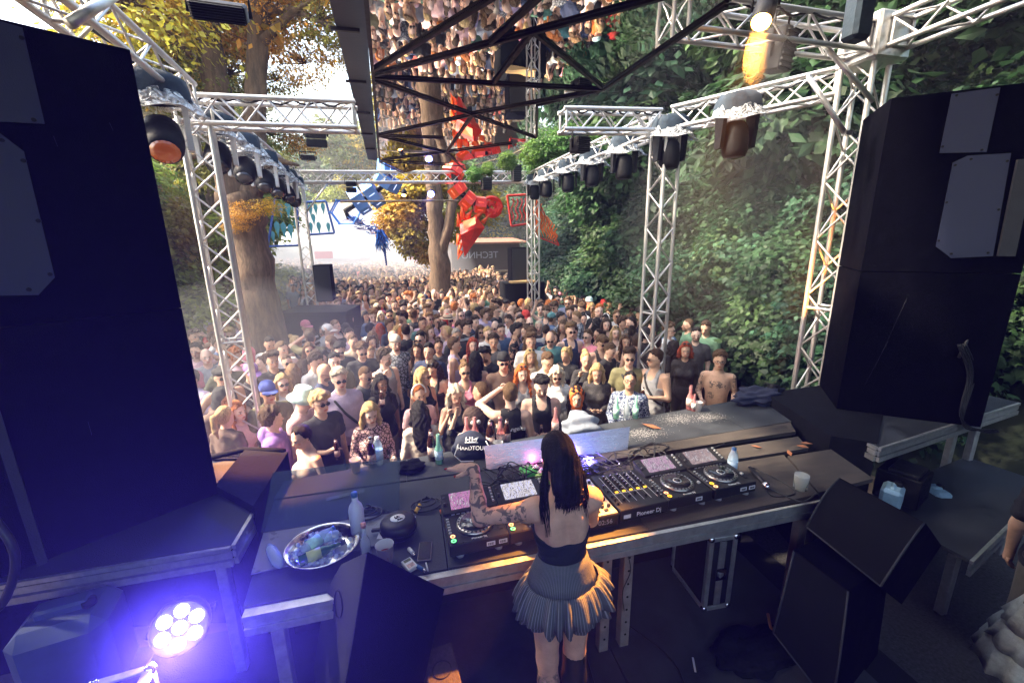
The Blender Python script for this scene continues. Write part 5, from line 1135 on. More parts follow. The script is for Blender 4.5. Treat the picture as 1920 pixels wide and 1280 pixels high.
for i, pts in enumerate(([(1.3, 2.3, .31), (1.5, 1.9, .31), (1.45, 1.5, .31), (1.9, 1.2, .31), (2.4, 1.0, .31)], [(1.0, 2.3, .31), (.95, 1.5, .31), (1.4, 1.1, .31), (2.2, .9, .31)], [(-1.2, 2.3, .31), (-1.0, 1.9, .31), (-1.3, 1.6, .31), (-.8, 1.3, .31)], [(1.22, 2.06, 1.06), (1.23, 2.03, .95), (1.19, 2.04, .8), (1.22, 2.06, .62)])):
    cable('cable', ['black cable snaking over the floor to the right monitor', 'black cable crossing the floor behind the DJ', 'black cable on the floor below the LED lamp', 'thin wire hanging down the table leg'][i], pts, .006 if i < 3 else .003)
# ------------------------------------------------------------------ people: smooth bodies grown from blended limbs
def steps(parts):
    out = [parts[0][0]]
    for a, b, h in parts:
        n = max(1, round((b - a) / h)); out += list(a + (b - a) * (np.arange(n) + 1) / n)
    return np.array(out, np.float32)
class Field:
    def __init__(s, xs, ys, zs):
        s.ax = (xs, ys, zs); s.V = np.full((len(xs), len(ys), len(zs)), .2, np.float32)
    def _sl(s, lo, hi):
        return tuple(slice(max(0, int(np.searchsorted(a, l)) - 1), int(np.searchsorted(a, h)) + 1) for a, l, h in zip(s.ax, lo, hi))
    def _put(s, fn, lo, hi, k, op=1):
        sl = s._sl(np.array(lo) - k - .03, np.array(hi) + k + .03)
        X, Y, Z = s.ax[0][sl[0]][:, None, None], s.ax[1][sl[1]][None, :, None], s.ax[2][sl[2]][None, None, :]
        if 0 in (X.size, Y.size, Z.size): return
        d = fn(X, Y, Z); a = s.V[sl]
        if op > 0:
            h = np.clip(.5 + .5 * (a - d) / k, 0, 1); s.V[sl] = a * (1 - h) + d * h - k * h * (1 - h)
        else:
            d = -d; h = np.clip(.5 - .5 * (a - d) / k, 0, 1); s.V[sl] = a * (1 - h) + d * h + k * h * (1 - h)
    def rc(s, a, b, r1, r2, k=.02, op=1):
        a = np.array(a, np.float32); b = np.array(b, np.float32); ab = b - a; L = float(ab @ ab) + 1e-9
        def fn(X, Y, Z):
            t = np.clip(((X - a[0]) * ab[0] + (Y - a[1]) * ab[1] + (Z - a[2]) * ab[2]) / L, 0, 1)
            return np.sqrt((X - a[0] - ab[0] * t) ** 2 + (Y - a[1] - ab[1] * t) ** 2 + (Z - a[2] - ab[2] * t) ** 2) - (r1 + (r2 - r1) * t)
        r = max(r1, r2); s._put(fn, np.minimum(a, b) - r, np.maximum(a, b) + r, k, op)
    def ell(s, c, r, k=.02, R=None, op=1):
        c = np.array(c, np.float32); r = np.array(r, np.float32); rm = float(r.max()) if R is not None else r
        def fn(X, Y, Z):
            p = (X - c[0], Y - c[1], Z - c[2])
            if R is not None: p = tuple(R[0, i] * p[0] + R[1, i] * p[1] + R[2, i] * p[2] for i in range(3))
            q = sum((p[i] / r[i]) ** 2 for i in range(3)); q2 = sum((p[i] / r[i] ** 2) ** 2 for i in range(3))
            k0 = np.sqrt(q); return k0 * (k0 - 1) / (np.sqrt(q2) + 1e-6)
        s._put(fn, c - rm, c + rm, k, op)
    def grid(s): return s.ax[0][:, None, None], s.ax[1][None, :, None], s.ax[2][None, None, :]
    def mesh(s):
        V = s.V; ins = V < 0; n = V.shape
        cnt = np.zeros((n[0] - 1, n[1] - 1, n[2] - 1), np.int8); C = []
        for i in (0, 1):
            for j in (0, 1):
                for k in (0, 1): cnt += ins[i:n[0] - 1 + i, j:n[1] - 1 + j, k:n[2] - 1 + k]
        act = (cnt > 0) & (cnt < 8); I, J, K = np.nonzero(act); m = len(I)
        idx = np.full(act.shape, -1, np.int32); idx[I, J, K] = np.arange(m)
        P = np.zeros((m, 3), np.float32); w = np.zeros(m, np.float32)
        for ax in range(3):
            o = [0, 0, 0]; o[ax] = 1; b1, b2 = [a for a in range(3) if a != ax]
            for u in (0, 1):
                for v in (0, 1):
                    q = [I, J, K]; q = [q[0], q[1], q[2]]; q[b1] = q[b1] + u; q[b2] = q[b2] + v
                    e = list(q); e[ax] = e[ax] + 1
                    v0 = V[q[0], q[1], q[2]]; v1 = V[e[0], e[1], e[2]]; c = (v0 < 0) != (v1 < 0)
                    t = np.where(c, v0 / np.where(c, v0 - v1, 1), 0)
                    p = np.stack([s.ax[0][q[0]], s.ax[1][q[1]], s.ax[2][q[2]]], 1)
                    p[:, ax] += t * (s.ax[ax][e[ax]] - s.ax[ax][q[ax]]); P += p * c[:, None]; w += c
        P /= np.maximum(w, 1)[:, None]; Q = []
        for ax in range(3):
            b1, b2 = (ax + 1) % 3, (ax + 2) % 3
            sl0 = [slice(None)] * 3; sl1 = [slice(None)] * 3; sl0[ax] = slice(0, -1); sl1[ax] = slice(1, None)
            for a in (b1, b2): sl0[a] = slice(1, -1); sl1[a] = slice(1, -1)
            A, B = ins[tuple(sl0)], ins[tuple(sl1)]; c = A != B; g = np.array(np.nonzero(c)); fl = A[c]
            g[b1] += 1; g[b2] += 1
            def cell(d1, d2):
                h = [g[0].copy(), g[1].copy(), g[2].copy()]; h[b1] -= d1; h[b2] -= d2; return idx[h[0], h[1], h[2]]
            q = np.stack([cell(1, 1), cell(0, 1), cell(0, 0), cell(1, 0)], 1); q[~fl] = q[~fl][:, ::-1]; Q.append(q)
        Q = np.concatenate(Q); Q = Q[(Q >= 0).all(1)]
        return P, Q
def rotm(yaw, pitch, roll=0): return np.array(Matrix.Rotation(yaw, 3, 'Z') @ Matrix.Rotation(pitch, 3, 'X') @ Matrix.Rotation(roll, 3, 'Y'), np.float32)

# skin: the face's eyes, brows and lips are placed by the head's own coordinates
def skin_material(name, tattoo=False):
    m = mat(name, objcol=True, rough=.55, ns=22, na=.12, spec=.3, bump=.12, bs=260); N, L, b = nodes(m)
    src = [l for l in L if l.to_socket == b.inputs['Base Color']][0].from_socket
    at = N.new('ShaderNodeAttribute'); at.attribute_name = 'hp'; sp = N.new('ShaderNodeSeparateXYZ'); L.new(at.outputs['Vector'], sp.inputs[0])
    def M(op, a, b_=0.0, c=None):
        n = N.new('ShaderNodeMath'); n.operation = op
        for i, v in enumerate((a, b_, c)):
            if v is None: continue
            if isinstance(v, (int, float)): n.inputs[i].default_value = v
            else: L.new(v, n.inputs[i])
        return n.outputs[0]
    ax = M('ABSOLUTE', sp.outputs[0]); y, z = sp.outputs[1], sp.outputs[2]
    front = M('LESS_THAN', y, -.055)
    def ell2(u, cu, ru, v, cv, rv):
        a = M('DIVIDE', M('SUBTRACT', u, cu), ru); c = M('DIVIDE', M('SUBTRACT', v, cv), rv)
        d = M('SQRT', M('ADD', M('MULTIPLY', a, a), M('MULTIPLY', c, c)))
        mr = N.new('ShaderNodeMapRange'); mr.inputs[1].default_value = 1.15; mr.inputs[2].default_value = .85; L.new(d, mr.inputs[0]); return M('MULTIPLY', mr.outputs[0], front)
    def mix(fac, a, col):
        x = N.new('ShaderNodeMix'); x.data_type = 'RGBA'; L.new(fac, x.inputs[0]); L.new(a, x.inputs[6])
        if isinstance(col, tuple): x.inputs[7].default_value = (*col, 1)
        else: L.new(col, x.inputs[7])
        return x.outputs[2]
    def mult(a, col):
        x = N.new('ShaderNodeMix'); x.data_type = 'RGBA'; x.blend_type = 'MULTIPLY'; x.inputs[0].default_value = 1; L.new(a, x.inputs[6]); x.inputs[7].default_value = (*col, 1); return x.outputs[2]
    c = src
    c = mix(ell2(sp.outputs[0], 0, .024, z, .034, .011), c, mult(src, (.75, .38, .38)))
    c = mix(ell2(ax, .034, .022, z, .072, .016), c, mult(src, (1.0, .74, .70)))
    c = mix(ell2(ax, .031, .018, z, .1195, .0058), c, mult(src, (.22, .18, .15)))
    c = mix(ell2(ax, .031, .0145, z, .099, .0105), c, mult(src, (.45, .38, .36)))
    c = mix(ell2(ax, .031, .0135, z, .0985, .0062), c, (.62, .60, .57))
    c = mix(ell2(ax, .031, .0068, z, .0988, .0068), c, (.03, .022, .018))
    if tattoo:
        ta = N.new('ShaderNodeAttribute'); ta.attribute_name = 'ink'
        tx = N.new('ShaderNodeTexCoord'); v = N.new('ShaderNodeTexNoise'); v.inputs['Scale'].default_value = 19; v.inputs['Detail'].default_value = 3; v.inputs['Distortion'].default_value = 1.6; L.new(tx.outputs['Object'], v.inputs[0])
        mr = N.new('ShaderNodeMapRange'); mr.inputs[1].default_value = .50; mr.inputs[2].default_value = .56; L.new(v.outputs[0], mr.inputs[0])
        c = mix(M('MULTIPLY', M('MULTIPLY', mr.outputs[0], ta.outputs['Fac']), .82), c, (.045, .05, .06))
    L.new(c, b.inputs['Base Color']); return m
M_SKIN = skin_material('skin'); M_SKINT = skin_material('tattooed skin', True)
M_HAIR = mat('hair', objcol=True, rough=.48, ns=10, na=.55, bump=1, bs=30, stretch=(9, 9, 1.2), spec=.2)
M_FAB = mat('fabric', objcol=True, rough=.85, ns=9, na=.2, bump=.9, bs=16)
M_PLAINC = mat('matt plastic', objcol=True, rough=.5)
def pattern(name, kind, c1, c2, sc):
    m = mat(name, c1, .85, bump=.3, bs=14); N, L, b = nodes(m); tc = N.new('ShaderNodeTexCoord'); r = N.new('ShaderNodeValToRGB'); e = r.color_ramp.elements
    e[0].color = (*c1, 1); e[1].color = (*c2, 1); r.color_ramp.interpolation = 'CONSTANT'
    if kind == 'cell':
        v = N.new('ShaderNodeTexVoronoi'); v.feature = 'DISTANCE_TO_EDGE'; v.inputs['Scale'].default_value = sc; e[1].position = .1; o = v.outputs['Distance']
    elif kind == 'blob':
        v = N.new('ShaderNodeTexNoise'); v.inputs['Scale'].default_value = sc; v.inputs['Distortion'].default_value = 1.5; e[1].position = .53; o = v.outputs[0]
    else:
        v = N.new('ShaderNodeTexWave'); v.bands_direction = 'Z' if kind == 'stripe' else 'X'; v.inputs['Scale'].default_value = sc; e[1].position = .6; o = v.outputs[0]
    L.new(tc.outputs['Object'], v.inputs['Vector']); L.new(o, r.inputs[0]); L.new(r.outputs[0], b.inputs['Base Color']); return m
PAT = {'lace': pattern('lace print cloth', 'cell', (.05, .03, .03), (.50, .30, .28), 26), 'bluefloral': pattern('blue and white print cloth', 'blob', (.03, .05, .12), (.55, .6, .68), 34),
       'tropical': pattern('dark tropical print cloth', 'blob', (.015, .014, .016), (.40, .22, .15), 9), 'stripe': pattern('striped cloth', 'stripe', (.02, .02, .022), (.5, .5, .5), 3.2),
       'plaid': pattern('checked cloth', 'cell', (.05, .055, .06), (.28, .28, .30), 18), 'leopard': pattern('leopard print cloth', 'blob', (.03, .03, .03), (.7, .68, .64), 40), 'mesh': pattern('black mesh cloth', 'cell', (.05, .045, .045), (.012, .012, .014), 60)}
ARM = {'down': ((.235, .03, 1.13), (.225, -.05, .89), (0, -.15, -1), (-1, 0, 0)), 'hold': ((.245, .0, 1.13), (.12, -.24, 1.17), (-.75, -.5, .35), (0, -.5, -1)), 'phone': ((.225, -.01, 1.13), (.075, -.25, 1.10), (-.4, -.8, .3), (-.3, .3, 1)),
       'fist': ((.26, -.10, 1.16), (.15, -.19, 1.42), (-.25, -.1, 1), (-.5, -.8, 0)), 'up': ((.33, -.05, 1.56), (.24, -.08, 1.80), (-.15, -.1, 1), (0, -1, 0)), 'brow': ((.36, -.10, 1.50), (.12, -.16, 1.66), (-.9, 0, .35), (0, 1, 0)),
       'rest': ((.24, .04, 1.14), (.20, -.20, 1.10), (-.1, -1, -.1), (0, 0, -1)), 'hip': ((.34, .06, 1.16), (.19, -.04, 1.0), (-.8, -.3, -.4), (0, 0, -1))}
POSE = {'d': ('down', 'down'), 'h': ('hold', 'down'), 'g': ('down', 'hold'), 'p': ('phone', 'phone'), 'f': ('fist', 'down'), 'u': ('up', 'down'), 'b': ('down', 'brow'), 'r': ('rest', 'rest'), 'k': ('hip', 'rest'), 'j': ('rest', 'fist')}
def fingers(mb, w, d, nrmv, sc=1, curl=.5, side=1):
    d = nrm(d); nv = nrm(np.array(nrmv, float) - d * np.dot(nrmv, d)); sd = np.cross(d, nv) * side; w = np.array(w)
    for i, (o, L) in enumerate(((-.024, .062), (-.008, .072), (.008, .068), (.023, .054))):
        a = w + d * .078 * sc + sd * o * sc; k1 = nrm(d + nv * curl * .6); k2 = nrm(d + nv * curl * 1.7); L *= sc
        mb.path([a - d * .03 * sc, a, a + k1 * L * .55, a + k1 * L * .55 + k2 * L * .5], [.011 * sc, .0105 * sc, .009 * sc, .006 * sc], 6)
    a = w + d * .022 * sc - sd * .018 * sc; k1 = nrm(d * .7 - sd * .75 + nv * .35)
    mb.path([a, a + k1 * .045 * sc, a + k1 * .045 * sc + nrm(d + nv * .5) * .032 * sc], [.013 * sc, .011 * sc, .007 * sc], 6)
def joints(sex, pose):
    s = .185 if sex == 'm' else .158; out = []
    for side, nm in zip((-1, 1), POSE[pose]):
        e, w, d, nv = [np.array(q, float) for q in ARM[nm]]; k = 1 if sex == 'm' else .9
        f = lambda p: np.array((side * p[0] * k, p[1], p[2])); g = lambda p: np.array((side * p[0], p[1], p[2]))
        out.append((np.array((side * s, .015, 1.40)), f(e), f(w), g(d), g(nv), side))
    return out
def torso(F, sex, g=0.0):
    if sex == 'm':
        F.ell((0, 0, .93), (.165 + g, .115 + g, .13 + g)); F.ell((0, -.005, 1.08), (.150 + g, .112 + g, .18 + g), .05); F.ell((0, .0, 1.27), (.172 + g, .118 + g, .19 + g), .06); F.rc((-.15, .015, 1.405), (.15, .015, 1.405), .058 + g, .058 + g, .05)
    else:
        F.ell((0, .005, .93), (.168 + g, .118 + g, .14 + g)); F.ell((0, 0, 1.08), (.124 + g, .095 + g, .17 + g), .05); F.ell((0, .005, 1.27), (.146 + g, .10 + g, .18 + g), .06); F.rc((-.125, .015, 1.405), (.125, .015, 1.405), .048 + g, .048 + g, .05)
        for s in (-1, 1): F.ell((s * .068, -.078, 1.245), (.064 + g, .058 + g, .062 + g), .04)
    F.rc((0, .02, 1.43), (0, .012, 1.49), .072 + g * .6, .054 + g * .3, .05)
PIV = np.array((0, .0, 1.54))
def headprims(F, R, sex):
    C = lambda p: PIV + R @ np.array(p); w = 1 if sex == 'm' else .95
    F.rc((0, .012, 1.44), C((0, .01, .06)), .056 if sex == 'm' else .046, .054 if sex == 'm' else .045, .03)
    F.ell(C((0, .005, .125)), (.076 * w, .096, .105), .02, R); F.ell(C((0, -.03, .075)), (.061 * w, .070, .095), .03, R); F.ell(C((0, -.045, .025)), (.047 * w, .045, .033), .03, R); F.ell(C((0, -.074, .012)), (.02, .016, .015), .02, R)
    F.rc(C((-.033, -.080, .114)), C((.033, -.080, .114)), .012, .012, .02); F.rc(C((0, -.092, .100)), C((0, -.114, .066)), .007, .0125 * w, .012); F.rc(C((-.017, -.093, .034)), C((.017, -.093, .034)), .007, .007, .012)
    for s in (-1, 1):
        F.ell(C((s * .031, -.107, .098)), (.017, .014, .010), .012, R, -1); F.ell(C((s * .075 * w, .010, .088)), (.010, .020, .032), .008, R)
def body_mesh(sex, pose, yaw, pitch, cs=1.0, full=True):
    up = 'u' in pose or 'b' in pose; h = .0105 * cs; H = .022 * cs
    xs = steps([(-.46, -.11, H), (-.11, .11, h), (.11, .46, H)]); ys = steps([(-.36, -.15, H), (-.15, .14, h), (.14, .22, H)]); zs = steps([(-.02, 1.36, .027 * cs), (1.36, 1.80, h)] + ([(1.80, 1.98, H)] if up else []))
    F_ = Field(xs, ys, zs); torso(F_, sex)
    for s in (-1, 1):
        k = 1 if sex == 'm' else .94
        F_.rc((s * .088, .0, .90), (s * .098, -.01, .50), .088, .058 * k, .03); F_.rc((s * .098, -.01, .50), (s * .10, .02, .09), .056 * k, .038 * k, .02); F_.rc((s * .10, .03, .045), (s * .115, -.12, .032), .042, .034, .02)
    J = joints(sex, pose); k = 1 if sex == 'm' else .84
    for a, e, w, d, nv, s in J:
        F_.rc(a, e, .052 * k, .042 * k, .03); F_.rc(e, w, .040 * k, .027 * k, .015); F_.rc(w, w + nrm(d) * .07, .026 * k, .030 * k, .012)
    R = rotm(yaw, pitch); headprims(F_, R, sex); P, Q = F_.mesh()
    if full:
        mb = MB()
        for a, e, w, d, nv, s in J: fingers(mb, w, d, nv, k if sex == 'f' else 1, .75, s)
        V2 = np.array(mb.v, np.float32); tri = []
        for q in mb.f:
            if len(q) == 4: tri.append(q)
            else: tri += [(q[0], q[1], q[2], q[3]), (q[0], q[3], q[4], q[5])]
        Q = np.concatenate([Q, np.array(tri, np.int32) + len(P)]); P = np.concatenate([P, V2])
    hp = (P - PIV) @ R
    return P, Q, hp.astype(np.float32)
def shirt_mesh(sex, pose, kind, cs=1.0):
    H = .019 * cs; xs = steps([(-.47, .47, H)]); ys = steps([(-.38, .24, H)]); zs = steps([(.74, 1.62 if pose in 'ub' else 1.58, H)]); F_ = Field(xs, ys, zs)
    g = {'tee': .016, 'long': .018, 'tank': .010, 'crop': .008, 'hood': .026}[kind]; torso(F_, sex, g)
    if kind != 'crop': F_.ell((0, 0, .92), (.172 + g, .125 + g, .13), .04)
    J = joints(sex, pose); k = 1 if sex == 'm' else .84
    for a, e, w, d, nv, s in J:
        if kind == 'tee': F_.rc(a, a + (e - a) * .62, .066 * k, .066 * k, .03)
        elif kind in ('long', 'hood'): F_.rc(a, e, .060 * k + (g - .018), .054 * k, .03); F_.rc(e, w - (w - e) * .05, .053 * k, .040 * k, .02)
    X, Y, Z = F_.grid(); V = F_.V
    V += .005 * np.sin(X * 31 + 9 * np.sin(Z * 17)) * np.sin(Z * 37 + X * 23 + Y * 30) - .004 * np.abs(np.sin(Z * 24 + X * 14 + 3 * np.sin(X * 9 + Y * 8)))
    V[...] = np.maximum(V, (.80 if kind != 'crop' else 1.08) - Z)                                       # hem
    if kind == 'crop': V[...] = np.maximum(V, Z - 1.315)
    elif kind == 'tank':
        for s in (-1, 1): V[...] = np.maximum(V, np.minimum(s * X - (.118 if sex == 'm' else .10), Z - 1.27))
        V[...] = np.maximum(V, -(np.sqrt((X / .075) ** 2 + ((Y + .09) / .10) ** 2 + ((Z - 1.50) / .15) ** 2) - 1) * .07)
    elif kind == 'hood':
        F_.ell((0, .10, 1.48), (.125, .055, .075), .03); F_.rc((-.09, .03, 1.49), (-.03, -.10, 1.43), .03, .026, .02); F_.rc((.09, .03, 1.49), (.03, -.10, 1.43), .03, .026, .02)
    if kind != 'crop': V[...] = np.maximum(V, -(np.sqrt((X / .068) ** 2 + ((Y + .03) / .075) ** 2 + ((Z - 1.54) / .095) ** 2) - 1) * .06)
    return F_.mesh()
def trouser_mesh(sex, cs=1.0):
    F_ = Field(steps([(-.26, .26, .022 * cs)]), steps([(-.18, .18, .022 * cs)]), steps([(.06, 1.02, .03 * cs)])); k = 1 if sex == 'm' else .94
    F_.ell((0, .003, .92), (.176, .128, .14))
    for s in (-1, 1): F_.rc((s * .088, .0, .90), (s * .098, -.01, .50), .098, .075 * k, .03); F_.rc((s * .098, -.01, .50), (s * .10, .02, .10), .074 * k, .066 * k, .02)
    F_.V[...] = np.maximum(F_.V, F_.ax[2][None, None, :] - .985); return F_.mesh()
HS = dict(short=(.016, .008, .025, .004), fade=(.020, .003, .05, .003), quiff=(.030, .006, .035, .005), curly=(.034, .016, .03, .012), fringe=(.024, .018, .03, .005), long=(.016, .016, -.5, .005), wavy=(.022, .022, -.5, .009), pony=(.012, .008, .02, .003), bun=(.012, .008, .02, .003), slick=(.010, .008, .0, .002), buzz=(.005, .003, .03, .001), bob=(.02, .02, -.5, .006))
def hair_mesh(st, cs=1.0):
    t, sd, zb, amp = HS[st]; h = .0085 * cs; lo = -.40 if st in ('long', 'wavy') else -.14
    F_ = Field(steps([(-.17, .17, h)]), steps([(-.17, .22, h)]), steps([(lo, .31, h)])); X, Y, Z = F_.grid()
    if st in ('long', 'wavy', 'bob'): F_.ell((0, .008, .128), (.076 + sd, .096 + t * .6, .107 + t), .02)
    else: F_.ell((0, .006, .126), (.076, .097, .106), .02)
    if st == 'quiff': F_.ell((0, -.055, .225), (.055, .045, .028), .03)
    if st == 'fringe': F_.ell((0, -.06, .19), (.07, .055, .045), .03)
    hl = {'fringe': .150, 'quiff': .195, 'slick': .195, 'pony': .195, 'bun': .195}.get(st, .185) - 6 * X ** 2 * (1 if st != 'fringe' else .5)
    V = F_.V; yl = -.012 - .25 * np.clip(Z - .10, 0, .1) + (0.012 if st in ('short', 'fade', 'buzz', 'curly', 'quiff') else 0)
    hl = hl + .006 * np.sin(X * 140) + .004 * np.sin(X * 77 + 1)
    keep = np.minimum(-(Z - hl), -(Y - yl))
    if st in ('long', 'wavy', 'bob'): V[...] = np.maximum(V, keep)
    else:                                                               # grows out of the skin and thickens away from the hairline
        dist = np.minimum(-keep, Z - (zb + .05 * np.clip((.05 - Y) / .06, 0, 1)) + .006 * np.sin(Y * 120 + X * 90))
        T = (sd + (t - sd) * np.clip((Z - .11) / .09, 0, 1)) * (1 + .25 * np.sin(X * 55 + 2 * np.sin(Y * 40)) * np.sin(Y * 48 + Z * 30))
        V -= np.where(dist > 0, T * np.clip(dist / .03, .12, 1), -.03 + dist * .5)
    if st in ('long', 'wavy', 'bob'):
        wv = .018 if st == 'wavy' else .0; b = -.36 if st != 'bob' else -.03
        F_.ell((0, .075, .02), (.095 + wv, .052 + wv, .15), .03)
        if st != 'bob': F_.ell((0, .090, -.14), (.110 + wv, .045 + wv, .22), .04)
        for s in (-1, 1): F_.rc((s * .082, .0, .13), (s * .098, -.015, .0), .028, .03, .03); F_.rc((s * .098, -.015, .0), (s * .105, -.07 if st != 'bob' else -.02, b + .10), .030, .024, .03)
    if st == 'pony': F_.ell((0, .13, .16), (.03, .035, .03), .02); F_.rc((0, .155, .15), (0, .165, .0), .036, .03, .02); F_.rc((0, .165, .0), (0, .14, -.10), .03, .012, .02)
    if st == 'bun': F_.ell((0, .085, .235), (.05, .045, .04), .015)
    if st == 'curly': V += amp * (np.sin(X * 130 + 3 * np.sin(Z * 60)) * np.sin(Y * 120 + 2 * np.sin(X * 80)) * np.sin(Z * 125))
    else: V += amp * (np.sin(X * 95 + 4 * np.sin(Z * 22)) * .7 + np.sin(Y * 70 + X * 60 + 3 * np.sin(Z * 30)) * .5) * (1 if st not in ('buzz', 'slick') else .5)
    return F_.mesh()
def beard_mesh(cs=1.0):
    h = .008 * cs; F_ = Field(steps([(-.09, .09, h)]), steps([(-.15, .05, h)]), steps([(-.04, .12, h)])); F_.ell((0, -.03, .075), (.063, .072, .097), .03); F_.ell((0, -.047, .022), (.050, .048, .038), .03); X, Y, Z = F_.grid(); V = F_.V
    V[...] = np.maximum(V, np.minimum(Z - .052 - 5 * X ** 2 - np.abs(X) * .35, Z - .10)); V[...] = np.maximum(V, Y - .005); V[...] = np.maximum(V, -(np.sqrt((X / .020) ** 2 + ((Z - .034) / .008) ** 2) - 1) * .01)
    V += .0015 * np.sin(X * 160) * np.sin(Z * 150); return F_.mesh()
_mc = {}
def cached(key, mk, mats):
    if key not in _mc:
        r = mk(); me = npmesh('_'.join(map(str, key)), r[0], r[1], mats)
        if len(r) > 2: a = me.attributes.new('hp', 'FLOAT_VECTOR', 'POINT'); a.data.foreach_set('vector', r[2].ravel())
        _mc[key] = me
    return _mc[key]
def acc_mesh(kind):
    mb = MB()
    if kind == 'sunglasses':
        for s in (-1, 1):
            mb.add([(s * .031 + .024 * math.cos(a), -.113 + abs(.031 + s * 0 + .024 * math.cos(a) * s - .0) * .12, .099 + .017 * math.sin(a)) for a in np.linspace(0, 2 * PI, 12, endpoint=False)], [tuple(range(12))] ); mb.tube((s * .054, -.103, .104), (s * .080, .0, .10), .0025, n=4)
        mb.tube((-.012, -.113, .105), (.012, -.113, .105), .0025, n=4)
        for s in (-1, 1): mb.path([(s * .031 + .025 * math.cos(a), -.112 + abs(.031 + .024 * math.cos(a) * s) * .12, .099 + .018 * math.sin(a)) for a in np.linspace(0, 2 * PI, 12, endpoint=False)], .0022, 4, closed=True)
    elif kind == 'glasses':
        for s in (-1, 1): mb.path([(s * .031 + .023 * math.cos(a), -.113 + abs(.031 + .023 * math.cos(a) * s) * .12, .098 + .019 * math.sin(a)) for a in np.linspace(0, 2 * PI, 14, endpoint=False)], .0022, 5, closed=True); mb.tube((s * .054, -.106, .104), (s * .080, .0, .10), .002, n=4)
        mb.tube((-.010, -.113, .102), (.010, -.113, .102), .0022, n=4)
    elif kind == 'headshades':
        for s in (-1, 1): mb.lathe([(.024, 0), (.020, .006), (.001, .007)], (s * .031, -.070, .232), (0, -.75, .6), 12, sy=.75); mb.tube((s * .055, -.062, .225), (s * .085, .03, .17), .0025, n=4)
        mb.tube((-.012, -.072, .235), (.012, -.072, .235), .003, n=4)
    elif kind in ('cap', 'backcap'):
        mb.lathe([(.098, .135), (.100, .17), (.092, .205), (.066, .240), (.028, .257), (.001, .260)], (0, .006, 0), n=20, sx=.90, sy=1.10)
        f = -1 if kind == 'cap' else 1; k = 12; v = []
        for i in range(k):
            a = PI * i / (k - 1); v.append((.082 * math.cos(a), f * (.075 + .02 * math.sin(a)), .145)); v.append((.088 * math.cos(a), f * (.085 + .10 * math.sin(a)), .128))
        q = [(2 * i, 2 * i + 1, 2 * i + 3, 2 * i + 2) for i in range(k - 1)]; mb.add(v, q, 0, True); mb.add([(x, y, z - .006) for x, y, z in v], [p[::-1] for p in q], 0, True)
    elif kind == 'bucket': mb.lathe([(.150, .105), (.105, .155), (.098, .165), (.085, .245), (.06, .256), (.001, .258)], (0, .004, 0), n=24, sy=1.12); mb.lathe([(.104, .153), (.149, .102), (.150, .105)], (0, .004, 0), n=24, sy=1.12)
    elif kind == 'straw': mb.lathe([(.175, .155), (.170, .162), (.100, .168), (.092, .235), (.07, .245), (.001, .240)], (0, .004, 0), n=24, sy=1.1); mb.lathe([(.101, .168), (.099, .190)], (0, .004, 0), n=24, sy=1.1, m=1)
    elif kind == 'headband': mb.path([(.092 * math.cos(a), .0 + .018 * math.sin(a), .14 + .103 * math.sin(a)) for a in np.linspace(-.2, PI + .2, 18)], .014, 7)
    elif kind == 'beanie': mb.lathe([(.094, .115), (.098, .15), (.094, .20), (.066, .24), (.03, .256), (.001, .258)], (0, .008, 0), n=20, sx=.9, sy=1.1); mb.lathe([(.100, .112), (.104, .13), (.100, .152)], (0, .008, 0), n=20, sx=.9, sy=1.1)
    elif kind == 'flatcap': mb.lathe([(.100, .150), (.112, .175), (.105, .205), (.06, .228), (.001, .232)], (0, -.008, 0), n=20, sx=.9, sy=1.2); mb.lathe([(.075, .148), (.07, .160), (.001, .162)], (0, -.075, 0), n=14, sx=1, sy=.8)
    elif kind in ('hoodup', 'scarf'):
        g = .022 if kind == 'hoodup' else .016; F_ = Field(steps([(-.15, .15, .01)]), steps([(-.16, .2, .01)]), steps([(-.12, .30, .01)])); F_.ell((0, .012, .12), (.085 + g, .105 + g, .117 + g)); F_.ell((0, .03, .0), (.11, .095, .10), .04); X, Y, Z = F_.grid()
        F_.V[...] = np.maximum(F_.V, -(np.sqrt((X / .072) ** 2 + ((Y + .13) / .12) ** 2 + ((Z - .085) / .112) ** 2) - 1) * .07); F_.V += .003 * np.sin(X * 50 + Z * 40) * np.sin(Y * 60); P, Q = F_.mesh(); mb.add(P, Q, 0, True)
    elif kind == 'furhat':
        F_ = Field(steps([(-.2, .2, .011)]), steps([(-.2, .22, .011)]), steps([(-.02, .36, .011)])); F_.ell((0, .01, .17), (.135, .15, .14)); X, Y, Z = F_.grid(); F_.V += .012 * np.sin(X * 90 + 5 * np.sin(Z * 30)) * np.sin(Y * 100) * np.sin(Z * 90); F_.V[...] = np.maximum(F_.V, np.minimum(.10 - Z, -.06 - Y * -1) * 0 + .06 - Z); P, Q = F_.mesh(); mb.add(P, Q, 0, True)
    elif kind == 'eyes':
        for s in (-1, 1): mb.lathe([(.001, -.02), (.028, -.005), (.028, .006), (.02, .018), (.001, .024)], (s * .036, -.125, .215), (0, -.9, .42), 14); mb.lathe([(.012, .019), (.001, .027)], (s * .030, -.125, .213), (0, -.9, .40), 10, m=1)
    elif kind == 'chain': mb.path([(.085 * math.cos(a), -.035 - .085 * abs(math.sin(a)) if math.sin(a) > 0 else .045, -.075 - .12 * max(0, math.sin(a)) ** 2) for a in np.linspace(-.15, PI + .15, 20)], .0035, 5)
    elif kind == 'strap': pass
    return mb
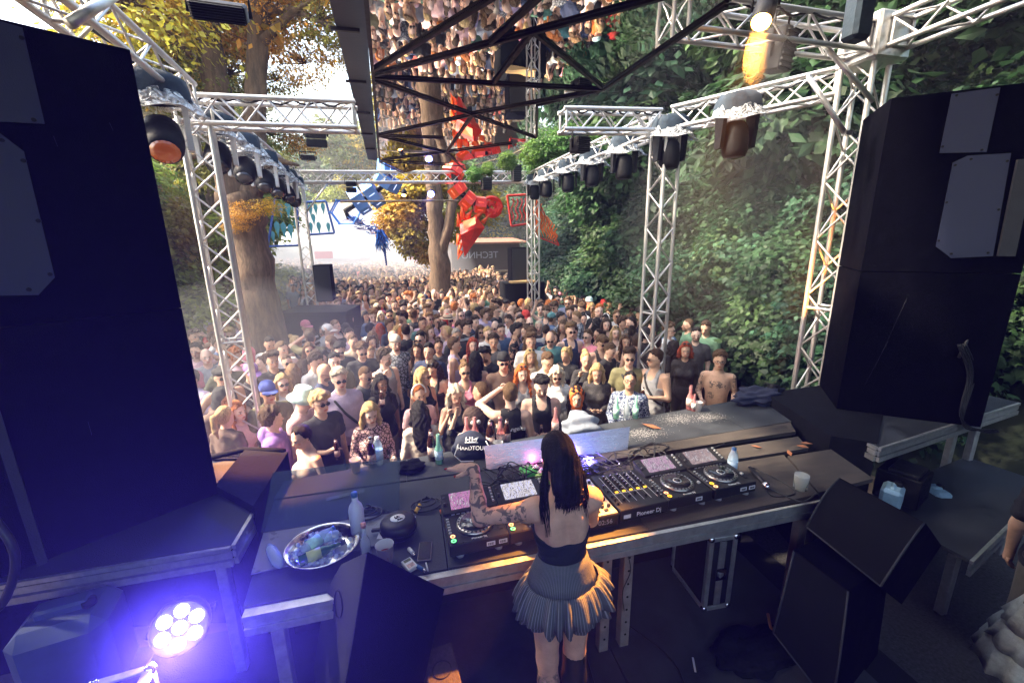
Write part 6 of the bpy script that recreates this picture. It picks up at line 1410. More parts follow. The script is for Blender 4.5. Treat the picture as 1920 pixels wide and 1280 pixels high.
def person(sp):
    (x, y, ht, rz, sex, pose, yaw, pitch, top, tcol, hair, hcol, skin, acc, label, group) = sp
    sc = ht / 1.77; me = cached(('body', sex, pose, yaw, pitch), lambda: body_mesh(sex, pose, yaw, pitch), [M_SKIN])
    if top == 'bare':                                                     # tattoos on chest and arms
        me = me.copy(); me.materials[0] = M_SKINT; n_ = len(me.vertices); co = np.zeros(n_ * 3, np.float32); me.vertices.foreach_get('co', co); co = co.reshape(-1, 3)
        ink = ((np.abs(co[:, 0]) > .19) & (co[:, 2] > .9)) * .9 + ((np.abs(co[:, 0]) < .11) & (co[:, 1] < 0) & (np.abs(co[:, 2] - 1.31) < .05)) * 1.0 + ((np.abs(co[:, 0] + .08) < .04) & (co[:, 1] < 0) & (np.abs(co[:, 2] - 1.14) < .05)) * .8
        a = me.attributes.new('ink', 'FLOAT', 'POINT'); a.data.foreach_set('value', ink.astype(np.float32))
    b = link(bpy.data.objects.new('person', me)); b.color = (*skin, 1); b.location = (x, y, GZ); b.rotation_euler = (0, 0, rz); b.scale = (sc * (1.06 if 'wide' in acc else 1), sc, sc); tag(b, label, 'person', group)
    def ch(name, me, col=None, head=False, m=None):
        o = link(bpy.data.objects.new(name, me)); o.parent = b
        if head: o.matrix_local = Matrix.Translation(Vector(PIV)) @ Matrix(rotm(yaw, pitch).tolist()).to_4x4()
        if col is not None: o.color = (*col, 1)
        if m is not None: o.material_slots[0].link = 'OBJECT'; o.material_slots[0].material = m
        return o
    if top != 'bare':
        pat = PAT.get(tcol) if isinstance(tcol, str) else None
        ch({'tee': 't_shirt', 'long': 'long_sleeved_top', 'tank': 'tank_top', 'crop': 'crop_top', 'hood': 'hoodie'}[top], cached(('shirt', sex, pose, top), lambda: shirt_mesh(sex, pose, top), [M_FAB]), tcol if pat is None else None, m=pat)
    ch('trousers', cached(('trousers', sex), lambda: trouser_mesh(sex), [M_FAB]), [(.02, .02, .025), (.05, .07, .12), (.03, .03, .03), (.12, .11, .09)][int(abs(x * 37 + y * 91)) % 4])
    for s_ in (-1, 1):
        k = ('shoe', s_)
        if k not in _mc:
            mb = MB(); mb.path([(s_ * .10, .065, .05), (s_ * .10, .03, .055), (s_ * .108, -.06, .048), (s_ * .116, -.15, .038), (s_ * .117, -.175, .034)], [.03, .05, .048, .044, .02], 10); o = mb.build('shoe', [M_FAB]); _mc[k] = o.data; bpy.data.objects.remove(o)
        ch('shoe', _mc[k], (.5, .5, .48) if int(x * 53 + y * 31) % 2 else (.03, .03, .03))
    if hair not in ('bald', 'none'): ch('hair', cached(('hair', hair), lambda: hair_mesh(hair), [M_HAIR]), hcol, True)
    for a in acc:
        a, _, c = a.partition(':')
        if a == 'beard': ch('beard', cached(('beard',), beard_mesh, [M_HAIR]), [.5 * h_ + .3 * s_ for h_, s_ in zip(hcol, skin)], True)
        elif a in ('sunglasses', 'glasses', 'headshades', 'cap', 'backcap', 'bucket', 'straw', 'headband', 'beanie', 'flatcap', 'hoodup', 'scarf', 'furhat', 'eyes', 'chain'):
            k = ('acc', a)
            if k not in _mc:
                mb = acc_mesh(a); o = mb.build(a, [M_PLAINC if a in ('sunglasses', 'glasses', 'headshades', 'eyes', 'chain') else M_FAB, M_BLACK]); _mc[k] = o.data; bpy.data.objects.remove(o)
            ch({'headshades': 'sunglasses', 'backcap': 'cap', 'bucket': 'bucket_hat', 'straw': 'straw_hat', 'flatcap': 'flat_cap', 'hoodup': 'hood', 'scarf': 'headscarf', 'furhat': 'fur_hat', 'eyes': 'goggle_eye', 'chain': 'necklace'}.get(a, a), _mc[k], CC[c] if c else (.012, .012, .014), True)
        elif a == 'strap':
            k = ('acc', 'strap', sex)
            if k not in _mc:
                mb = MB(); mb.path([(-.12, .03, 1.45), (-.09, -.10, 1.40), (.0, -.142, 1.25), (.12, -.13, 1.10), (.175, -.02, 1.02), (.08, .12, 1.15), (-.06, .13, 1.35), (-.12, .03, 1.45)], .016, 6); o = mb.build('strap', [M_FAB]); _mc[k] = o.data; bpy.data.objects.remove(o)
            ch('shoulder_strap', _mc[k], (.02, .02, .022))
        elif a in ('beerbottle', 'can', 'phone'):
            side = -1 if ARM['hold'] and POSE[pose][0] in ('hold', 'phone', 'fist') else 1; J = joints(sex, pose)[0 if side < 0 else 1]
            bpy_m = Matrix.Translation((x, y, GZ)) @ Matrix.Rotation(rz, 4, 'Z') @ Matrix.Diagonal((*b.scale, 1)); p = bpy_m @ Vector(J[2] + nrm(J[3]) * .085 + nrm(J[4]) * .02 - np.array((0, 0, .03)))
            if a == 'phone':
                t = thing('smartphone', 'smartphone held by the ' + ' '.join(label.split()[:9]), 'phone', tuple(p)); MB().box(p, (.07, .14, .009), rz, bev=.003).build('case', M_BLACK, t); t.rotation_euler = (0, 0, 0)
            else: bottle(p.x, p.y, 'beer', M_BROWN, M_LABR, None, 'brown beer bottle held by the ' + ' '.join(label.split()[:9]), p.z - .08, 'bottles held in the crowd', 1.0)
    return b
# ------------------------------------------------------------------ the DJ, seen from behind
def dj():
    X0, Y0, Z0 = .67, 1.76, .30
    F_ = Field(steps([(.06, 1.02, .0085)]), steps([(1.52, 2.30, .0085)]), steps([(.30, 1.06, .017), (1.06, 2.09, .0085)]))
    W_ = lambda x, y, z: (X0 + x, Y0 + y, z)
    F_.ell(W_(0, .0, 1.20), (.160, .110, .13)); F_.ell(W_(0, .0, 1.38), (.118, .082, .16), .05); F_.ell(W_(.003, .015, 1.57), (.142, .088, .17), .06); F_.rc(W_(-.115, .02, 1.695), W_(.125, .02, 1.70), .047, .047, .05)
    for s in (-1, 1):
        F_.ell(W_(s * .062, -.055, 1.60), (.045, .028, .075), .035); F_.ell(W_(s * .07, .085, 1.55), (.062, .055, .06), .04); F_.ell(W_(s * .075, -.065, 1.16), (.085, .07, .085), .04)
        F_.rc(W_(s * .085, 0, 1.16), W_(s * .078, -.005, .78), .088, .058, .03); F_.rc(W_(s * .078, -.005, .78), W_(s * .075, -.015, .62), .056, .056, .03); F_.rc(W_(s * .075, -.015, .62), W_(s * .08, .02, .36), .056, .036, .03); F_.rc(W_(s * .08, .02, .345), W_(s * .09, .14, .33), .04, .03, .02)
    F_.rc(W_(0, -.094, 1.45), W_(0, -.088, 1.66), .012, .012, .03, -1)                                   # spine furrow
    F_.rc(W_(0, .0, 1.70), W_(0, .01, 1.77), .068, .05, .05); F_.rc(W_(0, .005, 1.74), W_(-.01, .035, 1.85), .048, .047, .03)
    R = rotm(PI + .15, .22); piv = np.array(W_(-.01, .03, 1.835)); C = lambda p: piv + R @ np.array(p)
    F_.ell(C((0, .005, .125)), (.073, .094, .103), .02, R); F_.ell(C((0, -.03, .075)), (.058, .068, .092), .03, R); F_.ell(C((0, -.045, .025)), (.044, .043, .032), .03, R)
    F_.rc(C((0, -.092, .100)), C((0, -.112, .066)), .007, .0115, .012)
    for s in (-1, 1): F_.ell(C((s * .072, .012, .086)), (.010, .018, .030), .008, R)
    sl, el, wl = np.array(W_(-.145, .02, 1.69)), np.array((.272, 1.90, 1.605)), np.array((.268, 2.02, 1.815))
    sr, er, wr = np.array(W_(.16, .02, 1.70)), np.array((.90, 1.93, 1.46)), np.array((.80, 2.14, 1.44))
    hdl = nrm((-.86, .42, .0)); hdr = nrm((-.75, .65, .05))
    for a, e, w in ((sl, el, wl), (sr, er, wr)):
        F_.ell(a, (.056, .052, .056), .04); F_.rc(a, e, .050, .040, .03); F_.rc(e, e + (w - e) * .35, .040, .041, .02); F_.rc(e + (w - e) * .35, w, .040, .0255, .02)
    for w, d, sd in ((wl, hdl, nrm((.42, .86, 0))), (wr, hdr, nrm((.6, .75, .2)))):
        F_.rc(w, w + d * .02, .026, .027, .02)
        for o in (-.022, 0, .022): F_.rc(w + d * .02 + sd * o * .6, w + d * .078 + sd * o, .019, .0145, .02)
    P, Q = F_.mesh(); mb = MB()
    def fing(w, d, sd, nv, curls, sc=1):
        tips = []
        for (o, L), cu in zip(((-.026, .060), (-.009, .068), (.009, .064), (.024, .052)), curls):
            a = w + d * .078 + sd * o; k1 = nrm(d + nv * cu * .5); k2 = nrm(d + nv * cu * 1.2); k3 = nrm(d + nv * cu * 1.9); L *= sc * 1.15
            p = [a - d * .03, a, a + k1 * L * .45, a + k1 * L * .45 + k2 * L * .3, a + k1 * L * .45 + k2 * L * .3 + k3 * L * .25]
            mb.path(p, [.0125, .0115, .0100, .0088, .0055], 8); tips.append((p[-1], k3, nv))
        a = w + d * .02 - sd * .02; k1 = nrm(d * .75 - sd * .6 + nv * .3); p = [a, a + k1 * .045, a + k1 * .045 + nrm(d * .9 - sd * .2 + nv * .3) * .034]; mb.path(p, [.015, .0125, .007], 8); tips.append((p[-1], nrm(d - sd * .2), nv)); return tips
    tl = fing(wl, hdl, nrm((.42, .86, 0)), np.array((0, 0, -1.)), (.05, .18, .45, .6)); tr_ = fing(wr, hdr, nrm((.6, .75, .2)), np.array((-.1, .1, -1.)), (.5, .6, .7, .8))
    tri = []
    for q in mb.f:
        if len(q) == 4: tri.append(q)
        else:
            for i in range(1, len(q) - 2, 2): tri.append((q[0], q[i], q[i + 1], q[i + 2]))
    Q = np.concatenate([Q, np.array(tri, np.int32) + len(P)]); P = np.concatenate([P, np.array(mb.v, np.float32)])
    root = thing('person', 'woman DJ seen from behind in black tube top and pinstriped ruffle skirt, tattooed arm raised', 'person', (X0, Y0, Z0))
    me = npmesh('body', P - np.array((X0, Y0, Z0), np.float32), Q, [M_SKINT]); a = me.attributes.new('hp', 'FLOAT_VECTOR', 'POINT'); a.data.foreach_set('vector', ((P - piv) @ R).astype(np.float32).ravel())
    ink = np.zeros(len(P))
    ink[(P[:, 0] < .475) & (P[:, 2] > 1.5)] = 1; ink[(P[:, 0] < .30) & (P[:, 2] > 1.795) & (np.linalg.norm(P - wl, axis=1) > .055)] = 0
    ink[(P[:, 2] < .72) & (P[:, 0] < X0)] = .8
    a = me.attributes.new('ink', 'FLOAT', 'POINT'); a.data.foreach_set('value', ink.astype(np.float32))
    body = link(bpy.data.objects.new('body', me)); body.parent = root; body.color = (.58, .34, .24, 1)
    nb = MB()
    for (p, d, nv) in tl + tr_:
        u, w, _ = frame(d); nb.lathe([(.001, -.010), (.0058, -.006), (.0060, .004), (.001, .012)], np.array(p) - np.array(nv) * .003, d, 8)
    nb.build('finger_nail', mat('red nail varnish', (.35, .01, .015), .2, coat=.5), root)
    # tube top
    G_ = Field(steps([(X0 - .22, X0 + .22, .009)]), steps([(Y0 - .16, Y0 + .22, .009)]), steps([(1.38, 1.60, .009)]))
    g = .008; G_.ell(W_(0, .0, 1.38), (.118 + g, .082 + g, .16), .05); G_.ell(W_(.003, .015, 1.57), (.142 + g, .088 + g, .17), .06)
    for s in (-1, 1): G_.ell(W_(s * .062, -.055, 1.60), (.045 + g, .028 + g, .075), .035); G_.ell(W_(s * .07, .085, 1.55), (.062 + g, .055 + g, .06), .04)
    X, Y, Z = G_.grid(); V = G_.V; V += .002 * np.sin(Z * 190 + 6 * np.sin(X * 14)); V[...] = np.maximum(V, Z - (1.545 + .25 * (Y - Y0) + .10 * np.abs(X - X0))); V[...] = np.maximum(V, 1.40 - Z)
    Pt, Qt = G_.mesh(); o = link(bpy.data.objects.new('tube_top', npmesh('tube_top', Pt - np.array((X0, Y0, Z0), np.float32), Qt, [M_FAB]))); o.parent = root; o.color = (.010, .013, .025, 1)
    # skirt: fitted yoke and two gathered ruffles, pinstripes running down the cloth
    m = mat('pinstriped grey cloth', (.08, .085, .10), .85, ns=60, na=.15, bump=.3, bs=120); N, L, b = nodes(m); src = [l for l in L if l.to_socket == b.inputs['Base Color']][0].from_socket
    at = N.new('ShaderNodeAttribute'); at.attribute_name = 'hp'; sp = N.new('ShaderNodeSeparateXYZ'); L.new(at.outputs['Vector'], sp.inputs[0]); si = N.new('ShaderNodeMath'); si.operation = 'SINE'; L.new(sp.outputs[0], si.inputs[0])
    mr = N.new('ShaderNodeMapRange'); mr.inputs[1].default_value = .72; mr.inputs[2].default_value = .9; L.new(si.outputs[0], mr.inputs[0]); mx = N.new('ShaderNodeMix'); mx.data_type = 'RGBA'; L.new(mr.outputs[0], mx.inputs[0]); L.new(src, mx.inputs[6]); mx.inputs[7].default_value = (.25, .25, .27, 1); L.new(mx.outputs[2], b.inputs['Base Color'])
    WV = [(k_, rnd.uniform(0, 6), rnd.uniform(.2, .75)) for k_ in (9, 13, 17, 21, 26, 31, 37)]
    def ring(name, rows, waves, ph, lift):
        n = 240; V = []; U = []
        for (z, rx, ry, amp) in rows:
            for j in range(n):
                t = 2 * PI * j / n; w = amp * sum(q_ * math.sin(k_ * t + p_) for k_, p_, q_ in WV); sd = max(0, math.cos(t)) ** 3
                V.append((rx * math.cos(t) * (1 + .10 * sd * lift) + w * math.cos(t), ry * math.sin(t) + w * math.sin(t), z - Z0 + .06 * sd * lift * min(1, (1.28 - z) / .15 if z < 1.28 else 0) + amp * .35 * math.cos(waves * t + ph))); U.append((60 * 2 * t, 0, 0))
        Q = [(i * n + j, i * n + (j + 1) % n, (i + 1) * n + (j + 1) % n, (i + 1) * n + j) for i in range(len(rows) - 1) for j in range(n)]
        me = npmesh(name, V, Q, [m]); a = me.attributes.new('hp', 'FLOAT_VECTOR', 'POINT'); a.data.foreach_set('vector', np.array(U, np.float32).ravel())
        o = link(bpy.data.objects.new(name, me)); o.parent = root; md = o.modifiers.new('cloth', 'SOLIDIFY'); md.thickness = .004; return o
    ring('skirt_yoke', [(1.43, .126, .095, 0), (1.38, .140, .108, 0), (1.32, .166, .130, 0), (1.275, .180, .142, .001)], 7, 0, 0)
    ring('ruffle', [(1.278, .178, .141, .002), (1.27, .194, .153, .005), (1.23, .216, .174, .009), (1.18, .236, .192, .012), (1.135, .248, .203, .015)], 23, .4, 1)
    ring('ruffle', [(1.22, .182, .146, .006), (1.16, .205, .168, .013), (1.10, .222, .186, .018)], 15, 1.1, .6)
    # boots
    for s, zt in ((-1, .55), (1, .80)):
        B = Field(steps([(X0 + s * .08 - .09, X0 + s * .08 + .09, .010)]), steps([(Y0 - .13, Y0 + .24, .010)]), steps([(.29, .86, .012)]))
        B.rc(W_(s * .078, -.005, .78), W_(s * .075, -.015, .62), .066, .067, .03); B.rc(W_(s * .075, -.015, .62), W_(s * .08, .02, .36), .067, .050, .03); B.rc(W_(s * .08, .02, .345), W_(s * .09, .15, .33), .052, .042, .02); B.V[...] = np.maximum(B.V, B.ax[2][None, None, :] - zt); B.V[...] = np.maximum(B.V, .305 - B.ax[2][None, None, :])
        Pb, Qb = B.mesh(); o = link(bpy.data.objects.new('boot', npmesh('boot', Pb - np.array((X0, Y0, Z0), np.float32), Qb, [M_RUBBER]))); o.parent = root
    # long straight black hair, half tied
    Hf = Field(steps([(X0 - .17, X0 + .15, .0075)]), steps([(Y0 - .17, Y0 + .22, .0075)]), steps([(1.58, 2.12, .0085)])); c = lambda p: C(p)
    Hf.ell(c((0, .012, .130)), (.083, .104, .112), .02, R); X, Y, Z = Hf.grid(); pl = [(X - piv[0]) * R[0, i] + (Y - piv[1]) * R[1, i] + (Z - piv[2]) * R[2, i] for i in range(3)]
    Hf.V[...] = np.maximum(Hf.V, np.minimum(-(pl[2] - .185 + 5 * pl[0] ** 2), -(pl[1] + .01 - .25 * np.clip(pl[2] - .1, 0, .1))))
    Hf.ell(c((0, .085, .05)), (.080, .042, .12), .03, R); Hf.ell(W_(-.005, -.055, 1.84), (.066, .036, .09), .04); Hf.ell(W_(.01, -.066, 1.80), (.046, .026, .06), .04)
    Hf.V += .0022 * np.sin(X * 210 + 5 * np.sin(Z * 11) + Y * 60) + .0015 * np.sin(X * 390 + Z * 9)
    Ph, Qh = Hf.mesh(); o = link(bpy.data.objects.new('hair', npmesh('hair', Ph - np.array((X0, Y0, Z0), np.float32), Qh, [M_HAIR]))); o.parent = root; o.color = (.011, .009, .010, 1)
    st = MB()
    for i in range(260):
        x = rnd.uniform(-.066, .066); z1 = 1.745 + rnd.uniform(-.04, .06) + abs(x) * .5; k = rnd.uniform(-.02, .02); p0 = W_(x * .9, -.05 - .02 * (1 - abs(x) * 10), 1.86)
        st.path([p0, W_(x + k * .3, -.085, 1.81), W_(x * .95 + k, -.096, (1.80 + z1) / 2), W_(x * .8 + k * 1.6, -.095 + rnd.uniform(-.006, .01), z1)], [.0026, .003, .0022, .0006], 4)
    for (x, y, z1) in ((-.105, .0, 1.70), (-.115, -.02, 1.66), (.10, -.01, 1.64), (.11, .0, 1.69), (-.10, -.04, 1.60)):
        for q in range(9): st.path([C((-.07 if x > 0 else .07, .03, .15)), W_(x + rnd.uniform(-.012, .012), y, 1.84), W_(x * 1.05 + rnd.uniform(-.015, .015), y - .02, (1.84 + z1) / 2), W_(x + rnd.uniform(-.02, .02), y - .04, z1)], [.003, .0035, .0025, .0006], 4)
    so = st.build('hair_strand', M_HAIR, root); so.color = (.011, .009, .010, 1)
    er_ = MB(); p = C((.074, .0, .052)); er_.path([p + (0, .012 * math.cos(a), .012 * math.sin(a) - .012) for a in np.linspace(0, 6.28, 12, endpoint=False)], .002, 5, closed=True); er_.build('earring', M_STEEL, root)
    return root
dj()
# --- two people half out of the frame at the lower right
SK = (.50, .30, .21)
person((3.95, 1.42, 1.72, PI / 2 + .5, 'm', 'd', 0.0, .3, 'tee', (.014, .014, .017), 'short', (.035, .02, .013), SK, [], 'person in black standing half outside the picture with tattooed forearm and pale wristband', None)).location.z = 0
pw = person((3.46, 1.20, 1.62, .15, 'f', 'd', 0.0, .3, 'long', 'mesh', 'long', (.05, .03, .02), SK, [], 'person in black lace top and white ruffled skirt at the lower right holding a cigarette', None)); pw.location.z = 0
mb = MB()
for i, (z0, z1, r0, r1) in enumerate(((1.0, .82, .17, .25), (.85, .68, .22, .30), (.71, .52, .27, .35))): mb.lathe([(r0, z0), ((r0 + r1) / 2, (z0 + z1) / 2), (r1, z1), (r1 - .006, z1)], (0, 0, 0), n=44, sy=.85)
for i, (x, y, z) in enumerate(mb.v): a = math.atan2(y, x); k = 1 + .045 * math.sin(a * 15 + z * 9) + .03 * math.sin(a * 23); mb.v[i] = (x * k, y * k, z + .012 * math.sin(a * 11))
o = mb.build('ruffled_skirt', mat('white ruffled cotton', (.30, .32, .30), .9, ns=30, na=.2, bump=.4, bs=40)); o.parent = pw
p = Vector((3.46, 1.20, 0)) + Vector((-.22, -.13, .74)); mb = MB(); mb.tube(p, p + Vector((-.06, -.03, .02)), .0045, n=8)
tag(mb.build('cigarette', M_WHITE), 'lit cigarette in the hand of the person with the white ruffled skirt', 'cigarette')
# ------------------------------------------------------------------ the crowd: where each person stands and how they look
_P = [(.55, .46, .38), (.012, .01, .01), (.66, .44, .34), (.085, .048, .026), (.53, .33, .23), (.014, .014, .017), (.17, .1, .05), (.045, .045, .05), (.56, .345, .25), (.27, .14, .42), (.42, .28, .13), (.46, .27, .18), (.1, .06, .045), (.6, .38, .38), (.62, .52, .38), (.35, .11, .03), (.27, .27, .28), (.035, .02, .013), (.62, .6, .58), (.13, .12, .06), (.62, .4, .3), (.42, .34, .46), (.55, .13, .03), (.25, .13, .08), (.6, .2, .26), (.28, .05, .025), (.025, .035, .08), (.42, .33, .24), (.07, .15, .1), (.7, .15, .03), (.3, .28, .26), (.08, .13, .24), (.08, .2, .2), (.5, .04, .03)]
CC = dict(black=(0.014, 0.014, 0.017), charcoal=(0.045, 0.045, 0.05), white=(0.62, 0.6, 0.58), cream=(0.55, 0.46, 0.38), grey=(0.27, 0.27, 0.28), navy=(0.025, 0.035, 0.08), olive=(0.13, 0.12, 0.06), brown=(0.1, 0.06, 0.045), pink=(0.6, 0.2, 0.26), palepink=(0.6, 0.38, 0.38), lilac=(0.42, 0.34, 0.46), purple=(0.27, 0.14, 0.42), red=(0.5, 0.04, 0.03), orange=(0.7, 0.15, 0.03), green=(0.07, 0.15, 0.1), teal=(0.08, 0.2, 0.2), denim=(0.08, 0.13, 0.24), beige=(0.42, 0.33, 0.24), mint=(0.45, 0.62, 0.58), blue=(0.08, 0.12, 0.42), yellow=(0.5, 0.4, 0.1))
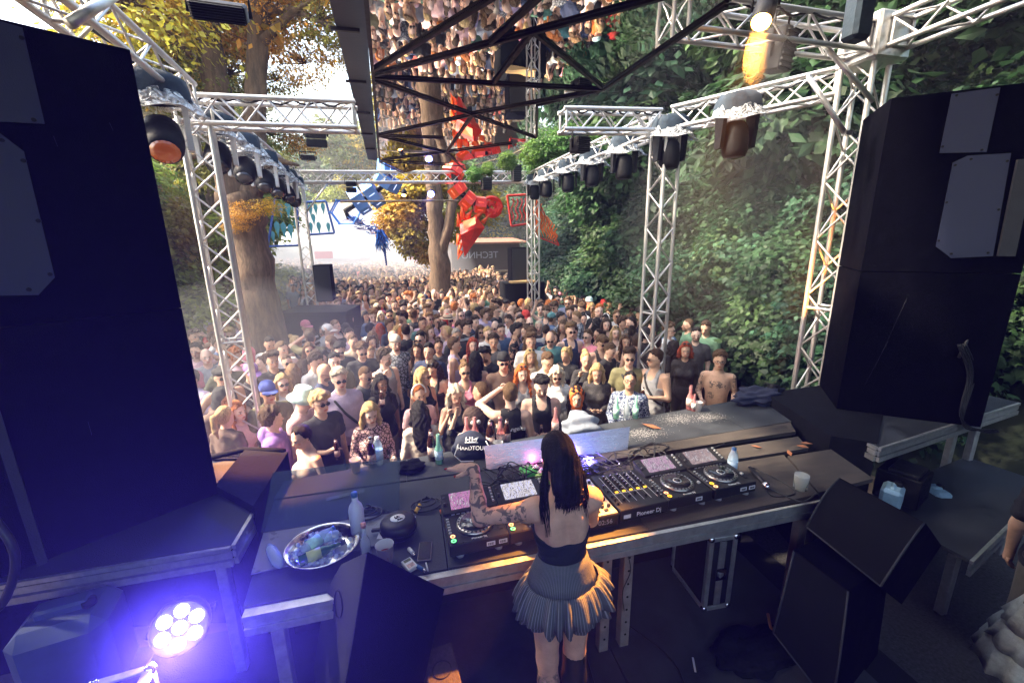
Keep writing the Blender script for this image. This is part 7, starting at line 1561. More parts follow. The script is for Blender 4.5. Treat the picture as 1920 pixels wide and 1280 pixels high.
CROWD = [
(-1.11,4.28,1.66,-.84,'f','r',.00,.30,'crop',_P[0],'slick',_P[1],_P[2],[],'woman with slicked black hair and cream corset top looking down at the deck'),
(.59,4.36,1.56,.02,'f','u',.00,.30,'long','mesh','long',_P[3],_P[4],['furhat:brown', 'eyes:white'],'person in furry brown hat with goggle eyes at the deck'),
(1.04,4.46,1.80,2.93,'m','b',.00,.00,'tank',_P[5],'fade',_P[6],_P[2],[],'man in black Los Angeles sleeveless top raising one arm, seen from behind'),
(1.87,4.51,1.66,-.37,'f','r',.00,.00,'long',_P[7],'wavy',_P[1],_P[4],['scarf:orange'],'smiling woman with dark hair and colourful headscarf in the front row'),
(.02,4.54,1.66,3.22,'f','d',.00,.30,'long',_P[0],'long',_P[1],_P[8],[],'woman with long black hair in cream cardigan seen from behind'),
(-1.50,4.66,1.72,1.74,'m','g',.50,.00,'hood',_P[9],'curly',_P[3],_P[2],['beerbottle'],'curly brown haired man in purple hoodie holding a bottle by the platform'),
(-.52,4.68,1.68,.30,'f','r',.00,.30,'long','lace','long',_P[10],_P[2],[],'blond woman in cell patterned high neck top at the deck'),
(1.48,4.70,1.80,-.18,'m','p',.00,.30,'tank',_P[5],'quiff',_P[1],_P[2],['chain', 'beard', 'beerbottle'],'man with silver chain in black sleeveless top looking down at his bottle'),
(2.70,4.75,1.70,-.52,'m','r',.00,-.35,'long','bluefloral','short',_P[1],_P[11],['glasses'],'stout man with glasses in blue and white print shirt at the deck'),
(.76,4.81,1.74,-2.19,'m','d',.00,.00,'tee',_P[5],'buzz',_P[3],_P[11],[],'buzz cut man in black t-shirt turned away in the front row'),
(-1.05,4.82,1.80,.76,'m','h',.00,.00,'tee',_P[5],'fringe',_P[10],_P[4],['sunglasses', 'beerbottle'],'man with straight blond fringe, sunglasses and black t-shirt at the deck'),
(-2.07,5.00,1.66,2.77,'f','d',.00,.00,'long',_P[12],'pony',_P[10],_P[8],[],'woman with blond ponytail in brown jacket turned away by the left speaker'),
(-1.29,5.00,1.80,1.32,'m','d',.00,.30,'long',_P[13],'short',_P[3],_P[2],['bucket:mint'],'man in pale mint bucket hat and pink linen shirt'),
(.47,5.00,1.68,.06,'f','f',.00,.30,'tank',_P[5],'wavy',_P[14],_P[8],[],'platinum blond woman in black halter top'),
(4.28,5.04,1.78,-.64,'m','r',.00,.00,'bare',None,'curly',_P[3],_P[4],['glasses'],'shirtless tattooed man with moustache at the right end of the deck'),
(.03,5.10,1.66,.33,'f','d',.00,.00,'tee',_P[13],'pony',_P[15],_P[11],['headband:white'],'woman with fluffy white headband in pale pink t-shirt'),
(3.34,5.20,1.84,-1.19,'m','g',-.50,.00,'tank',_P[16],'fade',_P[17],_P[4],['sunglasses', 'strap', 'beerbottle'],'man in grey sleeveless top with strap looking left, holding a bottle'),
(-2.05,5.29,1.60,1.00,'f','d',.00,.00,'tee',_P[13],'wavy',_P[15],_P[2],[],'ginger woman in pale pink top behind the blond ponytail'),
(2.51,5.33,1.68,-.43,'f','p',.00,.30,'long','mesh','long',_P[10],_P[4],['phone'],'woman with very long straight blond hair looking at her phone'),
(1.92,5.38,1.68,-.23,'f','d',.00,.30,'tee',_P[18],'wavy',_P[14],_P[8],['sunglasses'],'platinum blond woman in dark sunglasses and white printed top'),
(-1.75,5.45,1.76,.58,'m','d',.00,.00,'tee',_P[19],'short',_P[3],_P[11],['cap:blue', 'sunglasses'],'man in blue cap, sunglasses and olive shirt'),
(-2.27,5.49,1.73,.84,'m','d',.00,.30,'hood',_P[12],'slick',_P[15],_P[11],['hoodup'],'man with ginger fringe and dark hood up beside the left speaker'),
(3.08,5.47,1.80,-.42,'m','d',.00,.00,'tee',_P[19],'quiff',_P[17],_P[20],['sunglasses', 'strap'],'man with wraparound sunglasses in olive polo with pale scarf'),
(-.93,5.49,1.84,.34,'m','d',.00,.00,'long',_P[21],'curly',_P[14],_P[20],['sunglasses', 'strap'],'man with curly platinum hair in lilac jersey with dark shoulder strap'),
(1.46,5.51,1.68,-.05,'f','d',.00,.00,'tank',_P[16],'wavy',_P[22],_P[20],['headshades'],'woman with bright orange hair and sunglasses on her head'),
(-.45,5.67,1.66,.51,'f','f',.00,.00,'tee',_P[5],'wavy',_P[1],_P[23],['beerbottle'],'woman with long black hair in black polo drinking from a bottle'),
(1.87,5.69,1.80,.23,'m','d',.00,.30,'tee',_P[18],'fade',_P[3],_P[4],['glasses'],'man with faded brown hair in white t-shirt looking down'),
(.10,5.72,1.70,.57,'f','d',.50,.00,'tank',_P[5],'long',_P[10],_P[4],['sunglasses'],'woman with long blond hair, sunglasses and black top in profile'),
(1.25,5.78,1.80,-.08,'m','d',.00,.00,'tee',_P[12],'short',_P[1],_P[8],['backcap:black', 'sunglasses'],'man in black backward cap and sunglasses with brown t-shirt'),
(-.68,5.84,1.76,.89,'m','h',.00,.30,'tee',_P[7],'buzz',_P[3],_P[11],['sunglasses', 'beerbottle'],'buzzed man in sunglasses and charcoal t-shirt looking down'),
(.69,5.80,1.70,.02,'f','d',.00,.00,'tank',_P[24],'bun',_P[6],_P[11],['sunglasses'],'woman with mirrored sunglasses in bright pink top'),
(4.29,5.84,1.72,-.56,'f','d',.00,.00,'long','mesh','bob',_P[25],_P[4],['chain', 'headshades'],'woman with red bobbed hair in black mesh top'),
(2.58,5.90,1.68,-.22,'f','f',.00,.00,'long','mesh','bun',_P[10],_P[4],[],'woman with tied back hair in black mesh raising her hand'),
(-1.72,5.95,1.70,.46,'f','d',.00,.00,'tee',_P[18],'long',_P[10],_P[2],['sunglasses'],'woman with long straight blond hair and sunglasses in white top'),
(-1.24,6.05,1.78,1.33,'m','d',.00,.30,'tee',_P[26],'bald',_P[1],_P[4],['sunglasses', 'beard'],'bald bearded man in sunglasses and dark v neck looking right'),
(4.27,6.14,1.68,2.35,'f','d',.00,.00,'tee',_P[7],'wavy',_P[1],_P[2],[],'woman with black wavy hair seen from behind below the right tower'),
(3.07,6.14,1.74,.59,'m','d',.00,.30,'tee',_P[5],'short',_P[3],_P[20],['chain'],'man with dark crop and chain turned right behind the phone woman'),
(.28,6.14,1.68,-.51,'f','h',.00,.30,'tank',_P[5],'wavy',_P[17],_P[4],['headshades'],'dark haired woman leaning forward with sunglasses on her head'),
(3.96,6.16,1.78,2.39,'m','d',.00,.00,'tee',_P[5],'fade',_P[1],_P[20],[],'man with short black hair seen from behind before the right tower'),
(-2.50,6.16,1.80,.65,'m','k',.00,.00,'tank',_P[7],'short',_P[1],_P[11],['flatcap', 'sunglasses'],'man in black flat cap and sunglasses with bare shoulders'),
(2.42,6.30,1.68,-.87,'f','p',.00,.30,'tee',_P[5],'pony',_P[10],_P[11],['phone'],'woman with blond ponytail in black looking down at her phone'),
(1.81,6.32,1.68,.01,'f','d',.00,.00,'tee',_P[27],'long',_P[10],_P[11],['headshades'],'woman with sunglasses on her head before the plain white t-shirt'),
(.93,6.35,1.70,2.87,'f','d',.00,.00,'tank',_P[5],'long',_P[1],_P[8],[],'woman with long black hair seen from behind beside the dark quiff'),
(1.15,6.53,1.72,-.83,'m','d',.00,.30,'tee',_P[5],'quiff',_P[1],_P[11],['beard'],'man with black quiff and beard looking down in black'),
(3.74,6.42,1.76,2.53,'m','d',.00,.00,'tank',_P[26],'short',_P[17],_P[4],['headband:black'],'man with headband in navy sleeveless top seen from behind'),
(-2.26,6.45,1.76,.77,'m','d',.00,.30,'tee',_P[5],'short',_P[3],_P[4],['cap:purple'],'man in purple cap and black t-shirt at the foot of the left tower'),
(4.95,6.48,1.80,-.58,'m','d',.00,.00,'tee',_P[7],'short',_P[1],_P[2],['beard'],'bearded man in black polo behind the red bobbed hair'),
(-.44,6.55,1.78,.66,'m','f',.50,.00,'tank',_P[16],'curly',_P[17],_P[2],['glasses', 'beard'],'curly man with glasses in grey sleeveless top raising his fist'),
(-1.74,6.57,1.66,3.39,'f','d',.00,.00,'tank',_P[5],'long',_P[6],_P[8],[],'woman with very long brown hair seen from behind near the bucket hat'),
(-1.16,6.59,1.78,.33,'m','d',.00,.00,'tee',_P[19],'fade',_P[1],_P[20],[],'man with short black hair in olive t-shirt behind the platinum curls'),
(3.17,6.63,1.76,.09,'m','d',.00,.30,'tank',_P[5],'fringe',_P[3],_P[8],['sunglasses'],'man with bowl cut and sunglasses in black sleeveless top'),
(-1.46,6.68,1.78,.99,'m','d',.00,.30,'tee',_P[18],'curly',_P[17],_P[8],[],'curly dark haired man in white t-shirt behind the bald man'),
(1.93,6.70,1.84,-.17,'m','d',.00,.00,'tee',_P[18],'quiff',_P[3],_P[8],[],'man with short brown quiff in plain white t-shirt'),
(.24,6.70,1.80,-.33,'m','d',.00,.00,'tee',_P[26],'fade',_P[1],_P[8],[],'man with black faded hair in navy t-shirt in the violet light'),
(5.37,6.75,1.86,-1.03,'m','d',.00,.30,'tee',_P[28],'fade',_P[17],_P[4],['strap'],'tall man in green t-shirt rightmost in the crowd'),
(3.73,6.78,1.68,-.33,'f','d',.00,.00,'tank',_P[7],'wavy',_P[3],_P[4],['headshades'],'woman with brown waves and sunglasses on her head behind the olive polo'),
(-1.66,6.88,1.63,1.53,'f','d',.50,.00,'tank',_P[5],'wavy',_P[17],_P[8],[],'woman with dark wavy hair in profile behind the bald man'),
(4.13,6.81,1.78,2.42,'m','d',.00,.00,'tee',_P[5],'short',_P[1],_P[2],['backcap:black'],'man in black cap seen from behind at the right tower'),
(4.62,6.82,1.84,.62,'m','d',.00,.00,'tee',_P[18],'curly',_P[3],_P[20],['sunglasses', 'strap'],'man in white t-shirt and sunglasses just right of the right tower'),
(-2.08,6.89,1.78,.54,'m','d',.00,.00,'tee',_P[5],'quiff',_P[17],_P[11],[],'young man with short dark quiff in black t-shirt near the left tower'),
(-1.95,7.13,1.67,.51,'m','d',.00,.00,'tee',_P[16],'buzz',_P[3],_P[20],['sunglasses'],'buzzed man in sunglasses and grey t-shirt behind the dark quiff'),
(.67,6.97,1.80,1.35,'m','d',.00,.00,'tank',_P[21],'short',_P[3],_P[4],['headshades', 'strap'],'man in lilac sleeveless top with backpack strap in profile'),
(-.82,7.09,1.80,.35,'m','d',.00,.30,'tee',_P[5],'curly',_P[3],_P[8],['sunglasses'],'man with big brown curls, sunglasses and black shirt'),
(1.37,7.10,1.78,-.68,'m','d',.50,.00,'tee',_P[7],'curly',_P[17],_P[11],[],'smiling man with dark curls in charcoal t-shirt'),
(2.80,7.12,1.88,-.01,'m','k',.00,.00,'tank',_P[26],'quiff',_P[6],_P[20],['sunglasses'],'tall man with quiff and narrow sunglasses in sleeveless navy shirt'),
(.07,7.18,1.70,-.31,'f','d',.00,.00,'tank',_P[5],'long',_P[3],_P[11],['headshades'],'smiling woman with sunglasses pushed up beside the black fade'),
(5.34,7.25,1.80,-1.95,'m','d',.00,.00,'tee',_P[28],'buzz',_P[3],_P[8],['glasses', 'beard'],'bearded man with glasses in green t-shirt in profile'),
(-.28,7.25,1.84,.27,'m','d',.00,.00,'long','plaid','short',_P[3],_P[2],['backcap:cream', 'glasses', 'beard'],'bearded man in cream backward cap and checked shirt'),
(1.04,7.35,1.68,-.02,'f','d',.00,.00,'tank',_P[29],'wavy',_P[25],_P[2],[],'woman with auburn waves in orange top'),
(.44,7.41,1.68,-.01,'f','d',.00,.00,'tee',_P[7],'bun',_P[17],_P[11],['glasses'],'woman with dark bun and round glasses in the middle'),
(3.86,7.43,1.70,-.30,'f','d',.00,.00,'tank',_P[0],'long',_P[10],_P[2],['headshades'],'long haired blond woman in cream top in the right middle'),
(-1.21,7.50,1.74,.22,'m','d',.00,.30,'long',_P[5],'curly',_P[1],_P[20],['sunglasses'],'man with dark curls, sunglasses and open black jacket'),
(-2.10,7.51,1.80,.86,'m','d',.00,.00,'tee',_P[18],'short',_P[3],_P[4],[],'man with short brown hair in white t-shirt behind the dark quiff'),
(1.92,7.70,1.80,1.09,'m','d',.00,.00,'long','tropical','quiff',_P[1],_P[4],['beard'],'dark haired man in tropical print shirt in profile'),
(-1.75,7.76,1.70,.28,'f','f',.00,.00,'tank',_P[7],'long',_P[3],_P[11],['sunglasses'],'woman with long brown hair and sunglasses behind the pale bucket hat'),
(-1.03,7.84,1.78,.54,'m','d',.00,.00,'tee',_P[27],'short',_P[3],_P[4],['beard'],'bearded man in beige t-shirt behind the big brown curls'),
(4.43,7.86,1.78,-1.56,'m','d',.00,.00,'tee',_P[7],'short',_P[1],_P[20],['beard'],'bearded man with black hair facing the cream t-shirt'),
(4.36,8.13,1.72,.73,'m','d',.00,.00,'tee',_P[0],'quiff',_P[17],_P[4],[],'man with dark quiff in cream t-shirt in profile in the right middle'),
(-2.73,7.91,1.66,3.02,'f','d',.00,.00,'tee',_P[24],'none',_P[1],_P[4],['scarf:pink'],'person in pink headscarf and pink top beside the left tower'),
(.82,7.96,1.74,.29,'m','d',.00,.00,'tee',_P[7],'short',_P[30],_P[11],[],'grey haired man below the straw hat'),
(2.21,8.01,1.72,-1.47,'f','d',.00,.00,'tank',_P[7],'wavy',_P[3],_P[2],[],'woman with brown waves facing the tropical shirt man'),
(1.71,8.04,1.76,-.01,'m','d',.00,.00,'long',_P[31],'short',_P[17],_P[8],[],'man in denim shirt behind the charcoal curls'),
(-.74,8.10,1.68,.49,'f','d',.00,.00,'tee',_P[18],'bob',_P[3],_P[4],['headshades'],'woman with brown bob and sunglasses pushed up in white'),
(-.11,8.25,1.82,3.11,'m','d',.00,.00,'tank',_P[5],'fade',_P[17],_P[2],[],'broad man in black sleeveless top seen from behind'),
(3.89,8.36,1.70,2.63,'f','d',.00,.00,'tank',_P[5],'wavy',_P[1],_P[2],[],'woman with dense black waves seen from behind in the right middle'),
(1.36,8.40,1.68,.05,'f','d',.00,.00,'tank',_P[27],'wavy',_P[3],_P[4],['sunglasses'],'woman with brown waves, sunglasses and beige top'),
(4.94,8.45,1.86,-.01,'m','f',.00,.30,'tee',_P[26],'curly',_P[1],_P[4],[],'man with black curls and moustache left of the right tower'),
(4.19,8.47,1.76,-1.15,'m','d',.00,.30,'tank',_P[12],'short',_P[1],_P[4],['headband:white'],'man with white headband in the right middle'),
(-3.75,8.49,1.72,1.18,'f','h',.00,.30,'long',_P[12],'long',_P[3],_P[20],[],'woman with long brown hair in brown dress at the far left edge'),
(2.62,8.50,1.68,-.19,'f','d',.00,.00,'tee',_P[7],'slick',_P[14],_P[8],[],'pale haired woman in charcoal top behind the white t-shirt'),
(-2.13,8.52,1.68,1.00,'f','d',.50,.00,'tank',_P[5],'bun',_P[10],_P[11],['glasses'],'woman with blond bun and glasses in black top'),
(.35,8.63,1.70,.70,'f','d',.00,.00,'tee',_P[13],'long',_P[6],_P[2],[],'woman with long light brown hair left of the straw hat'),
(2.50,8.76,1.73,-.08,'m','d',.00,.00,'tee',_P[7],'bald',_P[30],_P[2],['sunglasses'],'bald man in sunglasses behind the plain white t-shirt'),
(3.20,8.72,1.80,.71,'m','d',.00,.00,'long','plaid','fade',_P[1],_P[11],[],'man with black fade in checked shirt turned right'),
(-1.60,8.80,1.80,1.28,'m','d',.00,.00,'hood',_P[16],'short',_P[3],_P[8],['cap:white'],'man in white cap and grey hoodie turned to the right'),
(4.59,8.82,1.76,-.13,'m','d',.00,.00,'tee',_P[18],'short',_P[3],_P[11],['sunglasses'],'man in sunglasses and white t-shirt left of the right tower'),
(-2.53,8.83,1.86,1.56,'m','d',.00,.00,'tee',_P[18],'fade',_P[3],_P[8],[],'big man in white t-shirt turned right near the chestnut trunk'),
(-.81,8.85,1.78,2.23,'m','d',.00,.00,'tee',_P[18],'short',_P[1],_P[8],[],'man with black hair in white t-shirt turned away in the left middle'),
(-1.27,8.85,1.80,3.16,'m','d',.00,.00,'tee',_P[5],'fade',_P[1],_P[11],[],'man in black t-shirt with faded hair seen from behind'),
(3.81,8.90,1.70,-.31,'f','d',.00,.00,'tank',_P[5],'bun',_P[1],_P[8],[],'woman with black bun in low cut black top'),
(3.07,8.96,1.75,1.96,'m','d',.00,.00,'long',_P[31],'short',_P[3],_P[11],['cap:teal'],'man in teal cap and denim jacket turned away'),
(-.28,8.91,1.68,.77,'f','d',.00,.00,'tee',_P[27],'wavy',_P[10],_P[2],[],'smiling woman with blond waves beside the broad sleeveless man'),
(2.10,8.98,1.78,-.90,'m','d',.00,.30,'tee',_P[18],'short',_P[17],_P[4],['glasses'],'man with glasses in white t-shirt looking down in the middle'),
(-3.68,9.03,1.74,1.49,'m','d',.00,.00,'tee',_P[18],'short',_P[3],_P[2],[],'man in white t-shirt partly hidden behind the left tower'),
(.23,9.20,1.78,.36,'m','d',.00,.00,'tee',_P[32],'short',_P[17],_P[11],[],'man with dark hair in teal shirt in the middle'),
(.78,9.24,1.80,.65,'m','d',.00,.00,'tee',_P[9],'short',_P[3],_P[4],['straw:beige', 'sunglasses', 'scarf:red'],'man in straw hat with red scarf and purple shirt'),
(-.45,9.28,1.76,.96,'m','d',.00,.00,'tee',_P[26],'short',_P[3],_P[11],[],'man with brown hair in navy t-shirt beside the red hair'),
(-.67,9.43,1.65,3.08,'f','d',.00,.00,'tee',_P[12],'long',_P[25],_P[8],[],'woman with long red hair seen from behind'),
(-2.12,9.39,1.80,.80,'m','h',.00,.00,'tee','stripe','short',_P[3],_P[8],['cap:pink', 'sunglasses', 'beerbottle'],'man in pink cap and sunglasses with striped black top'),
(.57,9.44,1.76,.32,'m','d',.00,.00,'tee',_P[21],'curly',_P[3],_P[4],['sunglasses'],'curly haired man in sunglasses left of the straw hat'),
(1.27,9.48,1.80,2.95,'m','d',.00,.00,'tee',_P[5],'short',_P[1],_P[4],['backcap:black'],'broad man in black backward cap seen from behind'),
(-1.57,9.51,1.76,1.26,'m','d',.00,.00,'tee',_P[18],'short',_P[6],_P[2],[],'fair haired man in white top right of the white cap'),
(3.83,9.53,1.80,-.20,'m','d',.00,.00,'tee',_P[5],'short',_P[1],_P[2],['glasses', 'beard'],'bearded man with glasses in black t-shirt in the right middle'),
(2.45,9.56,1.78,.29,'m','d',.00,.00,'tee',_P[27],'curly',_P[3],_P[2],[],'man with brown curls in beige t-shirt in the middle'),
(-1.98,9.87,1.66,.42,'f','d',.00,.00,'tee',_P[16],'bun',_P[3],_P[11],[],'woman with brown bun between the pink cap and the white cap'),
(.07,9.98,1.82,2.82,'m','d',.00,.00,'tank',_P[7],'fade',_P[3],_P[11],[],'man with brown fade in charcoal sleeveless top turned away'),
(4.97,10.01,1.68,-.46,'f','d',.00,.00,'tee',_P[27],'bun',_P[3],_P[11],[],'woman with brown bun behind the white headband'),
(3.13,10.01,1.80,-.20,'m','d',.00,.00,'tee',_P[28],'fade',_P[1],_P[2],[],'man with black fade in green t-shirt'),
(2.02,10.06,1.80,.87,'m','d',.00,.00,'tee',_P[5],'short',_P[3],_P[4],['sunglasses'],'man in sunglasses and black t-shirt turned right in the middle'),
(-1.34,10.06,1.80,.35,'m','d',.00,.00,'tee',_P[5],'short',_P[3],_P[4],[],'man with short brown hair in black t-shirt at the left middle'),
(-.24,10.21,1.70,2.85,'f','d',.00,.00,'tank',_P[0],'long',_P[6],_P[2],[],'woman with straight light brown hair turned away'),
(-4.20,10.23,1.76,1.49,'m','d',.00,.00,'tee',_P[33],'short',_P[30],_P[11],[],'grey haired man in red t-shirt left of the left tower'),
(-3.63,10.31,1.78,.91,'m','d',.00,.00,'tee',_P[21],'buzz',_P[15],_P[11],[],'red faced buzzed man in lilac top beside the left tower'),
(4.38,10.40,1.80,-.22,'m','d',.00,.00,'tee',_P[7],'short',_P[17],_P[11],[],'man with dark hair in charcoal t-shirt behind the glasses man'),
(-1.57,10.41,1.76,.37,'m','d',.00,.00,'tee',_P[27],'quiff',_P[3],_P[11],[],'man with brown quiff in beige t-shirt in the left middle of the crowd'),
(-.49,10.45,1.78,.08,'m','d',.00,.00,'tee',_P[7],'short',_P[1],_P[11],['sunglasses'],'man in sunglasses and charcoal t-shirt behind the platinum waves'),
(-2.82,10.47,1.68,.66,'f','d',.00,.00,'tank',_P[5],'long',_P[3],_P[4],['sunglasses'],'woman with long brown hair and sunglasses behind the big man in white'),
(-4.06,10.67,1.76,.76,'m','d',.00,.00,'tee',_P[13],'short',_P[3],_P[8],['sunglasses'],'man in sunglasses seen through the left tower'),
(-3.65,10.83,1.70,.46,'f','h',.00,.00,'tee',_P[5],'long',_P[10],_P[4],['beerbottle'],'blond woman in black t-shirt holding a bottle before the chestnut trunk'),
(-.72,10.83,1.68,.45,'f','d',.00,.00,'tee',_P[18],'wavy',_P[14],_P[4],[],'woman with platinum waves in white t-shirt'),
(-1.08,10.95,1.68,.31,'f','d',.00,.00,'tee',_P[26],'wavy',_P[1],_P[11],[],'woman with black waves in navy top at the left middle'),
(5.29,10.97,1.66,-.10,'f','d',.00,.00,'tee',_P[33],'none',_P[3],_P[4],['bucket:red'],'person in dark red hat beside the wooded bank'),
(4.87,10.99,1.76,1.16,'m','d',.00,.00,'hood',_P[29],'none',_P[1],_P[8],['beanie:mint'],'person in bright green cap and orange jacket'),
(-4.67,11.06,1.64,1.15,'f','d',.00,.00,'tee',_P[7],'bun',_P[10],_P[8],[],'blond haired woman at the left edge behind the tower'),
(-2.79,11.17,1.66,.64,'f','d',.00,.00,'tank',_P[5],'wavy',_P[25],_P[8],[],'woman with reddish wavy hair behind the pink cap'),
(3.07,11.40,1.68,.10,'f','d',.00,.00,'tee',_P[13],'none',_P[15],_P[20],['scarf:pink'],'person in pink head covering and pale top in the middle'),
(-.17,11.42,1.78,.05,'m','d',.00,.00,'tank',_P[16],'curly',_P[17],_P[2],[],'young man with dark curls in grey sleeveless top'),
(-.41,11.94,1.80,.24,'m','d',.00,.00,'tee',_P[19],'short',_P[3],_P[20],['beard'],'bearded man in olive t-shirt left of the dark curls'),
(-3.98,11.97,1.74,.45,'f','d',.00,.00,'tee',_P[26],'long',_P[6],_P[20],[],'tall woman with long light hair directly before the chestnut trunk'),
(-1.35,12.01,1.84,.50,'m','d',.00,.00,'long',_P[18],'short',_P[17],_P[4],['strap'],'man in white shirt with backpack strap at the left middle'),
(-3.46,12.07,1.66,.50,'f','d',.00,.00,'tee',_P[13],'curly',_P[3],_P[20],[],'curly haired woman right of the chestnut trunk'),
(-1.96,12.67,1.80,.54,'m','d',.00,.00,'long','plaid','short',_P[6],_P[2],[],'fair haired man in checked shirt beside the draped desk'),
(3.17,12.82,1.68,.12,'f','d',.00,.00,'tee',_P[33],'long',_P[10],_P[20],[],'blond woman in red top in the rear middle'),
(4.00,13.26,1.78,.07,'m','d',.00,.00,'tee','leopard','none',_P[3],_P[8],['bucket:red'],'person in red bucket hat and leopard print shirt'),
(4.88,13.42,1.66,.01,'f','d',.00,.00,'tee',_P[13],'none',_P[10],_P[11],['bucket:pink'],'person in pink sun hat near the wooded bank'),
(3.64,5.68,1.70,-2.15,'f','g',.00,.00,'tank',_P[13],'wavy',_P[3],_P[20],['sunglasses'],'woman with brown long wavy hair in pale pink sleeveless top and sunglasses by the right'),
(-2.94,6.34,1.75,-.53,'m','d',.00,.00,'tee',_P[21],'short',_P[3],_P[11],[],'man with brown short hair in lilac t-shirt by the left tower'),
(2.03,7.15,1.72,-.43,'f','p',.50,.00,'tank',_P[19],'long',_P[3],_P[20],[],'woman with brown long hair in olive sleeveless top in the middle of the crowd'),
(2.40,7.08,1.78,-.31,'m','f',.00,.30,'tee',_P[32],'bald',_P[10],_P[8],['sunglasses'],'bald man in teal t-shirt and sunglasses in the middle of the crowd'),
(-1.41,7.12,1.70,-.78,'f','f',.50,.00,'crop',_P[18],'long',_P[1],_P[2],['sunglasses'],'woman with black long hair in white crop top and sunglasses before the draped desk'),
(3.12,7.07,1.76,-1.02,'m','d',.00,.00,'tee',_P[24],'short',_P[3],_P[20],['sunglasses'],'man with brown short hair in pink t-shirt and sunglasses along the wooded bank'),
(.13,7.64,1.79,-.32,'m','r',.00,.00,'tee',_P[5],'short',_P[1],_P[20],['sunglasses'],'man with black short hair in black t-shirt and sunglasses before the draped desk'),
(-.73,7.47,1.65,-.19,'f','p',.50,.30,'tee',_P[27],'pony',_P[6],_P[11],[],'woman with light brown ponytail in beige t-shirt before the draped desk'),
(-2.76,7.00,1.77,.45,'m','k',.00,.00,'long',_P[19],'buzz',_P[17],_P[2],[],'man with dark brown buzzed hair in olive long sleeved top beside the chestnut trunk'),
(-1.56,7.40,1.65,.80,'m','d',.50,.00,'tee',_P[33],'short',_P[17],_P[11],[],'man with dark brown short hair in red t-shirt before the draped desk'),
(2.18,7.51,1.76,-.08,'m','h',.00,.00,'long',_P[26],'curly',_P[3],_P[11],[],'man with brown curly hair in navy long sleeved top in the middle of the crowd'),
(2.57,7.44,1.68,-.14,'f','d',.50,.00,'tank',_P[5],'wavy',_P[3],_P[4],[],'woman with brown long wavy hair in black sleeveless top in the middle of the crowd'),
(-.36,7.79,1.83,.10,'m','f',.50,.30,'long',_P[5],'bald',_P[17],_P[8],[],'bald man in black long sleeved top before the draped desk'),
(4.35,7.07,1.63,.32,'f','p',.00,.00,'crop',_P[5],'wavy',_P[3],_P[4],['cap:beige'],'woman with brown long wavy hair in black crop top and beige cap along the wooded'),
(1.41,7.85,1.76,.20,'m','d',.00,.00,'long',_P[18],'short',_P[10],_P[20],['beard'],'bearded man with blond short hair in white long sleeved top in the middle'),
(.17,8.08,1.71,.20,'f','p',.50,.00,'tank',_P[21],'wavy',_P[17],_P[20],[],'woman with dark brown long wavy hair in lilac sleeveless top before the draped desk'),
(-3.44,7.21,1.77,.52,'m','d',.00,.30,'tee',_P[24],'bald',_P[17],_P[4],['sunglasses'],'bald man in pink t-shirt and sunglasses beside the chestnut trunk'),
(3.05,7.57,1.76,-.72,'m','d',.00,.30,'tee',_P[21],'short',_P[17],_P[8],[],'man with dark brown short hair in lilac t-shirt along the wooded bank'),
(-2.77,7.40,1.76,2.00,'m','r',.00,.00,'tee',_P[13],'quiff',_P[15],_P[11],[],'man with ginger swept up hair in pale pink t-shirt beside the chestnut trunk'),
(-2.44,7.52,1.58,-.66,'f','h',.00,.00,'crop',_P[18],'bun',_P[3],_P[2],[],'woman with brown bun in white crop top beside the chestnut trunk'),
(4.87,7.21,1.74,.27,'m','d',.00,.00,'tee',_P[31],'bald',_P[15],_P[2],['beard'],'bald bearded man in denim t-shirt along the wooded bank'),
(4.22,7.43,1.68,2.36,'f','d',.00,.00,'tee',_P[12],'bun',_P[1],_P[11],[],'woman with black bun in brown t-shirt along the wooded bank'),
(-3.18,7.45,1.78,.48,'m','h',.00,.00,'long',_P[16],'bald',_P[10],_P[20],[],'bald man in grey long sleeved top beside the chestnut trunk'),
(3.58,7.61,1.63,-1.48,'f','d',.00,.00,'tank',_P[5],'pony',_P[17],_P[11],[],'woman with dark brown ponytail in black sleeveless top along the wooded bank'),
(2.57,7.86,1.73,2.58,'m','h',.00,.30,'tee',_P[16],'buzz',_P[17],_P[11],['beard'],'bearded man with dark brown buzzed hair in grey t-shirt in the middle of the crowd'),
(.68,8.35,1.72,-1.61,'f','k',.00,.00,'tee',_P[21],'pony',_P[10],_P[11],[],'woman with blond ponytail in lilac t-shirt in the middle of the crowd'),
(1.06,8.30,1.84,.78,'m','d',.00,.00,'tee','stripe','fringe',_P[17],_P[8],[],'man with dark brown fringed hair in striped t-shirt in the middle of the crowd'),
(4.71,7.50,1.72,-2.13,'m','d',.00,.00,'tee',_P[26],'buzz',_P[1],_P[8],['sunglasses'],'man with black buzzed hair in navy t-shirt and sunglasses along the wooded bank'),
(-3.59,7.60,1.60,.86,'f','f',.00,.30,'tee',_P[21],'long',_P[3],_P[8],[],'woman with brown long hair in lilac t-shirt beside the chestnut trunk'),
(-2.40,7.91,1.84,.01,'m','h',.50,.30,'tee',_P[18],'buzz',_P[1],_P[11],[],'man with black buzzed hair in white t-shirt beside the chestnut trunk'),
(3.00,8.02,1.76,-.95,'f','f',.00,.00,'tank',_P[5],'wavy',_P[3],_P[11],[],'woman with brown long wavy hair in black sleeveless top along the wooded bank'),
(-1.44,8.26,1.70,-1.34,'f','u',.00,.30,'crop',_P[18],'long',_P[3],_P[2],[],'woman with brown long hair in white crop top before the draped desk'),
(-.18,8.60,1.72,2.95,'f','d',.00,.00,'tank',_P[21],'long',_P[15],_P[8],[],'woman with ginger long hair in lilac sleeveless top before the draped desk'),
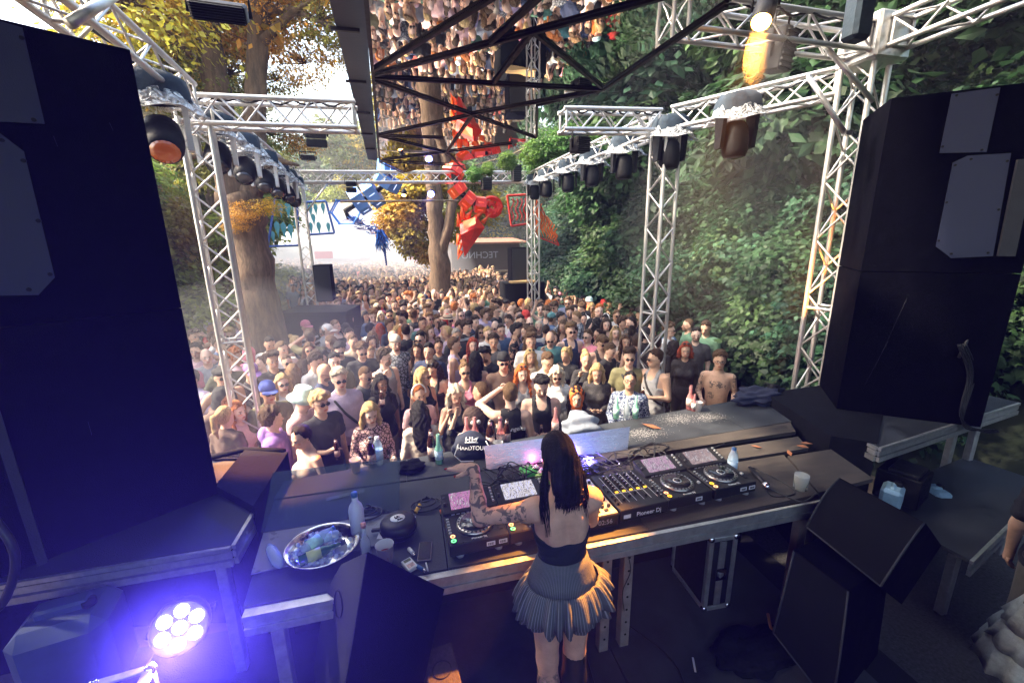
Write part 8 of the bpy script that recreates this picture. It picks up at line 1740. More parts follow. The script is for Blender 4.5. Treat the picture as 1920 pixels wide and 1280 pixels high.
(2.18,8.35,1.86,-.23,'m','f',.00,.00,'tee',_P[21],'short',_P[17],_P[4],[],'man with dark brown short hair in lilac t-shirt in the middle of the crowd'),
(-.75,8.47,1.68,-.21,'f','f',.00,.00,'tank','stripe','bob',_P[6],_P[20],[],'woman with light brown bobbed hair in striped sleeveless top before the draped desk'),
(3.91,7.95,1.76,-.28,'f','g',.00,.00,'crop',_P[5],'bob',_P[17],_P[20],[],'woman with dark brown bobbed hair in black crop top along the wooded bank'),
(.94,8.71,1.76,.80,'m','p',.00,.30,'tee','tropical','short',_P[17],_P[4],[],'man with dark brown short hair in dark tropical print t-shirt in the middle'),
(-1.82,8.29,1.80,3.16,'m','b',.00,.00,'tee',_P[19],'quiff',_P[17],_P[8],[],'man with dark brown swept up hair in olive t-shirt beside the chestnut trunk'),
(-1.16,8.46,1.77,.54,'m','p',.00,.00,'long',_P[21],'fade',_P[17],_P[20],[],'man with dark brown faded hair in lilac long sleeved top before the draped desk'),
(-3.11,8.00,1.65,-1.13,'f','d',.50,.00,'tee',_P[0],'wavy',_P[17],_P[8],[],'woman with dark brown long wavy hair in cream t-shirt beside the chestnut trunk'),
(1.70,8.63,1.73,.01,'m','d',.00,.30,'tee',_P[24],'bald',_P[10],_P[2],['sunglasses'],'bald man in pink t-shirt and sunglasses in the middle of the crowd'),
(.64,8.93,1.72,.49,'f','k',.00,.30,'tank',_P[0],'pony',_P[17],_P[4],[],'woman with dark brown ponytail in cream sleeveless top in the middle of the crowd'),
(-3.55,7.99,1.77,.14,'f','b',.00,.00,'tee',_P[13],'bob',_P[17],_P[11],[],'woman with dark brown bobbed hair in pale pink t-shirt beside the chestnut trunk'),
(1.32,8.86,1.80,.41,'m','k',.00,.00,'tee',_P[26],'curly',_P[17],_P[20],[],'man with dark brown curly hair in navy t-shirt in the middle of the crowd'),
(-3.30,8.27,1.81,.97,'m','h',.00,.00,'tee',_P[31],'curly',_P[3],_P[8],['sunglasses', 'beard'],'bearded man with brown curly hair in denim t-shirt and sunglasses beside the chestnut trunk'),
(4.67,8.29,1.75,-2.08,'f','d',.50,.30,'tank',_P[27],'bob',_P[3],_P[20],[],'woman with brown bobbed hair in beige sleeveless top along the wooded bank'),
(3.56,8.60,1.84,-1.95,'m','r',.00,.30,'long','plaid','buzz',_P[6],_P[4],[],'man with light brown buzzed hair in checked long sleeved top along the wooded bank'),
(.27,9.57,1.75,.01,'m','k',.00,.30,'long',_P[21],'bald',_P[3],_P[2],[],'bald man in lilac long sleeved top in the middle of the crowd'),
(2.50,9.17,1.81,.28,'m','g',.00,.30,'tank',_P[26],'short',_P[6],_P[20],['cap:red', 'beard'],'bearded man with light brown short hair in navy sleeveless top and red cap'),
(4.14,8.80,1.92,-.26,'m','f',.00,.00,'tee',_P[5],'fade',_P[15],_P[2],[],'man with ginger faded hair in black t-shirt along the wooded bank'),
(-.17,9.58,1.87,-.99,'m','d',.00,.00,'tee',_P[0],'fringe',_P[17],_P[8],['beard'],'bearded man with dark brown fringed hair in cream t-shirt before the draped desk'),
(2.22,9.35,1.78,.14,'m','d',.50,.00,'tee',_P[13],'bald',_P[17],_P[11],['beard'],'bald bearded man in pale pink t-shirt in the middle of the crowd'),
(-1.72,9.23,1.72,-1.34,'f','g',.50,.30,'crop',_P[26],'bun',_P[17],_P[11],['sunglasses'],'woman with dark brown bun in navy crop top and sunglasses beside the chestnut trunk'),
(1.66,9.57,1.81,.73,'m','k',.50,.00,'tee',_P[21],'quiff',_P[3],_P[8],['sunglasses', 'beard'],'bearded man with brown swept up hair in lilac t-shirt and sunglasses in the middle'),
(4.90,8.78,1.76,-.51,'m','u',.50,.00,'tee',_P[12],'quiff',_P[17],_P[4],[],'man with dark brown swept up hair in brown t-shirt along the wooded bank'),
(3.56,9.12,1.84,-.36,'m','d',.00,.00,'long',_P[5],'curly',_P[3],_P[8],['beard'],'bearded man with brown curly hair in black long sleeved top along the wooded bank'),
(.96,9.82,1.72,1.50,'m','u',.00,.30,'tee',_P[24],'buzz',_P[10],_P[2],['sunglasses', 'beard'],'bearded man with blond buzzed hair in pink t-shirt and sunglasses in the middle'),
(.41,9.98,1.72,-.01,'m','d',.50,.00,'long',_P[5],'quiff',_P[6],_P[20],['sunglasses'],'man with light brown swept up hair in black long sleeved top and sunglasses'),
(4.30,9.22,1.78,.44,'m','g',.00,.30,'tee','stripe','bald',_P[17],_P[20],['sunglasses'],'bald man in striped t-shirt and sunglasses along the wooded bank'),
(4.82,9.18,1.68,-.65,'f','b',.00,.00,'crop',_P[12],'long',_P[1],_P[20],[],'woman with black long hair in brown crop top along the wooded bank'),
(3.16,9.60,1.81,-.65,'m','u',.00,.30,'tank','plaid','curly',_P[3],_P[20],['beard'],'bearded man with brown curly hair in checked sleeveless top along the wooded bank'),
(-.83,9.95,1.89,.13,'m','r',.00,.30,'tee',_P[31],'curly',_P[6],_P[20],[],'man with light brown curly hair in denim t-shirt before the draped desk'),
(.84,10.22,1.77,-.05,'m','p',.00,.00,'tee',_P[18],'bald',_P[1],_P[20],['glasses'],'bald man in white t-shirt and glasses in the middle of the crowd'),
(2.36,9.91,1.82,-1.26,'m','r',.00,.00,'long',_P[28],'bald',_P[3],_P[4],['beard'],'bald bearded man in green long sleeved top in the middle of the crowd'),
(-3.51,9.41,1.75,.06,'m','d',.00,.30,'long',_P[5],'quiff',_P[10],_P[20],['sunglasses'],'man with blond swept up hair in black long sleeved top and sunglasses beside the chestnut'),
(1.60,10.15,1.76,-1.70,'m','p',.00,.00,'tee',_P[21],'curly',_P[1],_P[8],[],'man with black curly hair in lilac t-shirt in the middle of the crowd'),
(1.18,10.26,1.72,-.26,'f','p',.50,.00,'crop',_P[18],'bun',_P[3],_P[2],['sunglasses'],'woman with brown bun in white crop top and sunglasses in the middle of the crowd'),
(-4.13,9.31,1.75,1.00,'m','b',.00,.00,'tank','tropical','quiff',_P[3],_P[4],[],'man with brown swept up hair in dark tropical print sleeveless top beside the chestnut trunk'),
(.38,10.53,1.83,-.18,'m','r',.50,.00,'tank','stripe','quiff',_P[6],_P[11],[],'man with light brown swept up hair in striped sleeveless top in the middle'),
(4.45,9.58,1.68,2.45,'f','r',.50,.00,'crop',_P[5],'bob',_P[3],_P[2],[],'woman with brown bobbed hair in black crop top along the wooded bank'),
(4.78,9.57,1.79,2.42,'m','k',.00,.30,'tee','stripe','curly',_P[6],_P[8],['sunglasses'],'man with light brown curly hair in striped t-shirt and sunglasses along the wooded bank'),
(.78,10.68,1.75,-.04,'m','u',.50,.30,'tank',_P[28],'short',_P[10],_P[11],['sunglasses', 'beard'],'bearded man with blond short hair in green sleeveless top and sunglasses in the middle'),
(4.19,9.84,1.80,-1.44,'m','u',.00,.30,'tee',_P[18],'curly',_P[3],_P[4],[],'man with brown curly hair in white t-shirt along the wooded bank'),
(-.01,10.68,1.80,.21,'m','k',.00,.00,'tee',_P[28],'short',_P[6],_P[4],['sunglasses', 'beard'],'bearded man with light brown short hair in green t-shirt and sunglasses before the draped desk'),
(2.87,10.28,1.75,2.62,'f','g',.50,.00,'tank',_P[26],'pony',_P[3],_P[8],[],'woman with brown ponytail in navy sleeveless top along the wooded bank'),
(1.59,10.61,1.79,1.45,'m','d',.50,.00,'tee','tropical','curly',_P[10],_P[11],['beard'],'bearded man with blond curly hair in dark tropical print t-shirt in the middle'),
(.43,10.93,1.76,-.01,'f','d',.00,.30,'tee',_P[13],'long',_P[10],_P[4],[],'woman with blond long hair in pale pink t-shirt in the middle of the crowd'),
(3.58,10.19,1.83,-1.37,'m','g',.50,.30,'tee','plaid','fringe',_P[17],_P[8],['sunglasses'],'man with dark brown fringed hair in checked t-shirt and sunglasses along the wooded bank'),
(2.21,10.56,1.89,-1.76,'m','h',.00,.30,'tee',_P[27],'quiff',_P[17],_P[11],[],'man with dark brown swept up hair in beige t-shirt in the middle of the crowd'),
(2.57,10.54,1.79,.30,'m','p',.00,.00,'tee',_P[21],'short',_P[6],_P[4],['sunglasses'],'man with light brown short hair in lilac t-shirt and sunglasses in the middle'),
(1.11,10.99,1.79,2.81,'m','u',.00,.00,'tee',_P[13],'fringe',_P[15],_P[8],['sunglasses'],'man with ginger fringed hair in pale pink t-shirt and sunglasses in the middle'),
(.14,11.16,1.71,.19,'f','k',.00,.30,'crop',_P[0],'bun',_P[17],_P[20],['sunglasses'],'woman with dark brown bun in cream crop top and sunglasses before the draped desk'),
(.48,11.25,1.88,-.01,'m','p',.00,.00,'tee',_P[16],'buzz',_P[10],_P[20],['sunglasses'],'man with blond buzzed hair in grey t-shirt and sunglasses in the middle of the crowd'),
(2.10,10.89,1.72,2.71,'f','u',.00,.00,'tank',_P[27],'wavy',_P[3],_P[8],[],'woman with brown long wavy hair in beige sleeveless top in the middle of the crowd'),
(3.02,10.68,1.85,1.31,'m','d',.50,.00,'tank',_P[13],'short',_P[10],_P[20],['beard'],'bearded man with blond short hair in pale pink sleeveless top along the wooded bank'),
(1.79,11.01,1.65,-1.18,'f','u',.00,.00,'tank',_P[31],'wavy',_P[3],_P[4],[],'woman with brown long wavy hair in denim sleeveless top in the middle of the crowd'),
(4.05,10.50,1.89,-.53,'m','h',.00,.30,'long',_P[26],'short',_P[3],_P[8],['sunglasses', 'beard'],'bearded man with brown short hair in navy long sleeved top and sunglasses along the wooded'),
(3.36,10.71,1.78,-.29,'m','r',.50,.00,'tee',_P[28],'curly',_P[17],_P[8],[],'man with dark brown curly hair in green t-shirt along the wooded bank'),
(2.49,10.98,1.80,-.38,'m','g',.00,.30,'tee','plaid','quiff',_P[1],_P[4],[],'man with black swept up hair in checked t-shirt in the middle of the crowd'),
(-.80,11.16,1.83,2.99,'m','r',.50,.30,'tee',_P[21],'short',_P[3],_P[4],['cap:beige'],'man with brown short hair in lilac t-shirt and beige cap before the draped desk'),
(1.55,11.23,1.67,.06,'f','u',.50,.30,'crop',_P[13],'long',_P[3],_P[2],[],'woman with brown long hair in pale pink crop top in the middle of the crowd'),
(1.01,11.41,1.65,-.06,'f','r',.00,.00,'crop',_P[5],'long',_P[3],_P[2],[],'woman with brown long hair in black crop top in the middle of the crowd'),
(2.92,11.03,1.79,1.33,'m','d',.50,.00,'tee',_P[13],'short',_P[15],_P[20],['sunglasses'],'man with ginger short hair in pale pink t-shirt and sunglasses along the wooded bank'),
(.17,11.57,1.77,-1.03,'m','d',.00,.30,'tee',_P[18],'bald',_P[1],_P[2],['sunglasses'],'bald man in white t-shirt and sunglasses before the draped desk'),
(1.88,11.34,1.78,-1.71,'m','u',.50,.00,'long',_P[21],'bald',_P[17],_P[11],['beard'],'bald bearded man in lilac long sleeved top in the middle of the crowd'),
(-.56,11.43,1.61,-.27,'f','k',.00,.00,'tee',_P[0],'long',_P[3],_P[11],['glasses'],'woman with brown long hair in cream t-shirt and glasses before the draped desk'),
(-1.15,11.31,1.64,.14,'f','k',.50,.00,'tank','tropical','long',_P[10],_P[2],[],'woman with blond long hair in dark tropical print sleeveless top before the draped desk'),
(3.67,10.94,1.74,.04,'f','r',.50,.00,'tee',_P[32],'wavy',_P[15],_P[20],['sunglasses'],'woman with ginger long wavy hair in teal t-shirt and sunglasses along the wooded bank'),
(4.78,10.67,1.66,-.41,'f','u',.50,.30,'crop',_P[13],'long',_P[10],_P[11],['sunglasses'],'woman with blond long hair in pale pink crop top and sunglasses along the wooded bank'),
(2.43,11.30,1.75,-.19,'m','d',.00,.00,'long',_P[31],'short',_P[1],_P[11],['beard'],'bearded man with black short hair in denim long sleeved top in the middle'),
(.93,11.76,1.77,-.66,'m','d',.00,.00,'tee',_P[13],'fade',_P[6],_P[2],[],'man with light brown faded hair in pale pink t-shirt in the middle of the crowd'),
(-1.60,11.35,1.58,-.43,'f','d',.00,.00,'crop',_P[18],'long',_P[3],_P[20],[],'woman with brown long hair in white crop top beside the chestnut trunk'),
(4.29,10.95,1.80,.51,'m','d',.00,.00,'tank',_P[18],'fringe',_P[6],_P[11],['sunglasses', 'beard'],'bearded man with light brown fringed hair in white sleeveless top and sunglasses along the wooded'),
(1.50,11.70,1.77,-1.67,'m','u',.00,.00,'tee',_P[18],'short',_P[17],_P[2],[],'man with dark brown short hair in white t-shirt in the middle of the crowd'),
(-2.06,11.39,1.71,.74,'f','k',.00,.00,'tank',_P[16],'pony',_P[15],_P[11],['cap:beige'],'woman with ginger ponytail in grey sleeveless top and beige cap beside the chestnut trunk'),
(.02,11.93,1.73,-1.54,'f','d',.50,.00,'tank',_P[28],'bun',_P[3],_P[2],[],'woman with brown bun in green sleeveless top before the draped desk'),
(3.90,11.27,1.70,1.25,'f','d',.00,.30,'tank',_P[18],'wavy',_P[15],_P[20],['sunglasses'],'woman with ginger long wavy hair in white sleeveless top and sunglasses along the wooded bank'),
(.56,12.12,1.74,.85,'m','d',.50,.00,'tee',_P[5],'short',_P[1],_P[4],[],'man with black short hair in black t-shirt near the middle tree'),
(-.93,11.80,1.84,.11,'m','p',.00,.30,'tee',_P[33],'curly',_P[10],_P[2],[],'man with blond curly hair in red t-shirt before the draped desk'),
(2.27,11.82,1.82,.18,'m','p',.50,.00,'tee',_P[16],'short',_P[3],_P[11],['glasses'],'man with brown short hair in grey t-shirt and glasses in the middle of the crowd'),
(1.79,11.96,1.89,-.13,'m','d',.00,.30,'tee',_P[13],'fringe',_P[15],_P[8],[],'man with ginger fringed hair in pale pink t-shirt in the middle of the crowd'),
(2.61,11.77,1.69,-.20,'f','d',.00,.00,'tank',_P[19],'bun',_P[17],_P[2],[],'woman with dark brown bun in olive sleeveless top along the wooded bank'),
(1.38,12.09,1.72,-.09,'m','p',.00,.00,'long',_P[5],'bald',_P[3],_P[20],[],'bald man in black long sleeved top near the middle tree'),
(4.83,11.31,1.77,-.57,'m','d',.00,.30,'tee',_P[26],'curly',_P[1],_P[11],[],'man with black curly hair in navy t-shirt along the wooded bank'),
(-1.97,11.79,1.82,-.14,'m','f',.00,.00,'long',_P[5],'bald',_P[1],_P[2],['beard'],'bald bearded man in black long sleeved top beside the chestnut trunk'),
(4.12,11.53,1.79,-.33,'m','d',.00,.00,'tee',_P[32],'short',_P[17],_P[4],['sunglasses'],'man with dark brown short hair in teal t-shirt and sunglasses along the wooded bank'),
(.36,12.49,1.83,.35,'m','u',.00,.00,'long','plaid','fade',_P[10],_P[8],['sunglasses', 'beard'],'bearded man with blond faded hair in checked long sleeved top and sunglasses near the middle'),
(2.53,12.10,1.72,.69,'f','u',.50,.30,'crop',_P[27],'long',_P[10],_P[11],[],'woman with blond long hair in beige crop top near the middle tree'),
(-.21,12.45,1.72,.05,'m','p',.50,.30,'tee',_P[16],'curly',_P[1],_P[4],['cap:black', 'beard'],'bearded man with black curly hair in grey t-shirt and black cap near the middle tree'),
(1.56,12.41,1.70,.42,'m','d',.50,.00,'tee',_P[5],'quiff',_P[10],_P[2],['cap:white'],'man with blond swept up hair in black t-shirt and white cap near the middle tree'),
(1.04,12.55,1.75,-.23,'m','r',.50,.30,'tee',_P[5],'short',_P[15],_P[11],[],'man with ginger short hair in black t-shirt near the middle tree'),
(-1.75,12.13,1.78,1.05,'m','h',.00,.30,'long',_P[18],'fade',_P[17],_P[20],['sunglasses', 'beard'],'bearded man with dark brown faded hair in white long sleeved top and sunglasses beside'),
(4.48,11.76,1.63,.52,'f','d',.00,.00,'tank',_P[13],'bun',_P[3],_P[8],[],'woman with brown bun in pale pink sleeveless top along the wooded bank'),
(4.91,11.73,1.74,-.39,'f','f',.00,.00,'tank',_P[16],'long',_P[15],_P[2],[],'woman with ginger long hair in grey sleeveless top along the wooded bank'),
(.44,12.84,1.79,.87,'m','p',.00,.00,'tank',_P[18],'fade',_P[3],_P[4],['cap:navy'],'man with brown faded hair in white sleeveless top and navy cap near the middle tree'),
(1.86,12.52,1.79,1.44,'m','d',.00,.00,'tee',_P[0],'quiff',_P[15],_P[4],['sunglasses'],'man with ginger swept up hair in cream t-shirt and sunglasses near the middle tree'),
(-.92,12.52,1.75,2.99,'m','r',.00,.00,'tee',_P[24],'buzz',_P[3],_P[11],['sunglasses', 'beard'],'bearded man with brown buzzed hair in pink t-shirt and sunglasses near the middle tree'),
(4.22,11.98,1.69,.54,'f','p',.00,.00,'crop',_P[7],'bun',_P[1],_P[4],[],'woman with black bun in charcoal crop top along the wooded bank'),
(-.46,12.68,1.76,.59,'m','d',.00,.30,'tee',_P[12],'buzz',_P[3],_P[11],['beard'],'bearded man with brown buzzed hair in brown t-shirt near the middle tree'),
(2.31,12.51,1.88,.36,'m','k',.50,.00,'tee',_P[28],'curly',_P[3],_P[4],['sunglasses', 'beard'],'bearded man with brown curly hair in green t-shirt and sunglasses near the middle tree'),
(1.23,12.81,1.70,.10,'f','d',.00,.00,'tee',_P[5],'bun',_P[10],_P[2],[],'woman with blond bun in black t-shirt near the middle tree'),
(-.10,12.93,1.64,.04,'f','r',.00,.30,'tank',_P[13],'bun',_P[17],_P[4],[],'woman with dark brown bun in pale pink sleeveless top near the middle tree'),
(.73,13.08,1.92,.32,'m','u',.00,.00,'tee',_P[5],'bald',_P[6],_P[20],['beard'],'bald bearded man in black t-shirt near the middle tree'),
(1.84,12.89,1.69,2.76,'f','h',.50,.00,'tank',_P[13],'bun',_P[17],_P[11],['sunglasses'],'woman with dark brown bun in pale pink sleeveless top and sunglasses near the middle tree'),
(4.33,12.30,1.70,-.15,'f','k',.00,.00,'crop',_P[5],'wavy',_P[10],_P[11],['sunglasses'],'woman with blond long wavy hair in black crop top and sunglasses along the wooded bank'),
(1.55,13.00,1.69,.43,'f','d',.00,.00,'crop',_P[7],'pony',_P[1],_P[4],['sunglasses'],'woman with black ponytail in charcoal crop top and sunglasses near the middle tree'),
(-.88,12.92,1.80,1.67,'m','d',.00,.30,'tee',_P[33],'buzz',_P[3],_P[2],['sunglasses'],'man with brown buzzed hair in red t-shirt and sunglasses near the middle tree'),
(-1.57,12.82,1.82,1.73,'m','b',.00,.00,'tank',_P[5],'quiff',_P[6],_P[2],[],'man with light brown swept up hair in black sleeveless top near the middle tree'),
(4.65,12.31,1.83,-.00,'m','d',.00,.00,'tank',_P[5],'buzz',_P[10],_P[11],[],'man with blond buzzed hair in black sleeveless top along the wooded bank'),
(1.18,13.19,1.78,-.07,'m','h',.00,.00,'tank',_P[28],'bald',_P[15],_P[4],[],'bald man in green sleeveless top near the middle tree'),
(-.32,13.27,1.70,.40,'f','d',.00,.00,'crop',_P[13],'bob',_P[15],_P[11],[],'woman with ginger bobbed hair in pale pink crop top near the middle tree'),
(-2.49,12.79,1.89,.58,'m','k',.00,.00,'tank',_P[33],'short',_P[6],_P[20],['sunglasses'],'man with light brown short hair in red sleeveless top and sunglasses beside the chestnut trunk'),
(.85,13.47,1.80,-.65,'m','g',.00,.30,'tee',_P[5],'bald',_P[17],_P[2],[],'bald man in black t-shirt near the middle tree'),
(.04,13.47,1.83,-1.55,'m','r',.00,.30,'tee',_P[18],'quiff',_P[15],_P[8],[],'man with ginger swept up hair in white t-shirt near the middle tree'),
(4.10,12.70,1.71,-.91,'f','d',.00,.30,'tee',_P[26],'wavy',_P[3],_P[4],['sunglasses'],'woman with brown long wavy hair in navy t-shirt and sunglasses along the wooded bank'),
(-.80,13.27,1.68,-1.48,'f','h',.00,.30,'tee',_P[5],'long',_P[10],_P[20],['sunglasses'],'woman with blond long hair in black t-shirt and sunglasses near the middle tree'),
(2.24,13.17,1.64,-1.20,'f','k',.50,.00,'tee',_P[13],'long',_P[10],_P[11],['sunglasses'],'woman with blond long hair in pale pink t-shirt and sunglasses near the middle tree'),
(.35,13.57,1.73,.35,'f','k',.00,.00,'crop',_P[5],'long',_P[10],_P[8],[],'woman with blond long hair in black crop top near the middle tree'),
(1.77,13.30,1.66,.24,'f','d',.00,.00,'tank',_P[7],'long',_P[15],_P[8],['cap:white'],'woman with ginger long hair in charcoal sleeveless top and white cap near the middle tree'),
(-1.74,13.10,1.69,.17,'f','d',.50,.00,'tank',_P[27],'pony',_P[6],_P[20],[],'woman with light brown ponytail in beige sleeveless top beside the chestnut trunk'),
(4.51,12.70,1.91,-.68,'m','u',.00,.30,'tee',_P[18],'short',_P[1],_P[8],['sunglasses'],'man with black short hair in white t-shirt and sunglasses along the wooded bank'),
(1.48,13.47,1.63,2.79,'f','r',.00,.00,'tee',_P[16],'long',_P[17],_P[4],[],'woman with dark brown long hair in grey t-shirt near the middle tree'),
(-2.12,13.15,1.85,.19,'m','d',.50,.30,'long',_P[5],'short',_P[17],_P[2],['glasses'],'man with dark brown short hair in black long sleeved top and glasses beside the chestnut'),
(2.81,13.29,1.66,.16,'f','b',.00,.30,'tank',_P[13],'bob',_P[3],_P[2],[],'woman with brown bobbed hair in pale pink sleeveless top along the wooded bank'),
(-.63,13.61,1.77,.08,'m','d',.00,.00,'tee',_P[16],'quiff',_P[1],_P[20],[],'man with black swept up hair in grey t-shirt near the middle tree')]
for i, c in enumerate(CROWD): person(c + ('people in the crowd before the stage',))
EXTRA = [(-0.11, 13.8), (1.01, 13.84), (3.57, 13.21), (2.2, 13.56), (-1.66, 13.46), (0.34, 13.96), (1.33, 13.88), (4.34, 13.14), (1.64, 13.82), (-2.48, 13.37), (1.95, 13.77), (3.0, 13.59), (-2.06, 13.58), (0.78, 14.27), (3.66, 13.56), (-1.51, 13.88), (-0.83, 14.05), (2.43, 13.95), (-0.18, 14.27), (4.4, 13.49), (2.76, 13.92), (1.07, 14.39), (0.6, 14.54), (1.54, 14.34), (-1.37, 14.17), (3.55, 13.88), (0.2, 14.58), (-2.57, 13.89), (4.59, 13.75), (-0.5, 14.56), (2.68, 14.31), (4.3, 13.92), (-2.4, 14.18), (-1.84, 14.35), (0.2, 14.91), (-0.81, 14.68), (1.91, 14.7), (3.26, 14.37), (2.29, 14.62), (-1.19, 14.68), (-2.86, 14.29), (-0.63, 14.94), (2.61, 14.69), (3.92, 14.41), (4.32, 14.33), (-2.05, 14.65), (-2.42, 14.56), (-1.6, 14.77), (-0.33, 15.11), (1.96, 15.03), (2.94, 14.88), (-2.8, 14.73), (0.1, 15.46), (-0.78, 15.26), (2.68, 15.06), (-2.34, 14.91), (-1.46, 15.14), (4.5, 14.63), (4.14, 14.74), (3.28, 14.99), (3.68, 15.03), (2.08, 15.45), (2.52, 15.36), (0.74, 15.81), (-1.05, 15.52), (4.01, 15.04), (1.64, 15.65), (-2.78, 15.15), (1.28, 15.81), (-0.66, 15.73), (-0.17, 15.87), (-2.06, 15.4), (-2.42, 15.32), (3.35, 15.34), (0.15, 15.99), (4.52, 15.08), (2.9, 15.5), (-1.62, 15.58), (4.09, 15.38), (-0.55, 16.03), (-2.79, 15.49), (-0.9, 15.97), (2.63, 15.8), (0.63, 16.33), (2.15, 15.96), (1.2, 16.22), (-1.31, 15.97), (1.62, 16.19), (-2.42, 15.76), (0.47, 16.62), (-0.59, 16.36), (3.68, 15.84), (-2.83, 15.82), (3.32, 15.97), (-3.26, 15.73), (-1.64, 16.15), (4.12, 15.79), (-0.26, 16.52), (1.89, 16.37), (-1.04, 16.34), (2.98, 16.11), (1.13, 16.61), (1.57, 16.51), (2.21, 16.35), (-2.06, 16.17), (4.53, 15.85), (2.51, 16.46), (-2.48, 16.27), (3.56, 16.25), (-1.43, 16.6), (-3.27, 16.16), (4.05, 16.21), (-2.06, 16.59), (3.0, 16.62), (-2.4, 16.64), (4.0, 16.54), (-2.89, 16.59), (-3.25, 16.6)]
# the far part of the crowd, past the three hundred nearest people: one mass
M_FAR = mat('far crowd', (.5, .5, .5), .8); N, L_, b_ = nodes(M_FAR); at = N.new('ShaderNodeAttribute'); at.attribute_name = 'col'; L_.new(at.outputs['Color'], b_.inputs['Base Color'])
g_ = np.random.default_rng(21); protos = []
for sex, pose, st, top in (('m', 'd', 'short', 'tee'), ('f', 'd', 'long', 'tank'), ('m', 'h', 'fade', 'tee'), ('f', 'f', 'wavy', 'tee'), ('m', 'u', 'curly', 'tank'), ('f', 'r', 'bob', 'tee')):
    P, Q, _h = body_mesh(sex, pose, 0, 0, 2.0, False); Ps, Qs = shirt_mesh(sex, pose, top, 2.0); Ph, Qh = hair_mesh(st, 2.2); Pt, Qt = trouser_mesh(sex, 2.4)
    keep = P[:, 2] > .8; k2 = keep[Q].all(1); Q = Q[k2]
    V_ = np.concatenate([P, Ps, Ph + PIV, Pt]); Q_ = np.concatenate([Q, Qs + len(P), Qh + len(P) + len(Ps), Qt + len(P) + len(Ps) + len(Ph)])
    protos.append((V_, Q_, np.concatenate([np.zeros(len(P)), np.ones(len(Ps)), np.full(len(Ph), 2), np.full(len(Pt), 3)]).astype(int)))
pos = list(EXTRA); yy = 16.7
while yy < 47:
    x0 = -2.2 - (yy - 11) * .30; x1 = 4.7 if yy < 24 else 2.0; x = x0 + g_.uniform(0, .4)
    while x < x1:
        q = (x + g_.uniform(-.15, .15), yy + g_.uniform(-.18, .18))
        if not (abs(q[0] + 4.4) < 2 and abs(q[1] - 34) < .6): pos.append(q)
        x += .42 + (yy - 16) * .008
    yy += .46 + (yy - 16) * .006
skins = np.array([(.56, .35, .26), (.50, .30, .21), (.40, .22, .14)]); hairs = np.array([(.012, .01, .01), (.05, .03, .02), (.1, .06, .03), (.35, .22, .1)]); tops = np.array([(.014, .014, .017)] * 4 + [(.6, .58, .56), (.5, .42, .36), (.25, .25, .26), (.03, .04, .08), (.45, .1, .08), (.55, .3, .3), (.1, .14, .2)])
VV, QQ, CCc, n0 = [], [], [], 0
for (x, y) in pos:
    V_, Q_, I_ = protos[g_.integers(len(protos))]; a = math.atan2(-(x - .4), y) + g_.normal(0, .5); s_ = g_.normal(.99, .03); c, si = math.cos(a), math.sin(a)
    R_ = np.array(((c, -si, 0), (si, c, 0), (0, 0, 1)), np.float32) * s_
    VV.append(V_ @ R_.T + np.array((x, y, GZ), np.float32)); QQ.append(Q_ + n0); n0 += len(V_)
    CCc.append(np.array([skins[g_.integers(3)], tops[g_.integers(len(tops))], hairs[g_.integers(4)], (.03, .035, .05)])[I_])
me = npmesh('crowd', np.concatenate(VV), np.concatenate(QQ), [M_FAR]); cl_ = np.concatenate(CCc); ca = me.attributes.new('col', 'FLOAT_COLOR', 'POINT'); ca.data.foreach_set('color', np.concatenate([cl_, np.ones((len(cl_), 1))], 1).astype(np.float32).ravel())
tag(link(bpy.data.objects.new('crowd', me)), 'dense far part of the crowd fading into the haze', None, None, 'stuff')
# ------------------------------------------------------------------ lettering becomes real mesh
_dg = bpy.context.evaluated_depsgraph_get()
for o in [o for o in SC.objects if o.type == 'FONT']:
    me = bpy.data.meshes.new_from_object(o.evaluated_get(_dg)); n = link(bpy.data.objects.new('lettering', me)); nm = o.name
    n.parent = o.parent; n.matrix_local = o.matrix_local.copy(); bpy.data.objects.remove(o)
# white lettering wrapped on the back of the man with the raised arm
for o in SC.objects:
    if o.name.startswith('person') and 'Los Angeles' in str(o.get('label')):
        sh = [c for c in o.children if c.name.startswith('tank_top')][0]
        t_ = bpy.data.curves.new('lettering', 'FONT'); t_.body = 'Los Angeles'; t_.size = .066; t_.align_x = 'CENTER'; t_.shear = .15; t_.offset = .0012
        to = link(bpy.data.objects.new('lettering', t_)); _dg.update(); bpy.context.view_layer.update(); me = bpy.data.meshes.new_from_object(to.evaluated_get(bpy.context.evaluated_depsgraph_get())); bpy.data.objects.remove(to)
        for v in me.vertices:
            x, z = -v.co.x, 1.27 + v.co.y + .02 * v.co.x; hit, loc, nn, _i = sh.ray_cast(Vector((x, .5, z)), Vector((0, -1, 0)))
            v.co = (x, (loc.y if hit else .12) + .004, z)
        me.materials.clear(); me.materials.append(M_PRINT); n = link(bpy.data.objects.new('lettering', me)); n.parent = sh
        break
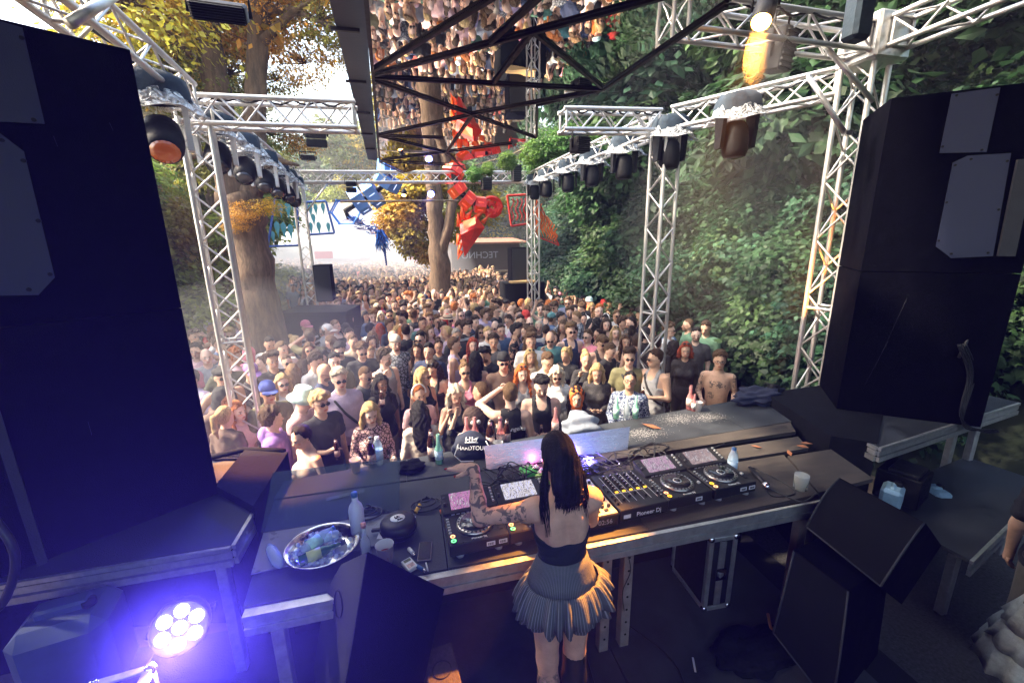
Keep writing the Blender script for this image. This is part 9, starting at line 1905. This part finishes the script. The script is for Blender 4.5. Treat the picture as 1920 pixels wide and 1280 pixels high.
# ------------------------------------------------------------------ haze
M_HAZE = bpy.data.materials.new('pale smoke haze'); M_HAZE.use_nodes = True
N = M_HAZE.node_tree.nodes; Lk = M_HAZE.node_tree.links; N.clear()
o_ = N.new('ShaderNodeOutputMaterial'); pv = N.new('ShaderNodeVolumePrincipled'); pv.inputs['Color'].default_value = (.93, .94, .96, 1); pv.inputs['Density'].default_value = .0016; pv.inputs['Anisotropy'].default_value = .25
Lk.new(pv.outputs[0], o_.inputs['Volume'])
hz = MB().box((-20, 66, 25), (190, 200, 54)).build('haze', M_HAZE); hz['kind'] = 'stuff'

def smoke(name, label, c, r, dens, col=(.93, .94, .97)):
    m = bpy.data.materials.new(label); m.use_nodes = True; N = m.node_tree.nodes; N.clear(); o_ = N.new('ShaderNodeOutputMaterial'); pv = N.new('ShaderNodeVolumePrincipled')
    pv.inputs['Color'].default_value = (*col, 1); pv.inputs['Density'].default_value = dens; pv.inputs['Anisotropy'].default_value = .2; m.node_tree.links.new(pv.outputs[0], o_.inputs['Volume'])
    mb = MB(); v = [(c[0] + r[0] * math.sin(PI * i / 12) * math.cos(PI * j / 10), c[1] + r[1] * math.sin(PI * i / 12) * math.sin(PI * j / 10), c[2] + r[2] * math.cos(PI * i / 12)) for i in range(13) for j in range(20)]
    mb.add(v, [(i * 20 + j, (i + 1) * 20 + j, (i + 1) * 20 + (j + 1) % 20, i * 20 + (j + 1) % 20) for i in range(12) for j in range(20)], 0, True)
    return tag(mb.build(name, m), label, None, None, 'stuff')
smoke('smoke', 'pale smoke drifting over the far crowd', (-3, 33, 1.4), (8, 16, 4.0), .06)
smoke('smoke', 'grey smoke hanging before the wooded bank', (4.8, 5.9, 2.9), (1.25, 2.6, 1.9), .018, (.9, .88, .78))
smoke('smoke', 'thin smoke drifting over the front of the crowd at the left', (-1.9, 5.6, 1.4), (1.7, 1.7, 1.2), .028)
smoke('smoke', 'added haze pocket giving the LED lamp its glow', tuple(pc + np.array((.75, -.12, .10))), (1.35, .42, .60), .011, (.9, .86, 1))  # haze pocket added so the lamp's bloom shows
smoke('smoke', 'added smoke pocket showing the orange spotlight beam', (2.84, 3.16, 4.34), (.17, .2, .34), .16)  # smoke pocket added to make the beam visible
